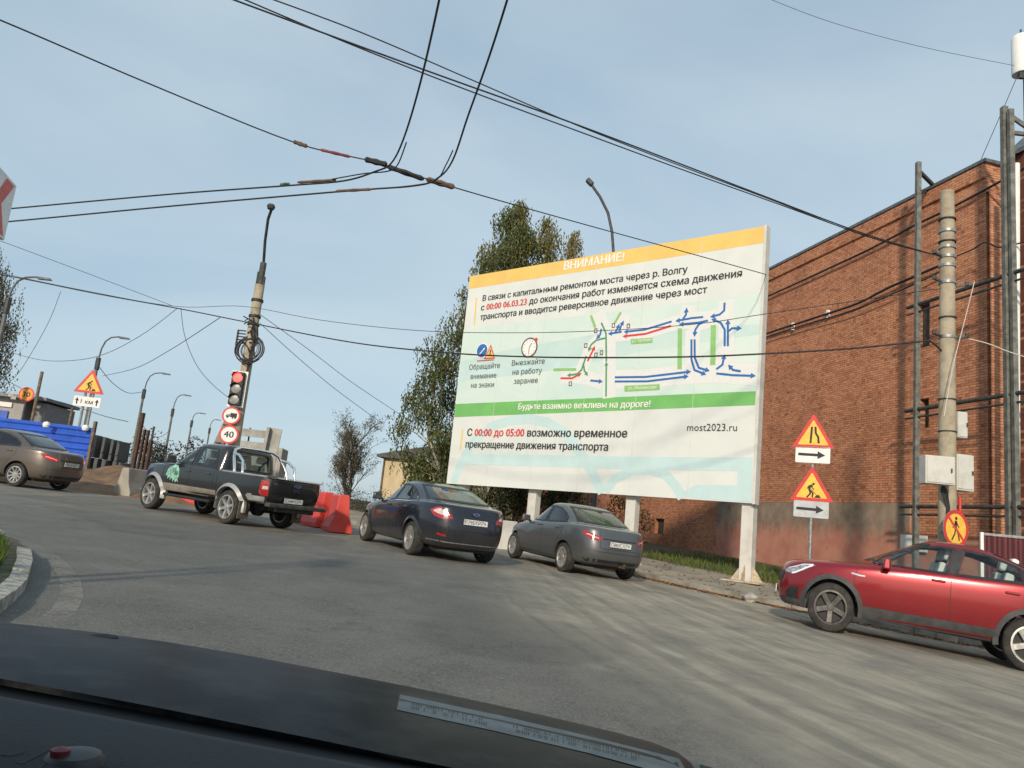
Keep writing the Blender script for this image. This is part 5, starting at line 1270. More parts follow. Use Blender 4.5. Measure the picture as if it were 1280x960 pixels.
# the two stacked warning signs before the wall
SY = 16.9
top = at(1020, 516, SY); ba = at(1012, 700, SY)
def pavez_xy(x, y):
    kk = min(range(len(K)), key=lambda j: math.dist(K[j], (x, y))); return pave_z(x, y, math.dist(K[kk], (x, y)))
gz = pavez_xy(ba.x, ba.y)
zz = lambda px, py, Y=SY: at(px, py, Y).z
sg = empty('warning_sign_post', (ba.x, ba.y, gz), radians(-66+38), 'double yellow roadworks warning signs with arrow plates on one grey post before the pink wall', 'road sign')
mb = MB(); mb.tube([(0, .02, 0), (0, .02, zz(1020, 530)-gz)], .036, 12); mb.build('pole', M['galv'], sg, smooth=True)
tri_sign(sg, zz(1019, 546)-gz, .90, 'narrow'); arrow_plate(sg, zz(1019, 569)-gz, .72, .36, 'whitesign'); tri_sign(sg, zz(1017, 612)-gz, .90, 'work'); arrow_plate(sg, zz(1017, 637)-gz, .72, .36, 'greysign')

# ------------------------------------------------------------------ concrete utility pole on the right
UY = 15.2
ub = at(1184, 700, UY); uz = pavez_xy(ub.x, ub.y); ut = at(1186, 240, UY)
up = empty('utility_pole', (ub.x, ub.y, uz), 0, 'weathered concrete utility pole with metal bands behind the red crossover', 'utility pole')
mb = MB(); Ht = ut.z-uz; mb.tube([(0, 0, -.2), (0, 0, Ht*.5), (0, 0, Ht)], [.175, .155, .135], 20); mb.build('shaft', M['poleconc'], up, smooth=True, angle=50)
for py in (290, 310, 322, 333, 354, 422):
    z = at(1186, py, UY).z-uz; band = MB(); band.lathe([(.13, z-.03), (.168, z-.03), (.168, z+.03), (.13, z+.03)], 20); band.build('metal_band', M['galv'], up, smooth=True)
for py in (275, 303, 398, 500, 540): 
    z = at(1186, py, UY).z-uz; m_ = MB(); m_.lathe([(.13, z-.012), (.171, z-.012), (.171, z+.012), (.13, z+.012)], 20); m_.build('wire_binding', M['wire'], up)
for py, s_ in ((322, -1), (354, -1), (358, 1), (422, -1), (422, 1)): z = at(1186, py, UY).z-uz; ins = MB(); ins.bar((s_*.15, -.05, z), (s_*.34, -.12, z+.03), .04, .04); ins.lathe([(.001, -.05), (.04, -.04), (.04, .04), (.001, .05)], 10, c=(s_*.34, -.12, z+.05)); ins.build('insulator', M['darksteel'], up)
def cabinet(name, px0, py0, px1, py1, Y, depth, mat, label, rz=0., door=True):
    a, b = at(px0, py0, Y), at(px1, py1, Y); c = (a+b)/2; w = abs(b.x-a.x); h = abs(a.z-b.z)
    r = empty(name, (c.x, c.y, c.z), rz, label, 'cabinet'); m = MB(); m.box((0, depth/2, 0), (w, depth, h)); m.build('case', mat, r, bevel=.012)
    if door:
        m = MB(); m.box((0, -.008, 0), (w*.9, .016, h*.9)); d = m.build('door', mat, r, bevel=.006)
        m = MB(); m.box((w*.36, -.03, 0), (.02, .03, .08)); m.build('handle', M['darksteel'], d)
    return r
M['cab'] = pmat('pale grey cabinet', (.56, .56, .52), .5, col2=(.47, .46, .41), vscale=4, fac=(.45, .7))
cabinet('meter_cabinet', 1158, 568, 1193, 607, UY-.50, .30, M['cab'], 'wide pale metal cabinet strapped to the front of the concrete pole', -.12)
cabinet('meter_cabinet', 1195, 567, 1219, 615, UY-.05, .28, M['cab'], 'tall pale cabinet with a window beside the concrete pole', .15)
cabinet('junction_box', 1197, 514, 1210, 548, UY-.1, .2, M['cab'], 'small white junction box high on the concrete pole', .1)
cb = MB()
for i in range(5): cb.tube([(ub.x-.16-.02*i, UY-.16, zz(1186, 600, UY)), (ub.x-.24+.03*i, UY-.2, zz(1186, 615, UY)), (ub.x-.10+.012*i, UY-.17, zz(1186, 635, UY)), (ub.x-.12+.01*i, UY-.17, zz(1186, 660, UY))], .012, 6)
tag(cb.build('cable_bundle', M['wire'], smooth=True), 'black cable bundle hanging below the wide pale cabinet', 'cable')
rt = MB(); rt.tube([(ub.x+.22, UY-.05, zz(1198, 622, UY)), (ub.x+.22, UY-.05, zz(1197, 690, UY))], .03, 10); tag(rt.build('conduit', M['redsign'], smooth=True), 'red plastic conduit beside the concrete pole under the cabinets', 'conduit')
ns = at(1195, 661, UY-.32); nr = empty('no_walking_sign', (ns.x, ns.y, ns.z), radians(24), 'round yellow no walking sign fixed low on the concrete pole', 'road sign'); round_sign(nr, 0, 0, .36, 'nowalk', 0.)
mb = MB(); mb.bar((0, .01, -.05), (-.05, .3, -.05), .03, .03); mb.build('clamp', M['galv'], nr)
wq = wall_hit(1142, 679, .12); o = MB(); o.box((0, 0, 0), (1.0, .03, .46)); o = o.build('wall_notice', M['white']); o.location = wq; o.rotation_euler = (0, 0, atan2(WD.y, WD.x)); tag(o, 'blank white board on the pink plinth above the red car roof', 'notice board')

# ------------------------------------------------------------------ pipe rack along the wall end
PR = .85
def wpt(px, py, out=PR): return wall_hit(px, py, out)
rk = empty('pipe_rack', wpt(1200, 690), 0, 'tall dark steel pipe rack in front of the brick corner', 'pipe rack'); ri = rk.matrix_basis.inverted()
def vpost(px, py_top, w, mat=M['galv']):
    a = wpt(px, py_top); b = Vector((a.x, a.y, pavez_xy(a.x, a.y)-.1)); m = MB(); m.bar(ri @ b, ri @ a, w, w); return m.build('upright', mat, rk), a
M['rackgreen'] = pmat('grey green pipe paint', (.16, .16, .14), .6, .2, var=.35, vscale=5)
_, a1 = vpost(1148, 203, .13, M['rackgreen']); _, a2 = vpost(1255, 134, .14, M['rackgreen']); _, a3 = vpost(1263, 137, .12, M['rackgreen'])
for (p, q) in (((1134, 385), (1300, 330)), ((1132, 514), (1300, 487)), ((1126, 633), (1300, 634))):
    m = MB(); A_, B_ = ri @ wpt(*p), ri @ wpt(*q); m.tube([A_, B_], .055, 10); m.build('pipe', M['darksteel'], rk, smooth=True); m = MB(); m.tube([A_+Vector((0, .0, -.22)), B_+Vector((0, 0, -.22))], .03, 8); m.build('pipe', M['darksteel'], rk, smooth=True)
for p, q in (((1149, 214), (1167, 232)), ((1149, 240), (1158, 239)), ((1256, 140), (1282, 158)), ((1256, 165), (1284, 168))): m = MB(); m.bar(ri @ wpt(*p), ri @ wpt(*q, .0 if p[0] < 1200 else .5), .09, .09); m.build('stay', M['darksteel'], rk)
m = MB(); m.tube([ri @ wpt(1270, 205, .4), ri @ wpt(1270, 690, .4)], .09, 10); m.build('white_pipe', M['white'], rk, smooth=True)

# maroon corrugated fence beyond the red car
fa = at(1229, 669, 16.4); fz = pavez_xy(fa.x, fa.y)
M['maroon'] = pmat('maroon profiled sheet', (.095, .018, .022), .45, .1, var=.2, vscale=3)
fn = empty('maroon_fence', (fa.x, fa.y, fz), radians(-12), 'maroon corrugated metal fence by the wall at the right edge', 'fence')
mb = MB(); H_ = fa.z-fz; n = 60; Wf = 6.
for i in range(n*2+1): x = Wf*i/(2*n); y = [0, .0, .035, .035][i % 4]; mb.v += [(x, y, .1), (x, y, H_)]
for i in range(n*2): mb.f.append((2*i, 2*i+2, 2*i+3, 2*i+1)); mb.m.append(0)
mb.build('sheet', M['maroon'], fn, fixn=False)
m = MB(); m.bar((-.03, 0, 0), (-.03, 0, H_+.06), .06, .06); m.build('post', M['white'], fn); m = MB(); m.bar((0, .02, H_+.03), (Wf, .02, H_+.03), .05, .05); m.build('top_rail', M['galv'], fn)

# antenna on its mast above the roof
an = at(1277, 95, 21.5); ar = empty('cell_antenna', (an.x, an.y, an.z-3.), 0, 'white cylindrical cell antenna on a dark mast at the top right', 'antenna')
m = MB(); m.lathe([(.001, 3.05), (.26, 3.05), (.27, 3.1), (.27, 4.28), (.22, 4.36), (.001, 4.38)], 24); m.build('radome', M['white'], ar, smooth=True, angle=40)
m = MB(); m.tube([(.12, 0, -6), (.12, 0, 3.06)], .07, 10); m.tube([(.0, 0, 4.36), (0, 0, 4.6)], .03, 8); m.box((-.1, -.12, 2.93), (.14, .1, .2)); m.build('mast', M['darksteel'], ar, smooth=True)
# ------------------------------------------------------------------ utility pole with traffic light beside the pickup
TY = 24.0
tb_ = at(283, 612, TY); tt = at(322, 330, TY); tz = Gz(tb_.x, tb_.y)
tp = empty('utility_pole', (tb_.x, tb_.y, tz), 0, 'slim concrete utility pole with tangled cables and a tall lamp arm behind the black pickup', 'utility pole')
Z = lambda px, py, Y=TY: at(px, py, Y).z
m = MB(); m.tube([(0, 0, -.3), (0, 0, Z(312, 355)-tz)], [.19, .15], 16); m.build('shaft', M['poleconc'], tp, smooth=True, angle=60)
m = MB(); z0 = Z(313, 352)-tz; z1 = Z(322, 328)-tz; m.tube([(0, 0, z0-.3), (0, 0, z1)], .10, 10); m.tube([(-.1, 0, z0-.2), (-.1, 0, z0+.35)], .05, 8); m.tube([(.1, 0, z0-.4), (.1, 0, z0+.2)], .05, 8); m.build('arm_bracket', M['darksteel'], tp, smooth=True)
hx = at(340, 260, TY-1.2)
m = MB(); p0 = Vector((0, 0, z1)); p3 = Vector((hx.x-tb_.x, hx.y-tb_.y, hx.z-tz)); m.tube([p0, p0*.62+p3*.38+Vector((-.06, 0, .05)), p0*.25+p3*.75+Vector((-.07, 0, .10)), p3], .045, 8); m.build('lamp_arm', M['darksteel'], tp, smooth=True)
m = MB(); m.lathe([(.001, -.10), (.10, -.08), (.13, 0), (.10, .07), (.001, .1)], 14, c=p3+Vector((0, -.1, 0))); m.build('lamp_head', M['darksteel'], tp, smooth=True)
m = MB(); rnd = random.Random(21); zc = Z(305, 440)-tz
for i in range(13):
    r_ = rnd.uniform(.28, .46); cx, cy = rnd.uniform(-.05, .2), -.22+rnd.uniform(-.06, .06); tl = rnd.uniform(-.3, .3)
    m.tube([(cx+r_*cos(2*pi*k/18), cy+.1*sin(2*pi*k/18+tl), zc+.05+r_*1.05*sin(2*pi*k/18)*rnd.uniform(.97, 1.03)) for k in range(19)], .013, 5, caps=False)
m.build('cable_coil', M['wire'], tp, smooth=True)
m = MB()
for i in range(9):
    z = Z(312, 412)-tz+rnd.uniform(-.6, .5); m.tube([(rnd.uniform(-.3, .1), -.18, z), (rnd.uniform(.0, .35), -.22, z+rnd.uniform(-.25, .25)), (rnd.uniform(.1, .3), -.18, z-rnd.uniform(.3, .8)), (.1, -.2, z-1.0)], .02, 5)
for i in range(5): z = Z(310, 415)-tz-.1*i; m.box((-.28, -.12, z), (.25, .05, .035)); m.box((-.4, -.12, z-.05), (.05, .05, .12))
for z in (Z(313, 375), Z(311, 395), Z(309, 405)): m.lathe([(.15, -.04), (.19, -.04), (.19, .04), (.15, .04)], 14, c=(0, 0, z-tz))
m.build('cable_clutter', M['wire'], tp, smooth=True)
# temporary traffic light
tl_ = at(296.5, 486, TY-.35); tr_ = empty('traffic_light', (tl_.x, tl_.y, tl_.z), 0, 'traffic light showing red on a white edged backing board on the slim pole', 'traffic light')
hh = (Z(299, 463, TY-.35)-Z(293, 508, TY-.35))/2
m = MB(); m.box((0, .05, 0), (.50, .02, hh*2)); m.build('backing_board', M['white'], tr_)
m = MB(); m.box((0, -.04, 0), (.38, .16, hh*2-.10)); bx = m.build('housing', M['ink'], tr_, bevel=.02)
M['redlit'] = emis('lit red signal', (1, .06, .05), 2.2)
M['lens_off'] = pmat('unlit grey lens', (.25, .25, .25), .35, var=.2)
for k, mm in ((1, M['redlit']), (0, M['lens_off']), (-1, M['lens_off'])):
    m = MB(); m.lathe([(.001, -.135), (.10, -.13), (.15, -.12), (.15, -.11)], 22, 'y', c=(0, 0, k*hh*.60)); m.build('signal_lens', mm, tr_, smooth=True)
    m = MB(); P = [(.165*cos(a), .165*sin(a)) for a in [radians(10+i*160/12) for i in range(13)]]
    for P0, P1 in zip(P, P[1:]): m.add([(P0[0], -.12, P0[1]+k*hh*.6), (P1[0], -.12, P1[1]+k*hh*.6), (P1[0], -.26, P1[1]+k*hh*.6), (P0[0], -.24, P0[1]+k*hh*.6)], [(0, 1, 2, 3)])
    m.build('visor', M['ink'], tr_, fixn=False)
for (px, py, r_, kd, lab) in ((289, 519.5, .275, 'truck', 'round white sign with red rim and a black lorry above the speed limit sign'), (286, 543, .29, '40', 'round speed limit sign reading 40 above the black pickup cab')):
    p = at(px, py, TY-.32); e_ = empty('round_road_sign', (p.x, p.y, p.z), radians(8), lab, 'road sign'); round_sign(e_, 0, 0, r_, kd, 0.)
    mm = MB(); mm.box((0, .10, 0), (.06, .18, .06)); mm.build('clamp', M['galv'], e_)

# ------------------------------------------------------------------ building site on the left
# tipper body behind the pickup
M['truckgrey'] = pmat('grey painted steel body', (.36, .35, .32), .6, .1, col2=(.26, .25, .22), vscale=3, fac=(.4, .65))
Y0 = 31.; a = at(266, 556, Y0); c = at(333, 556, Y0); tz0 = at(300, 532, Y0).z; gz0 = Gz(a.x, Y0)
tk = empty('tipper_lorry', ((a.x+c.x)/2, Y0, gz0), radians(6), 'grey slatted tipper body of a lorry standing behind the black pickup', 'lorry')
Wd = (c.x-a.x)/2; zt = tz0-gz0; zb = zt-1.75
m = MB()
for k in range(4): m.box((.25, 0, zb+.12+.46*k), (Wd*2-.7, .06, .30 if k != 2 else .24))
m.build('tailgate', M['truckgrey'], tk)
for x in (-.9, .2, 1.0): m = MB(); m.box((x, .5, zb+.9), (.06, .04, 1.7)); m.build('inner_rib', M['darksteel'], tk)
m = MB(); m.bar((Wd-.12, -.05, zb-.1), (Wd-.02, -.05, zt+.05), .28, .12); m.bar((Wd+.08, .1, zb-.1), (Wd+.18, .1, zt+.05), .08, .6, 0); m.build('corner_post', M['truckgrey'], tk)
m = MB(); m.add([(-Wd-.15, -.3, zb-.1), (-Wd+.22, -.1, zb-.1), (-Wd+.62, .2, zt+.25), (-Wd+.34, .1, zt+.32), (-Wd-.15, .1, zb-.1), (-Wd+.22, .3, zb-.1), (-Wd+.62, .55, zt+.25), (-Wd+.34, .5, zt+.32)], [(0, 1, 2, 3), (7, 6, 5, 4), (0, 4, 5, 1), (1, 5, 6, 2), (2, 6, 7, 3), (3, 7, 4, 0)]); sd = m.build('side_board', M['truckgrey'], tk)
m = MB()
for k in range(5): f = .12+.19*k; m.box((-Wd+.02+.45*f, -.22+.25*f, zb+f*(zt-zb+.2)), (.24, .06, .05))
m.build('cleat', M['darksteel'], sd)
m = MB(); m.box((0, 2.4, zb-.15), (Wd*2, 5.2, .18)); m.box((0, 5.2, zb+.55), (Wd*2-.3, 1.6, 1.5)); m.build('chassis', M['truckgrey'], tk)
for x in (-Wd+.25, Wd-.25):
    for y in (.9, 5.2): m = MB(); m.lathe([(.25, -.18), (.48, -.17), (.52, -.1), (.52, .1), (.48, .17), (.25, .18)], 24, 'x', c=(x, y, .52), closed=True); m.build('wheel', M['rubber'], tk, smooth=True)

# red plastic water barriers, concrete barriers
M['redplastic'] = pmat('sun bleached red plastic', (.58, .045, .035), .5, col2=(.66, .10, .075), vscale=1.6, fac=(.35, .7), bump=.15, bscale=8)
M['whiteplastic'] = pmat('dirty white plastic', (.60, .56, .48), .6, var=.2, vscale=3)
M['barrier'] = pmat('concrete barrier', (.36, .34, .29), .9, col2=(.26, .24, .21), vscale=2, fac=(.4, .65), bump=.3, bscale=25)
def barrier(name, L, mat, h=.85, wb=.52, wt=.22):
    m = MB(); P = [(-wb/2, 0), (wb/2, 0), (wb/2, .12), (wt/2+.06, .42), (wt/2, h-.03), (wt/2-.03, h), (-wt/2+.03, h), (-wt/2, h-.03), (-wt/2-.06, .42), (-wb/2, .12)]
    vs = [(-L/2, y, z) for y, z in P] + [(-L/2+.08, y*.97, z) for y, z in P] + [(L/2-.08, y*.97, z) for y, z in P] + [(L/2, y, z) for y, z in P]
    n = len(P); fs = [(i*n+j, i*n+(j+1) % n, (i+1)*n+(j+1) % n, (i+1)*n+j) for i in range(3) for j in range(n)] + [tuple(range(n)), tuple(reversed(range(3*n, 4*n)))]
    m.add(vs, fs); return m.build(name, mat, None, bevel=.02)
def setb(o, px, py, Y, rz, label, group=None, dz=0):
    p = at(px, py, Y); o.location = (p.x, p.y, Gz(p.x, p.y)+dz); o.rotation_euler = (0, 0, rz); tag(o, label, 'barrier', group)
setb(barrier('plastic_barrier', 1.25, M['redplastic'], .95, .60, .26), 421, 652, 20.2, radians(112), 'red plastic water barrier nearest the dark blue car, fully visible', 'red plastic barriers')
setb(barrier('plastic_barrier', 1.25, M['redplastic'], .95, .60, .26), 395, 648, 21.4, radians(128), 'red plastic barrier half hidden behind the tailgate of the pickup', 'red plastic barriers')
setb(barrier('plastic_barrier', 1.4, M['whiteplastic'], .62, .5, .3), 216, 632, 24.5, radians(160), 'dirty white barrier glimpsed under the pickup between its wheels', 'barriers seen under the pickup')
setb(barrier('plastic_barrier', 1.0, M['redplastic'], .55, .5, .3), 243, 634, 24.2, radians(160), 'red barrier glimpsed under the pickup between its wheels', 'barriers seen under the pickup')
setb(barrier('concrete_barrier', 1.3, M['barrier'], .85, .55, .22), 166, 622, 24.0, radians(84), 'pale concrete barrier in front of the pickup bonnet by the earth mound', None)
# earth mound
mb = MB(); N_ = 26; rnd = random.Random(8)
M['earth'] = pmat('bare brown earth', (.26, .15, .08), .95, col2=(.11, .075, .05), vscale=1.6, fac=(.35, .65), bump=.8, bscale=10)
ec = at(128, 606, 27.5); eg = Gz(ec.x, ec.y)
for j in range(N_+1):
    for i in range(N_+1):
        u, v = i/N_*2-1, j/N_*2-1; r2 = max(0, 1-u*u)*max(0, 1-v*v); x, y = ec.x+u*6., ec.y+v*4.5
        h = r2**.7*(.75+.35*sin(u*7+1)*cos(v*5)+.2*sin(u*17+v*11)+.08*rnd.uniform(-1, 1)); mb.v.append((x, y, Gz(x, y)-.06+h*.75))
for j in range(N_):
    for i in range(N_): mb.f.append((j*(N_+1)+i, j*(N_+1)+i+1, (j+1)*(N_+1)+i+1, (j+1)*(N_+1)+i)); mb.m.append(0)
tag(mb.build('earth_terrain', M['earth'], smooth=True), kind='structure')
# blue profiled sheet fence
M['bluesheet'] = pmat('bright blue profiled sheet', (.018, .085, .48), .45, .0, var=.15, vscale=2, coat=.2)
BY = 28.5
a = at(116.5, 535, BY); bz = Gz(a.x, a.y); e = at(20, 523, BY+.9)
fb = empty('blue_fence', (a.x, a.y, bz), atan2(e.y-a.y, e.x-a.x), 'bright blue horizontal profiled sheet fence behind the brown sedan', 'fence')
L_ = math.hypot(e.x-a.x, e.y-a.y)+2.5; h0, h1 = at(110, 570, BY).z-bz-.6, a.z-bz
mb = MB(); n = 28
for i in range(n+1): z = h0+(h1-h0)*i/n; y = [0, 0, -.05, -.05][i % 4]; mb.v += [(0, -y, z), (L_, -y, z+.16)]
for i in range(n): mb.f.append((2*i, 2*i+1, 2*i+3, 2*i+2)); mb.m.append(0)
mb.build('sheet', M['bluesheet'], fb, fixn=False)
M['wood'] = pmat('weathered timber', (.17, .13, .09), .9, var=.35, vscale=6)
m = MB(); m.bar((-.06, 0, -.2), (-.06, 0, h1+.25), .10, .10); m.build('post', M['wood'], fb); m = MB(); m.bar((L_*.5, -.1, -.2), (L_*.5, -.1, h1), .10, .10); m.build('post', M['wood'], fb)
for px, py in ((58, 531), (107, 535)):
    p = at(px, py, BY-.15+.3*(116-px)/100); m = MB(); m.lathe([(.001, -.13), (.1, -.09), (.13, 0), (.1, .09), (.001, .13)], 16); o = m.build('warning_lamp', M['white'], smooth=True); o.location = p
    tag(o, 'round white lamp on the blue fence edge ' + ('above the brown sedan' if px < 80 else 'by its right end post'), 'lamp', 'white lamps on the blue fence')
# stacked concrete blocks behind
CY = 34.
rnd = random.Random(4); M['blocks'] = pmat('dark weathered blocks', (.125, .125, .12), .9, col2=(.085, .088, .09), vscale=2.5, fac=(.35, .65), bump=.4, bscale=14)
i = 0
for row, (y0, y1, xs_) in enumerate(((572, 591, (113, 122, 132, 142, 151)), (543, 571, (113, 121.5, 130, 139, 148)))):
    for k, px in enumerate(xs_):
        y1 += k*(1.6 if row else 1.1); y0 += k*(2.2 if row else 1.6); p0, p1 = at(px, y1, CY), at(px+8.6, y0, CY); w, h = p1.x-p0.x, (at(px, y0, CY).z-p0.z); y1 -= k*(1.6 if row else 1.1); y0 -= k*(2.2 if row else 1.6)
        m = MB(); m.box((0, 0, h/2), (w*.97, .9, h)); m.box((0, -.47, h*.3), (w*.8, .05, .06)); o = m.build('concrete_block', M['blocks'], bevel=.07); o.location = ((p0.x+p1.x)/2, CY+rnd.uniform(-.1, .1), p0.z); o.rotation_euler = (0, 0, rnd.uniform(-.1, .1))
        tag(o, ('upper' if row else 'lower') + ' dark block, ' + ['leftmost', 'second from left', 'middle', 'second from right', 'rightmost'][k] + ' in its row beyond the blue fence', 'concrete block', 'dark concrete blocks stacked beyond the blue fence')
# support heap under the blocks
hb = at(130, 592, CY); 
# rusty sheet piles
PY_ = 29.
for k, (px0, px1, pyt, pyb) in enumerate(((162, 168, 515, 590), (168.4, 172.4, 536, 590), (172.6, 176.6, 537, 590), (176.8, 182, 549, 590))):
    p0, p1 = at(px0, pyb, PY_), at(px1, pyb, PY_); t_ = at(px0+5, pyt, PY_); gz_ = Gz(p0.x, PY_)
    w = p1.x-p0.x; H_ = t_.z-gz_; m = MB(); m.prism([(0, 0), (w*.25, -.10), (w*.75, -.10), (w, 0), (w, .02), (w*.74, -.08), (w*.26, -.08), (0, .02)], -.3, H_, 'z'); o = m.build('steel_pile', M['rust']); o.location = (p0.x, PY_+.05*k, gz_); o.rotation_euler = (0, 0, .12)
    tag(o, ['tall rusty steel pile standing above the other three', 'rusty steel pile just right of the tallest one', 'rusty steel pile, third from the left of the row', 'shortest rusty steel pile at the right end of the row'][k], 'steel pile', 'rusty sheet piles by the earth mound')
# site cabin
HY = 36.
p0 = at(-45, 530, HY); p1 = at(54, 530, HY); ph = at(40, 500, HY); hz = Gz(p1.x, HY)
hc = empty('site_cabin', (p1.x, HY, hz), radians(6), 'small grey site cabin with a flat roof and blue panel at the far left', 'cabin'); w = p1.x-p0.x; H_ = ph.z-hz
M['cabin'] = pmat('cabin grey', (.36, .35, .33), .7, var=.12, vscale=2); M['cabindark'] = pmat('cabin side', (.20, .20, .20), .7, var=.2)
m = MB(); m.box((-w/2-.5, 1.5, H_/2), (w-1., 3, H_)); m.build('wall', M['cabin'], hc)
m = MB(); m.box((-.25, 1.5, H_/2-.05), (.5, 3, H_-.1)); m.build('side_panel', M['cabindark'], hc)
m = MB(); m.box((-w/2, 1.3, H_+.06), (w+.3, 3.6, .14)); m.build('roof', M['cabindark'], hc)
m = MB(); m.box((-w/2-.7, -.05, H_-.35), (w-1.6, .06, .22)); m.build('white_band', M['white'], hc)
m = MB(); m.box((-w/2-.75, -.06, H_-.95), (w-1.7, .06, .62)); m.build('blue_panel', M['bluesheet'], hc)
m = MB(); m.box((-w/2-.4, -.3, H_-1.75), (w+.2, .5, .30)); m.build('plank_edge', M['wood'], hc)
p = at(33, 493, HY-1.2); rg_ = empty('round_road_sign', (p.x, p.y, Gz(p.x, p.y)), radians(10), 'round orange speed sign reading 30 above the site cabin roof', 'road sign'); round_sign(rg_, 0, p.z-Gz(p.x, p.y), .33, '30', 0.)
m = MB(); m.tube([(0, .06, 0), (0, .06, p.z-Gz(p.x, p.y)+.2)], .035, 8); m.build('pole', M['galv'], rg_)
m = MB()
for dx, dz in ((-.42, .0), (-.5, -.22), (-.62, -.12)): m.box((dx, .0, p.z-Gz(p.x, p.y)+dz), (.22, .03, .14))
m.bar((-.7, .02, p.z-Gz(p.x, p.y)-.1), (0, .02, p.z-Gz(p.x, p.y)-.02), .04, .04); m.build('small_plate', M['signback'], rg_)
def thin_post(px0, py0, px1, py1, Y, r, mat, label, name='timber_post', cat='post'):
    a, b = at(px0, py0, Y), at(px1, py1, Y); g = Gz(a.x, Y); m = MB(); m.tube([(0, 0, -.2), (0, 0, b.z-g)], r, 8); o = m.build(name, mat, smooth=True, angle=60); o.location = (a.x, Y, g); tag(o, label, cat); return o
thin_post(40, 525, 46, 464, 34.5, .07, M['wood'], 'thin bare timber post right of the orange 30 sign')
thin_post(87, 528, 91, 510, 32., .05, M['wood'], 'short thin post just left of the roadworks triangle pole')
thin_post(184, 580, 191, 533, 40., .06, M['darksteel'], 'thin dark stake right of the rusty piles', 'steel_stake')
# roadworks triangle with 1 km plate
RY = 31.; q = at(104, 528, RY); qg = Gz(q.x, RY)
rw_ = empty('roadworks_sign', (q.x, RY, qg), radians(12), 'yellow roadworks triangle over a white 1 km plate on twin poles by the blue fence', 'road sign')
zt = at(108, 481, RY).z-qg; tri_sign(rw_, zt, 1.15, 'work', -.06); zp = at(106, 502, RY).z-qg
P = [(-.5, zp-.20), (.5, zp-.20), (.5, zp+.20), (-.5, zp+.20)]; o = plate_mesh(round_poly(P, .03), .012, 'signback', 'distance_plate', rw_, -.06); A = Art(-.061); A.poly(round_poly(P, .03), M['whitesign']); A.text('1 км', -.22, zp-.09, .22, M['ink'], .02)
for s_ in (-1, 1): A.arrow([(s_*.37, zp-.13), (s_*.37, zp+.14)], .055, M['ink'], 2.4)
A.build('pictogram', o)
for dx in (-.13, .16): m = MB(); m.tube([(dx, .02, -.2), (dx, .02, zt+.2)], .05, 10); m.build('pole', M['galv'], rw_, smooth=True)

# street lamps in a row towards the bridge
def street_lamp(pb, ptop, head, Y, label, split=.55, group='street lamps along the bridge road', r=.09, ahead=None):
    """pb: a pixel on the pole low down, ptop: top of the pole, head: lamp"""
    b = at(*pb, Y); t = at(*ptop, Y); h = at(*head, Y); g = Gz(b.x, Y); r_ = empty('street_lamp', (b.x, Y, g), 0, label, 'street lamp', group)
    H_ = t.z-g; m = MB(); m.tube([(0, 0, -.4), (0, 0, H_*split), (0, 0, H_)], [r*1.3, r*1.1, r*.9], 10); m.build('pole', M['lampgrey'], r_, smooth=True)
    m = MB(); m.tube([(0, 0, H_-.6), (0, 0, H_+.1)], r*1.5, 10); m.build('collar', M['darksteel'], r_, smooth=True)
    dx, dz = h.x-t.x, h.z-t.z; s_ = 1 if dx > 0 else -1
    pts = [(0, 0, H_), (dx*.04, 0, H_+dz*.45), (dx*.16, 0, H_+dz*.78), (dx*.38, 0, H_+dz*.96), (dx*.70, 0, H_+dz*1.02), (dx, 0, H_+dz)]
    m = MB(); m.tube(pts, r*.5, 8); m.build('arm', M['lampgrey'], r_, smooth=True)
    m = MB(); m.box((dx, 0, H_+dz-.02), (.62, .2, .10), taper=(.7, .6)); m.build('lamp_head', M['lampgrey'], r_, bevel=.02)
street_lamp((113, 500), (119, 449), (152, 422), 44, 'street lamp behind the roadworks triangle, largest arm of the row')
street_lamp((167, 560), (178, 488), (206, 467), 57, 'street lamp rising behind the rusty piles')
street_lamp((205, 575), (214, 512), (233, 494), 68, 'street lamp between the rusty piles and the black pickup')
street_lamp((235, 555), (243, 527), (257, 517), 80, 'slim far street lamp above the pickup windscreen')
street_lamp((259, 555), (264, 536), (275, 525), 92, 'farthest street lamp beside the grey tipper body')
street_lamp((-22, 520), (10, 375), (56, 348), 33, 'street lamp arm reaching in from the left edge over the birch twigs')
# tall lamp behind the billboard
lb = at(767, 330, 31.); r_ = empty('street_lamp', (lb.x, lb.y, pavez_xy(lb.x, lb.y)), 0, 'dark curved street lamp rising behind the top edge of the billboard', 'street lamp'); gz_ = r_.location.z
ps = [at(x, y, 31.)-r_.location for x, y in ((767, 318), (765, 290), (760, 266), (750, 246), (738, 229))]
m = MB(); m.tube([(ps[0].x, ps[0].y, 0), ps[0]], [.12, .08], 12); m.build('pole', M['lampgrey'], r_, smooth=True); m = MB(); m.tube(ps, .06, 10); m.build('arm', M['darksteel'], r_, smooth=True)
m = MB(); m.bar(ps[-1]+Vector((.1, 0, -.08)), ps[-1]+Vector((-.16, 0, .16)), .26, .2); m.build('lamp_head', M['darksteel'], r_, bevel=.05)

# chevron board on the island at the left edge
E0 = at(18, 232, 6.0); E1 = at(2, 300, 6.0); g0_ = Gz(E0.x, 6.)
dv = Vector((-.27, 1, 0)).normalized()
PSIDE = -1
cvb = empty('chevron_board', (E0.x, E0.y, g0_), atan2(-dv.y, -dv.x), 'red and white chevron board seen edge on at the left edge of the view', 'road sign')
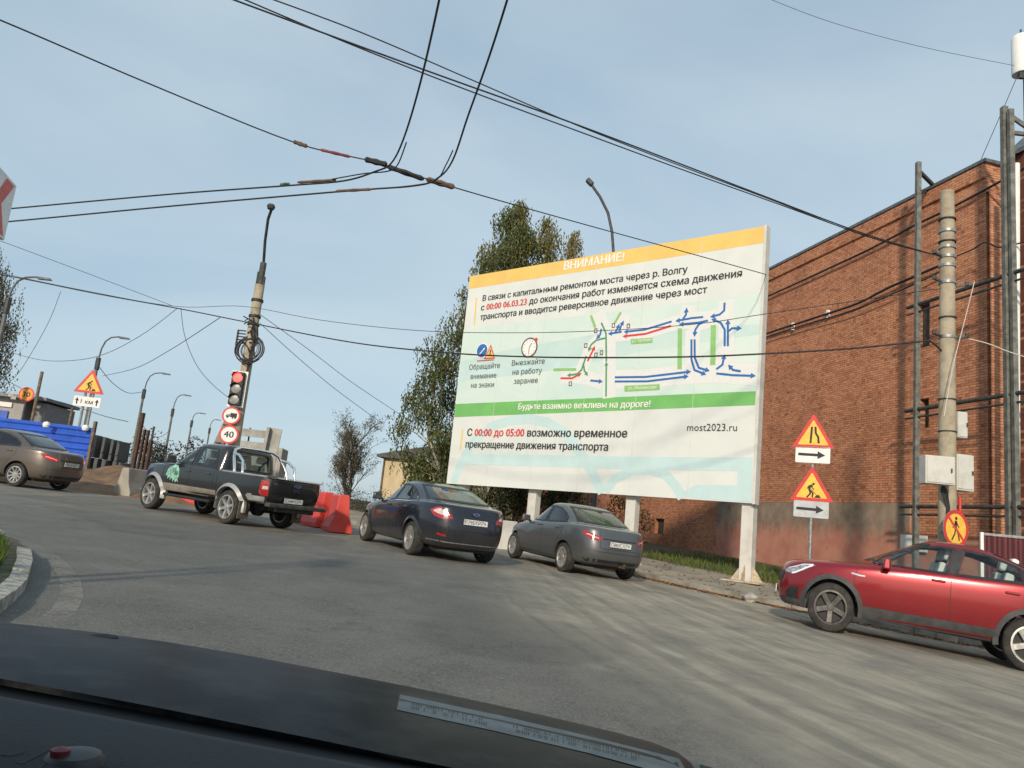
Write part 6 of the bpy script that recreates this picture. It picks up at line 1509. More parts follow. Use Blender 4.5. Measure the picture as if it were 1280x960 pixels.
# local +x runs from the far edge back towards us; the printed face is on the road side
hT, hB = E0.z-g0_, E1.z-g0_; Lc = 1.15
P = [(0, hB), (Lc, hB), (Lc, hT+.0), (0, hT)]
m = MB(); m.box((Lc/2, .0, (hB+hT)/2), (Lc, .03, hT-hB)); bo = m.build('board', M['whitesign'], cvb)
m = MB()
hm = (hB+hT)/2; q = (hT-hB)/2
for sgn, yy in ((1, .0165), (-1, -.0165)):
    for x0 in (.04, .42, .80):
        for a_, b_ in (((x0, hT-.02), (x0+.17, hm)), ((x0, hB+.02), (x0+.17, hm))):
            m.add([(a_[0], yy, a_[1]), (a_[0]+.17, yy, a_[1]), (b_[0]+.15, yy, b_[1]), (b_[0], yy, b_[1])], [(0, 1, 2, 3)])
m.build('chevron', M['redsign'], bo, fixn=False)
for x in (.40, .85): m = MB(); m.tube([(x, PSIDE*.07, -.2), (x, PSIDE*.07, hT-.05)], .05, 10); m.build('pole', M['galv'], cvb, smooth=True)

# pale house behind the birch, far left of the billboard
HY2 = 46.; a = at(477, 606, HY2); t_ = at(480, 572, HY2); hg = a.z-2.6
hs = empty('pale_house', (t_.x, HY2, hg), radians(-8), 'pale yellow house corner with a dark roof edge behind the birch tree', 'house')
M['cream'] = pmat('cream render', (.55, .45, .29), .9, var=.12, vscale=1.2); H_ = t_.z-hg
m = MB(); m.box((4, 3, H_/2), (8, 6, H_)); m.build('wall', M['cream'], hs)
m = MB(); m.prism([(-.35, H_), (8.3, H_), (8.3, H_+.15), (4, H_+1.2), (-.35, H_+.15)], -.4, 6.4, 'y'); m.build('roof', M['darksteel'], hs)
m = MB(); m.tube([(.06, -.08, 0), (.06, -.08, H_-.1)], .05, 8); m.build('drainpipe', M['wood'], hs)
for x in (2.2, 5.0): m = MB(); m.box((x, -.02, H_-1.6), (1.0, .05, 1.3)); m.build('window', M['darksteel'], hs)

# ------------------------------------------------------------------ trees
def leafquads(mb, P, s, rnd, droop=.0, mi=0):
    for x, y, z in P:
        a, b = rnd.uniform(0, 2*pi), rnd.uniform(-1, 1); k = s*rnd.uniform(.6, 1.35); c_, s_ = cos(a), sin(a)
        d = Vector((c_*.5, s_*.5, -droop + b*.5)).normalized()*k; w = Vector((-s_, c_, rnd.uniform(-.6, .6))).normalized()*k*.42
        p = Vector((x, y, z)); mb.v += [tuple(p-d*.5), tuple(p+w*.6), tuple(p+d*.6), tuple(p-w*.6)]; n = len(mb.v); mb.f.append((n-4, n-3, n-2, n-1)); mb.m.append(mi)
def tree(name, base, H_, prof, nb, per, leaf, cols, label, cat='tree', seed=1, droop=.9, trunk_r=.22, strand=1.4, bark=None, spread=.34, clear=.12, group=None, lean=(0, 0), front=1.0):
    """prof(f): crown radius at height fraction f"""
    rnd = random.Random(seed); r_ = empty(name, base, 0, label, cat, group)
    tk = MB(); lean = Vector((lean[0], lean[1], 0)); ax = lambda f: lean*f*H_ + Vector((.18*sin(f*5+seed), .15*cos(f*4+seed), f*H_))
    tk.tube([ax(i/10) for i in range(11)], [max(.015, trunk_r*(1-i/10.3)) for i in range(11)], 9)
    lf = MB()
    for b in range(nb):
        f = clear + (1-clear)*((b+rnd.random())/nb)**1.35; R = prof(f); 
        if R <= 0: continue
        a = rnd.uniform(0, 2*pi); rr = R*(.30+.70*rnd.random()**.55)*rnd.uniform(.85, 1.05)
        o = ax(max(.03, f-.10*rnd.random()-.03)); tip = ax(f)+Vector((cos(a)*rr, sin(a)*rr*front, rnd.uniform(-.03, .05)*H_)); mid = o.lerp(tip, .5)+Vector((0, 0, .10*rr))
        if b % 2 == 0: tk.tube([o, mid, tip], [max(.012, .05*trunk_r/.22*(1.1-f)), .02*trunk_r/.22, .006], 5, caps=False)
        for k in range(per):
            t = rnd.random()**.6; p = o.lerp(mid, t*2) if t < .5 else mid.lerp(tip, t*2-1)
            g = spread*(1+.6*t); q = p+Vector((rnd.gauss(0, g), rnd.gauss(0, g), rnd.gauss(0, g*.6)))
            if strand:
                L_ = rnd.uniform(.2, strand)*(.5+.5*t); n = max(2, int(L_/(leaf*.8))); dx, dy = rnd.gauss(0, .12)/n, rnd.gauss(0, .12)/n
                leafquads(lf, [(q.x+dx*i+rnd.gauss(0, leaf*.35), q.y+dy*i+rnd.gauss(0, leaf*.35), q.z-L_*i/n) for i in range(n)], leaf, rnd, droop)
            else: leafquads(lf, [tuple(q)], leaf, rnd, droop)
    tk.build('trunk', bark or M['birchbark'], r_, smooth=True)
    lf.build('crown', foliage(name+' leaves '+str(seed), cols), r_, fixn=False)
    return r_
M['birchbark'] = pmat('birch bark', (.42, .40, .36), .9, col2=(.06, .055, .05), vscale=6, fac=(.5, .6)); M['bark'] = pmat('grey brown bark', (.10, .08, .065), .95, var=.35, vscale=8)
OL = [(.085, .105, .035), (.13, .145, .05), (.175, .175, .065), (.24, .20, .075), (.28, .20, .075)]
GN = [(.018, .034, .010), (.032, .052, .014), (.05, .07, .018), (.085, .095, .025)]
def tb_at(px, Y, py_top):
    b = at(px, 640, Y); g = Gz(b.x, Y); return Vector((b.x, Y, g)), at(px+ (640-py_top)*.09, py_top, Y).z-g
def birch(base, lobes, label, seed, colsets, leaf=.14, trunk_r=.24, density=1.):
    """a birch whose crown is many drooping clumps of leaves; lobes: (dx, dy, z low, z high, radius low, radius mid, radius top, clumps, colour set)"""
    rnd = random.Random(seed); r_ = empty('birch_tree', base, 0, label, 'tree'); tk = MB(); lf = MB()
    for (dx, dy, z0, z1, ra, rm, rt, n, cs) in lobes:
        ax = lambda z: Vector((dx*min(1, z/max(.1, z1*.5)) + .15*sin(z*.9+seed), dy*min(1, z/max(.1, z1*.5)) + .12*cos(z*.8), z))
        tk.tube([ax(z1*i/10) for i in range(11)], [max(.012, trunk_r*(z1/14)*(1-i/10.3)) for i in range(11)], 8)
        for c in range(n):
            f = (c+rnd.random())/n; z = z0+(z1-z0)*f; R = (ra+(rm-ra)*f/.4) if f < .4 else rm+(rt-rm)*(f-.4)/.6
            R *= 1+.10*sin(z*2.7+seed)
            a = rnd.uniform(0, 2*pi); cr = rnd.uniform(.42, .80)*(.55+.45*min(1, R/2.)); rr = max(0, R-cr*.8)*rnd.random()**.45
            ctr = ax(z)+Vector((cos(a)*rr, sin(a)*rr, 0)); o = ax(max(.3, z-.45*rr-.3)); tk.tube([o, o.lerp(ctr, .55)+Vector((0, 0, .12*rr)), ctr], [.05*(1.1-f), .03*(1.1-f), .008], 5, caps=False)
            for _ in range(int(46*density*(cr/.6)**2)):
                v = Vector((rnd.gauss(0, 1), rnd.gauss(0, 1), rnd.gauss(0, 1))).normalized()*rnd.random()**.4
                q = ctr+Vector((v.x*cr, v.y*cr, v.z*cr*.75)); L_ = rnd.uniform(.15, .75)*(1.25-.4*v.z); m_ = max(2, int(L_/(leaf*.75))); tx, ty = rnd.gauss(0, .10)/m_, rnd.gauss(0, .10)/m_
                leafquads(lf, [(q.x+tx*i+rnd.gauss(0, leaf*.28), q.y+ty*i+rnd.gauss(0, leaf*.28), q.z-L_*i/m_) for i in range(m_)], leaf, rnd, .9, cs)
    tk.build('trunk', M['birchbark'], r_, smooth=True); lf.build('crown', [foliage('birch leaves %d %d' % (seed, i), c) for i, c in enumerate(colsets)], r_, fixn=False)
    return r_
DG = [(.055, .075, .028), (.09, .115, .038), (.125, .145, .05), (.185, .175, .07)]
YL = [(.12, .125, .045), (.18, .165, .06), (.25, .195, .07), (.30, .21, .075)]
b, h = tb_at(592, 33., 247)
birch(b, [(0.35, 0, 1.2, h-.2, 3.5, 3.5, .75, 115, 0), (.75, .2, h*.55, h+.1, 2.1, 1.75, .45, 42, 1), (2.0, .3, h*.45, h-.55, 2.2, 1.9, .55, 52, 1), (-2.35, -.4, 1.2, h*.54, 1.9, 2.0, .9, 44, 0), (-.6, .2, h*.45, h*.86, 1.7, 1.6, .6, 26, 1)], 'tall birch with drooping olive and yellowing leaves behind the left end of the billboard', 3, [DG, OL])
b, h = tb_at(690, 37., 286)
birch(b, [(0, 0, h*.5, h, 1.9, 1.6, .25, 44, 0)], 'small yellowing birch top peeping over the billboard left of the tall lamp', 9, [YL], trunk_r=.18)
# sparse half bare tree between the red barriers and the dark blue car: forking twigs, few leaves
def bare_tree(base, H_, R, label, seed):
    rnd = random.Random(seed); r_ = empty('bare_tree', base, 0, label, 'tree'); tk = MB(); lf = MB(); P = []
    def grow(p, d, L, r, lev):
        pts = [p]
        for i in range(4):
            d = (d + Vector((rnd.gauss(0, .10), rnd.gauss(0, .10), .05))).normalized(); pts.append(pts[-1]+d*L/4)
        tk.tube(pts, [r, r*.9, r*.8, r*.65, r*.5], 5 if lev < 2 else 3, caps=False)
        if lev < 4:
            for k in range((12, 7, 4, 3)[lev]):
                t = rnd.uniform(.10 if lev == 0 else .2, 1.); q = pts[min(3, int(t*4))].lerp(pts[min(4, int(t*4)+1)], t*4 % 1)
                a = rnd.uniform(0, 2*pi); n = d.cross(Vector((cos(a), sin(a), .2))).normalized(); sp = (.75, .7, .7, .8)[lev]
                grow(q, (d*(1-sp*.5)+n*sp*.6+Vector((0, 0, .12))).normalized(), L*(.52, .55, .55, .6)[lev]*rnd.uniform(.7, 1.15)*(1.25-t*.55), r*.45, lev+1)
        if lev >= 3:
            for q in pts[2:]:
                if rnd.random() < .55: P.append((q.x+rnd.gauss(0, .06), q.y+rnd.gauss(0, .06), q.z+rnd.gauss(0, .06)))
    for k in range(3):
        a = k*2.1+.4; grow(Vector((cos(a)*.08, sin(a)*.08, 0)), Vector((cos(a)*.10, sin(a)*.10, 1)).normalized(), H_*(.92, .78, .7)[k], .05, 0)
    rnd.shuffle(P); leafquads(lf, P[:8000], .085, rnd, .2)
    tk.build('trunk', M['bark'], r_); lf.build('crown', foliage('sparse leaves', [(.17, .13, .075), (.12, .12, .06), (.23, .18, .10), (.09, .10, .05)]), r_, fixn=False)
b = at(432, 650, 36.); g = Gz(b.x, 36.); h = at(437, 543, 36.).z-g
bare_tree(Vector((b.x, 36., g)), h, 1.8, 'thin half bare tree with brown twigs between the red barrier and the cream house', 5)
# weeping birch at the left edge
b = at(-66, 600, 39.); g = Gz(b.x, 39.); h = at(-40, 318, 39.).z-g
tree('birch_tree', Vector((b.x, 39., g)), h, lambda f: (1.9 if f < .8 else 1.9*(1-(f-.8)*3))*(.85+.15*sin(f*19)) if f > .45 else 0, 120, 18, .14, [(.09, .09, .055), (.13, .125, .075), (.18, .16, .09)], 'weeping birch twigs hanging in at the left edge above the site cabin', seed=6, trunk_r=.2, strand=3.0, spread=.22, clear=.45)
# bushes between the billboard and the wall, and scrub behind the barriers
def bush(px, Y, wdt, hgt, n, leaf, cols, label, seed, zoff=0, group=None, cat='bush', name='bush'):
    rnd = random.Random(seed); b = at(px, 640, Y); g = (pavez_xy(b.x, Y) if zoff == 0 else Gz(b.x, Y)+zoff); r_ = empty(name, (b.x, Y, g), 0, label, cat, group)
    st = MB()
    lf = MB()
    cl = [(rnd.gauss(0, wdt*.42), rnd.gauss(0, wdt*.3), hgt*rnd.uniform(.15, .85), rnd.uniform(.2, .42)*min(wdt, hgt)) for _ in range(14)]
    for c in cl[:8]: st.tube([(c[0]*.2, c[1]*.2, 0), (c[0]*.6, c[1]*.6, c[2]*.6), c[:3]], [.03, .02, .008], 5, caps=False)
    P = []
    for i in range(n):
        c = rnd.choice(cl); v = Vector((rnd.gauss(0, 1), rnd.gauss(0, 1), rnd.gauss(0, 1))).normalized()*c[3]*rnd.random()**.33; z = c[2]+v.z
        if z > .02: P.append((c[0]+v.x, c[1]+v.y, z))
    leafquads(lf, P, leaf, rnd, .3); st.build('stems', M['bark'], r_); lf.build('foliage', foliage(name+' leaves %d' % seed, cols), r_, fixn=False)
for i, (px, Y, w, h_, lab) in enumerate(((600, 33., 2.0, 3.4, 'dense dark bush under the billboard behind the dark blue car roof'), (640, 35., 2.2, 3.0, 'dense dark bush under the billboard left of its white middle post'), (690, 36., 2.4, 2.9, 'dense dark bush under the billboard above the roof of the grey sedan'), (740, 38., 2.4, 2.6, 'dark bush under the billboard at the far end of the brick wall'), (560, 34., 2.0, 3.0, 'dark bush beside the cream house behind the dark blue car'))):
    bush(px, Y, w, h_, 5200, .12, GN, lab, 30+i, group='dark bushes behind the billboard')
for i, (px, Y, w, h_, lab) in enumerate(((412, 30., 1.2, 1.1, 'low brown scrub behind the pickup tailgate'), (440, 29., 1.1, 1.3, 'low brown scrub beside the red barrier'), (465, 31., 1.4, 1.4, 'low olive scrub behind the bonnet of the dark blue car'))):
    bush(px, Y, w, h_, 1500, .07, [(.12, .085, .045), (.08, .075, .035), (.06, .065, .025)], lab, 50+i, zoff=-.1, group='scrub behind the barriers')
for i, (px, Y, w, h_, lab) in enumerate(((188, 62., 3.2, 4.4, 'grey green thicket right of the rusty piles far off'), (200, 75., 3.5, 3.0, 'far dark thicket under the second street lamp'), (150, 60., 6., 3.0, 'far thicket behind the stacked dark blocks'))):
    bush(px, Y, w, h_, 1500, .28, [(.09, .09, .07), (.06, .07, .05), (.12, .11, .08)], lab, 60+i, zoff=.2, group='far thickets by the bridge road')

# ------------------------------------------------------------------ overhead wires
def wire(label, pts, r=.012, mat='wire', name='overhead_wire', cat='cable', group=None, n=14):
    """pts: (pixel x, pixel y, distance) measured along the wire"""
    rows = [list(at(*p)) for p in pts]; C = catmull(rows, n if len(rows) < 4 else 6) if len(rows) > 2 else [[a+(b-a)*i/n for a, b in zip(*rows)] for i in range(n+1)]
    m = MB(); m.tube(C, r, 6); o = m.build(name, M[mat], smooth=True, angle=80); return tag(o, label, cat, group)
G1 = 'trolley wires'
wire('trolley contact wire running out of the top centre, left of its twin', [(-420, 297, 19.5), (-200, 280, 16.6), (0, 262, 14.5), (210, 243, 13.2), (360, 232, 12.2), (430, 226, 11.8), (470, 214, 11.4), (489, 204, 11.1), (505, 172, 10.4), (525, 105, 9.2), (549, 0, 7.6), (572, -120, 6.2)], .014, group=G1)
wire('trolley contact wire running out of the top centre, right of its twin', [(-420, 311, 19.2), (-200, 295, 16.3), (0, 278, 14.2), (210, 258, 13.), (430, 239, 11.8), (520, 232, 11.4), (548, 222, 11.1), (566, 200, 10.6), (585, 145, 9.6), (610, 75, 8.6), (634, 0, 7.6), (670, -120, 6.2)], .014, group=G1)
wire('short bridging wire below the left trolley wire', [(415, 224, 11.9), (455, 217, 11.6), (485, 214, 11.3), (497, 206, 11.), (508, 178, 10.5)], .010, group=G1)
wire('short bridging wire below the right trolley wire', [(462, 237, 11.7), (515, 232, 11.5), (545, 225, 11.2), (558, 205, 10.8), (566, 188, 10.5)], .010, group=G1)
wire('span wire from the upper left through the trolley crossing to the brick wall', [(-420, -140, 6.2), (-200, -55, 7.1), (0, 25, 8.4), (185, 104, 9.8), (368, 178, 11.1), (470, 203, 11.3), (560, 232, 11.5), (700, 272, 13.5), (860, 316, 16.), (950, 341, 17.8), (960, 344, 22.), (970, 347, 28.7)], .010)
def sleeve(label, a, b, r, mat, cat='wire fitting', name='wire_fitting'):
    A_, B_ = at(*a), at(*b); m = MB(); d = (B_-A_); m.tube([A_, A_+d*.08, A_+d*.3, A_+d*.5, A_+d*.7, A_+d*.92, B_], [r*.5, r, r*.85, r*1.1, r*.85, r, r*.5], 8); tag(m.build(name, M[mat], smooth=True), label, cat)
M['redins'] = pmat('dull red insulator', (.22, .05, .06), .6, var=.3); M['brownins'] = pmat('brown insulator', (.14, .085, .06), .6, var=.3)
sleeve('dark red clamp on the span wire, leftmost fitting', (367, 177, 11.1), (384, 183, 11.12), .035, 'brownins'); sleeve('long dull red insulator rod on the span wire', (400, 187, 11.15), (438, 196, 11.2), .026, 'redins')
sleeve('thick dark fitting where the left trolley wire crosses', (456, 199, 11.25), (484, 206, 11.3), .05, 'wire'); sleeve('thick dark bar between the two trolley crossings', (484, 208, 11.3), (530, 224, 11.4), .045, 'wire'); sleeve('knotted dark fitting at the right trolley crossing', (533, 224, 11.4), (568, 234, 11.55), .05, 'brownins')
sleeve('brown splice on the left trolley wire', (372, 228, 12.2), (420, 225, 11.9), .026, 'brownins'); sleeve('brown splice on the right trolley wire', (420, 239, 11.85), (465, 236.5, 11.6), .026, 'brownins'); sleeve('small green clamp on the left trolley wire', (350, 230.5, 12.3), (362, 229.5, 12.25), .024, 'greendark')
P3 = 'three cables running to the concrete pole'
ue = (1181, 322, UY)
wire('uppermost of three cables from the top left to the concrete pole', [(285, -3, 9.), (420, 47, 9.6), (560, 98, 10.2), (700, 148, 11.), (830, 197, 12.), (960, 247, 13.2), (1080, 292, 14.3), ue], .012, group=P3)
wire('middle of three cables from the top left to the concrete pole', [(300, -3, 9.2), (440, 56, 9.9), (580, 111, 10.6), (720, 163, 11.4), (850, 211, 12.4), (970, 254, 13.4), (1090, 297, 14.4), ue], .010, group=P3)
wire('lowest of three cables from the top left to the concrete pole', [(310, -12, 8.8), (450, 40, 9.5), (590, 100, 10.4), (720, 156, 11.3), (850, 207, 12.3), (970, 252, 13.4), (1085, 296, 14.4), ue], .009, group=P3)
wire('faint thin cable crossing the upper right corner of the sky', [(955, -4, 18.), (1040, 28, 18.5), (1150, 58, 19.5), (1268, 82, 21.)], .007, 'wiregrey')
wire('thick sagging cable crossing the whole view in front of the billboard', [(-420, 275, 27.), (-200, 309, 25.6), (0, 343, 24.6), (120, 367, 24.2), (225, 386, 23.9), (310, 403, 23.6), (440, 428, 21.), (560, 441, 18.5), (660, 446, 17.2), (760, 447, 16.2), (860, 446, 15.6), (940, 443, 15.3), (1060, 436, 15.1), (1150, 427, 15.), (1165, 428, 15.), (1179, 441, UY)], .018)
wire('thin cable above the thick one from the far left to the billboard face', [(-40, 330, 25.), (0, 341, 24.8), (110, 364, 24.3), (220, 383, 24.), (305, 383, 23.7), (400, 400, 21.5), (520, 413, 19.3), (640, 416, 17.6), (760, 413, 16.6), (870, 405, 15.9), (960, 392, 15.4), (1180, 360, UY)], .008)
wire('thin wire falling from the left edge to the cable joint', [(-30, 292, 20.), (0, 301, 20.5), (110, 342, 22.), (215, 382, 23.9)], .008, 'wiregrey')
wire('loose loop hanging from the cable joint to the traffic light', [(226, 385, 23.9), (231, 420, 23.9), (245, 455, 23.9), (265, 480, 23.8), (292, 502, 23.7)], .009)
wire('wire falling left from the cable near the left edge', [(76, 364, 24.3), (62, 400, 24.5), (40, 440, 25.), (18, 472, 25.5), (-10, 492, 26.)], .008, 'wiregrey')
wire('slack wire from the slim pole down to the first street lamp', [(275, 397, 24.), (215, 436, 30.), (170, 460, 37.), (128, 470, 44.)], .014, 'wiregrey')
wire('slack wire sweeping from the left birch to the cable joint', [(12, 440, 27.), (60, 451, 27.), (120, 446, 26.), (175, 420, 25.), (222, 385, 24.)], .010, 'wiregrey')
wire('drooping wire between the first two street lamps', [(119, 452, 44.), (140, 478, 48.), (160, 491, 53.), (177, 490, 57.)], .02, 'wiregrey', group='wires between the street lamps')
wire('drooping wire between the second and third street lamps', [(177, 530, 57.), (190, 545, 61.), (203, 545, 65.), (212, 538, 68.)], .022, 'wiregrey', group='wires between the street lamps')
wire('dark low wire passing behind the orange 30 sign to the rusty piles', [(-10, 465, 37.), (40, 492, 37.), (85, 505, 35.), (130, 520, 33.), (160, 527, 30.)], .014)
wire('stay wire falling right from the slim pole, steeper one', [(325, 404, 23.8), (370, 445, 26.), (420, 487, 29.), (476, 528, 33.)], .010, 'wiregrey', group='stay wires right of the slim pole')
wire('stay wire falling right from the slim pole, flatter one', [(325, 393, 23.8), (390, 440, 27.), (440, 478, 30.), (500, 518, 34.)], .010, 'wiregrey', group='stay wires right of the slim pole')
wire('stay wire from the antenna down to the brick roof corner', [(1273, 92, 21.4), (1254, 136, 21.), (1226, 200, 21.5)], .010)
def wwire(label, pts, out, r=.02, mat='wire'):
    m = MB(); m.tube(catmull([list(wall_hit(x, y, out)) for x, y in pts], 8), r, 6); tag(m.build('wall_cable', M[mat], smooth=True), label, 'cable', 'cables strung along the brick wall')
wwire('upper cable strung along the brick wall under the roof', [(956, 372), (1020, 343), (1090, 310), (1143, 282), (1200, 254), (1290, 205)], .12, .035)
wwire('middle cable strung along the brick wall', [(955, 418), (1010, 400), (1070, 380), (1110, 360), (1175, 332)], .14, .04)
wwire('lower cable close below the middle one on the wall', [(955, 422), (1012, 404), (1072, 386), (1150, 352), (1178, 338)], .18, .022)
wwire('cable looping right of the concrete pole over the brick corner', [(1196, 320), (1215, 312), (1232, 303), (1250, 309), (1290, 300)], .5, .02)
wire('pale thin line slanting down the concrete pole', [(1218, 352, 14.8), (1206, 400, 14.8), (1192, 455, 14.8), (1180, 520, 14.8)], .008, 'cab', name='pole_line')
wire('cable from the concrete pole to the right edge', [(1196, 421, UY), (1230, 428, 15.), (1262, 440, 14.8), (1300, 452, 14.6)], .010, 'cab')

# ------------------------------------------------------------------ our own car: bonnet, windscreen base and dashboard
oc = empty('own_car', (0, .9, .5), 0, 'dark dashboard and bonnet of the car the picture is taken from', 'car')
oi = Matrix.Translation((0, -.9, -.5))
M['bonnet'] = pmat('dusty dark bonnet', (.007, .010, .014), .34, .0, col2=(.030, .032, .034), vscale=9, fac=(.46, .66), spec=.5)
M['bonnet'].node_tree.nodes['Principled BSDF'].inputs['IOR'].default_value = 1.09
M['cowl'] = pmat('black cowl plastic', (.010, .011, .012), .75, var=.3)
M['dash'] = pmat('blue grey dashboard plastic', (.019, .026, .032), .85, var=.12, vscale=3, bump=.25, bscale=350)
M['dashdark'] = pmat('dashboard vent black', (.006, .007, .008), .8, var=.2)
FE = [(-160, 764), (-60, 776), (0, 784), (100, 793), (200, 805), (300, 821), (400, 840), (500, 859), (600, 880), (690, 900), (770, 919), (815, 932), (845, 945), (862, 960), (875, 985), (885, 1020)]
NE = [(-160, 818), (-60, 836), (0, 848), (100, 866), (200, 885), (300, 905), (400, 925), (500, 946), (600, 967), (690, 987), (770, 1004), (815, 1014), (845, 1022), (862, 1026), (880, 1032), (900, 1040)]
mb = MB(); n = len(FE); R_ = 9
for (a, b) in zip(FE, NE):
    P0, P1 = at(*a, 1.95 if a[0] < 800 else 1.95-(a[0]-800)*.004), at(*b, 1.08)
    for k in range(R_):
        f = k/(R_-1); p = P1.lerp(P0, f); p.z += .035*(1-(2*f-1)**2); mb.v.append(tuple(oi @ p))
    p = P0 + Vector((0, .05, -.06)); mb.v.append(tuple(oi @ p)); p = P0 + Vector((0, .07, -.30)); mb.v.append(tuple(oi @ p))
R_ += 2
for i in range(n-1):
    for k in range(R_-1): mb.f.append((i*R_+k, (i+1)*R_+k, (i+1)*R_+k+1, i*R_+k+1)); mb.m.append(0)
bon = mb.build('bonnet', M['bonnet'], oc, smooth=True, angle=80)
bmq = bmesh.new(); bmq.from_mesh(bon.data); bmq.transform(oi.inverted()); BON = BVHTree.FromBMesh(bmq); bmq.free()
# cowl tray and windscreen base
def sheet(name, rows, mat, parent, smooth=True):
    mb = MB(); n = len(rows[0])
    for r in rows: mb.v += [tuple(oi @ p) for p in r]
    for j in range(len(rows)-1):
        for i in range(n-1): mb.f.append((j*n+i, j*n+i+1, (j+1)*n+i+1, (j+1)*n+i)); mb.m.append(0)
    return mb.build(name, mat, parent, smooth=smooth, angle=60)
U = [-160, 0, 150, 300, 450, 600, 750, 900]
e1 = lambda x: 848+ (x/5.35); e2 = lambda x: 866 + x*.178 + max(0, x)*.012
sheet('cowl', [[at(x, e1(x)-4, 1.10)+Vector((0, 0, -.012)) for x in U], [at(x, e1(x)+14, .98)+Vector((0, 0, -.03)) for x in U], [at(x, e2(x)+10, .80)+Vector((0, 0, -.02)) for x in U]], M['cowl'], oc)
sheet('dashboard', [[at(x, e2(x)+16, .80)+Vector((0, 0, -.03)) for x in U], [at(x, e2(x)+4, .775) for x in U], [at(x, e2(x)+9, .74) for x in U], [at(x, e2(x)+52, .62) for x in U], [at(x, e2(x)+110, .52) for x in U], [at(x, e2(x)+170, .46)+Vector((0, 0, -.05)) for x in U]], M['dash'], oc)
dsh = [c for c in oc.children if c.name.startswith('dashboard')][0]
bmq = bmesh.new(); bmq.from_mesh(dsh.data); bmq.transform(oi.inverted()); DSH = BVHTree.FromBMesh(bmq); bmq.free()
def on_dash(x, y, lift=.0015):
    d = ray(x, y); hit = DSH.ray_cast(CAM, d.normalized())[0]; return (hit if hit else at(x, y, .55)) - d.normalized()*lift
def dpatch(name, px, mat, Yd=None):
    mb = MB(); P = [on_dash(x, y) for x, y in px]; k = len(P)
    mb.v = [tuple(oi @ p) for p in P]; mb.f = [tuple(range(k))]; mb.m = [0]
    return mb.build(name, mat, oc)
yd = None
dpatch('air_vent', [(-20, 923), (10, 930), (34, 936), (30, 941), (14, 945), (-20, 942)], M['dashdark'], yd)
dpatch('vent_groove', [(20, 953), (66, 932), (72, 933), (28, 955)], M['dashdark'], yd); dpatch('vent_groove', [(44, 960), (74, 938), (77, 939), (50, 962)], M['dashdark'], yd); dpatch('vent_groove', [(134, 960), (150, 951), (156, 952), (142, 962)], M['dashdark'], yd)
hb = oi @ on_dash(92, 951); m = MB(); m.lathe([(.021, -.02), (.020, .001), (.017, .005), (.010, .007), (.001, .008)], 22); hz_ = m.build('hazard_switch', pmat('switch plastic', (.03, .036, .04), .5, var=.1), oc, smooth=True); hz_.location = hb
m = MB(); m.lathe([(.001, -.004), (.006, -.002), (.0065, .003), (.001, .005)], 14); hq = m.build('red_lens', pmat('dull red lens', (.14, .015, .02), .5, var=.1), hz_, smooth=True); hq.location = (-.006, -.009, .0065)
for px, py in ((126, 801), (628, 906)):
    Yw = 1.55; p = at(px, py+9, Yw); m = MB(); m.lathe([(.001, -.03), (.030, -.028), (.034, .005), (.026, .022), (.001, .026)], 16); o = m.build('washer_nozzle', M['cowl'], oc, smooth=True); o.location = oi @ p
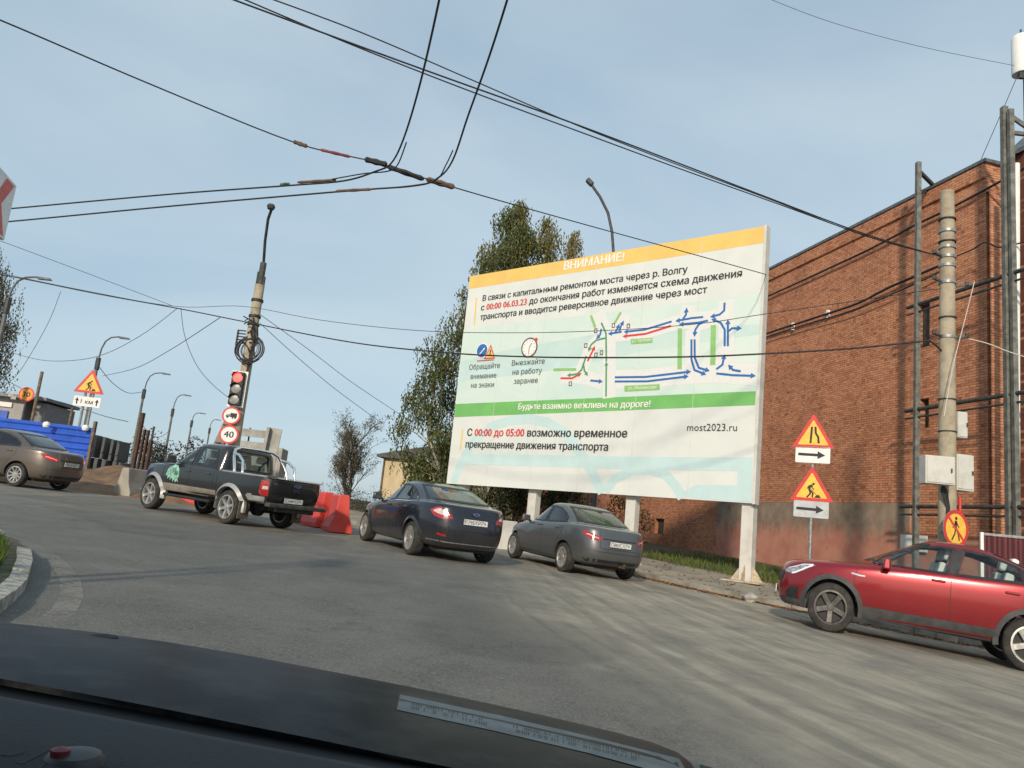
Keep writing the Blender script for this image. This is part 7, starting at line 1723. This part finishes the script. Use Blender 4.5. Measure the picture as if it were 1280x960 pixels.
# roof, pillars and sides of the cabin round the camera: they keep the daylight off the dashboard
def cbox(name, c, s_, mat): m = MB(); m.box(oi @ Vector(c), s_); return m.build(name, mat, oc, bevel=.01)
M['headliner'] = pmat('grey headliner', (.22, .22, .21), .95, var=.1); M['ownpaint'] = pmat('dark car paint', (.012, .016, .022), .3, coat=.6, var=.2)
cbox('roof', (-.43, -.75, 1.1+.30), (1.36, 2.1, .05), M['ownpaint'])
cbox('headlining', (-.43, -.75, 1.1+.265), (1.30, 2.0, .015), M['headliner'])
cbox('rear_panel', (-.43, -1.95, .85), (1.5, .06, .75), M['ownpaint'])
for x in (-1.27, .41):
    cbox('door_panel', (x, -.85, .60), (.08, 2.0, .62), M['ownpaint']); cbox('rear_pillar', (x*.93, -1.55, 1.13), (.06, .75, .5), M['ownpaint']); cbox('centre_pillar', (x*.96, -.45, 1.13), (.05, .14, .5), M['ownpaint'])
for x in (-.80, -.06): cbox('seat', (x, -.28, .75), (.48, .14, .7), M['seat'])
for x in (-.80, -.06): cbox('seat_cushion', (x, .02, .42), (.5, .5, .16), M['seat'])
# windscreen reflection of a printed paper, built as a pale strip over the bonnet
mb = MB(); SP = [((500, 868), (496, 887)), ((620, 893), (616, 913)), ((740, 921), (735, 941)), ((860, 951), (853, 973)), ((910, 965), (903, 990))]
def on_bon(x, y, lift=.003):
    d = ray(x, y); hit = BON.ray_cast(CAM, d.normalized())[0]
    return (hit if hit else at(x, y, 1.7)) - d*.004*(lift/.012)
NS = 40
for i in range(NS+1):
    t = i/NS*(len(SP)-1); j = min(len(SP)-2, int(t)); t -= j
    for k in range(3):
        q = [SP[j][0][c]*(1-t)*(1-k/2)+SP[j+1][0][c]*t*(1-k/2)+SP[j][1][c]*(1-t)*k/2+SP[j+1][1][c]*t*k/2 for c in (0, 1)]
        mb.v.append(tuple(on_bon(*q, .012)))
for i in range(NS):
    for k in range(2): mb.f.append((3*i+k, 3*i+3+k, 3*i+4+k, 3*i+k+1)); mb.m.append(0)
M['strip'] = pmat('mirrored pale strip', (.15, .175, .175), .6, var=.2, vscale=20)
ps = mb.build('reflected_strip', M['strip'], smooth=True); tag(ps, 'long mirrored pale strip of tiny print, windscreen reflection built over the dark bonnet', 'paper strip')
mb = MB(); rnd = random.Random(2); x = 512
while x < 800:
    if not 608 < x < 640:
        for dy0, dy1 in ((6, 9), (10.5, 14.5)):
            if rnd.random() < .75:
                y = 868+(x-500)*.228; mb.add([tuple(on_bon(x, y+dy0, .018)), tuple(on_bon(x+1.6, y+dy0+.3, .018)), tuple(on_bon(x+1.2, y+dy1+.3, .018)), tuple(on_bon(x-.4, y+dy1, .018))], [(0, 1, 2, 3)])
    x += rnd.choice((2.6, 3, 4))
mb.build('print', pmat('mirrored print', (.07, .08, .085), .7, var=.2), ps, fixn=False)  # print of the windscreen reflection
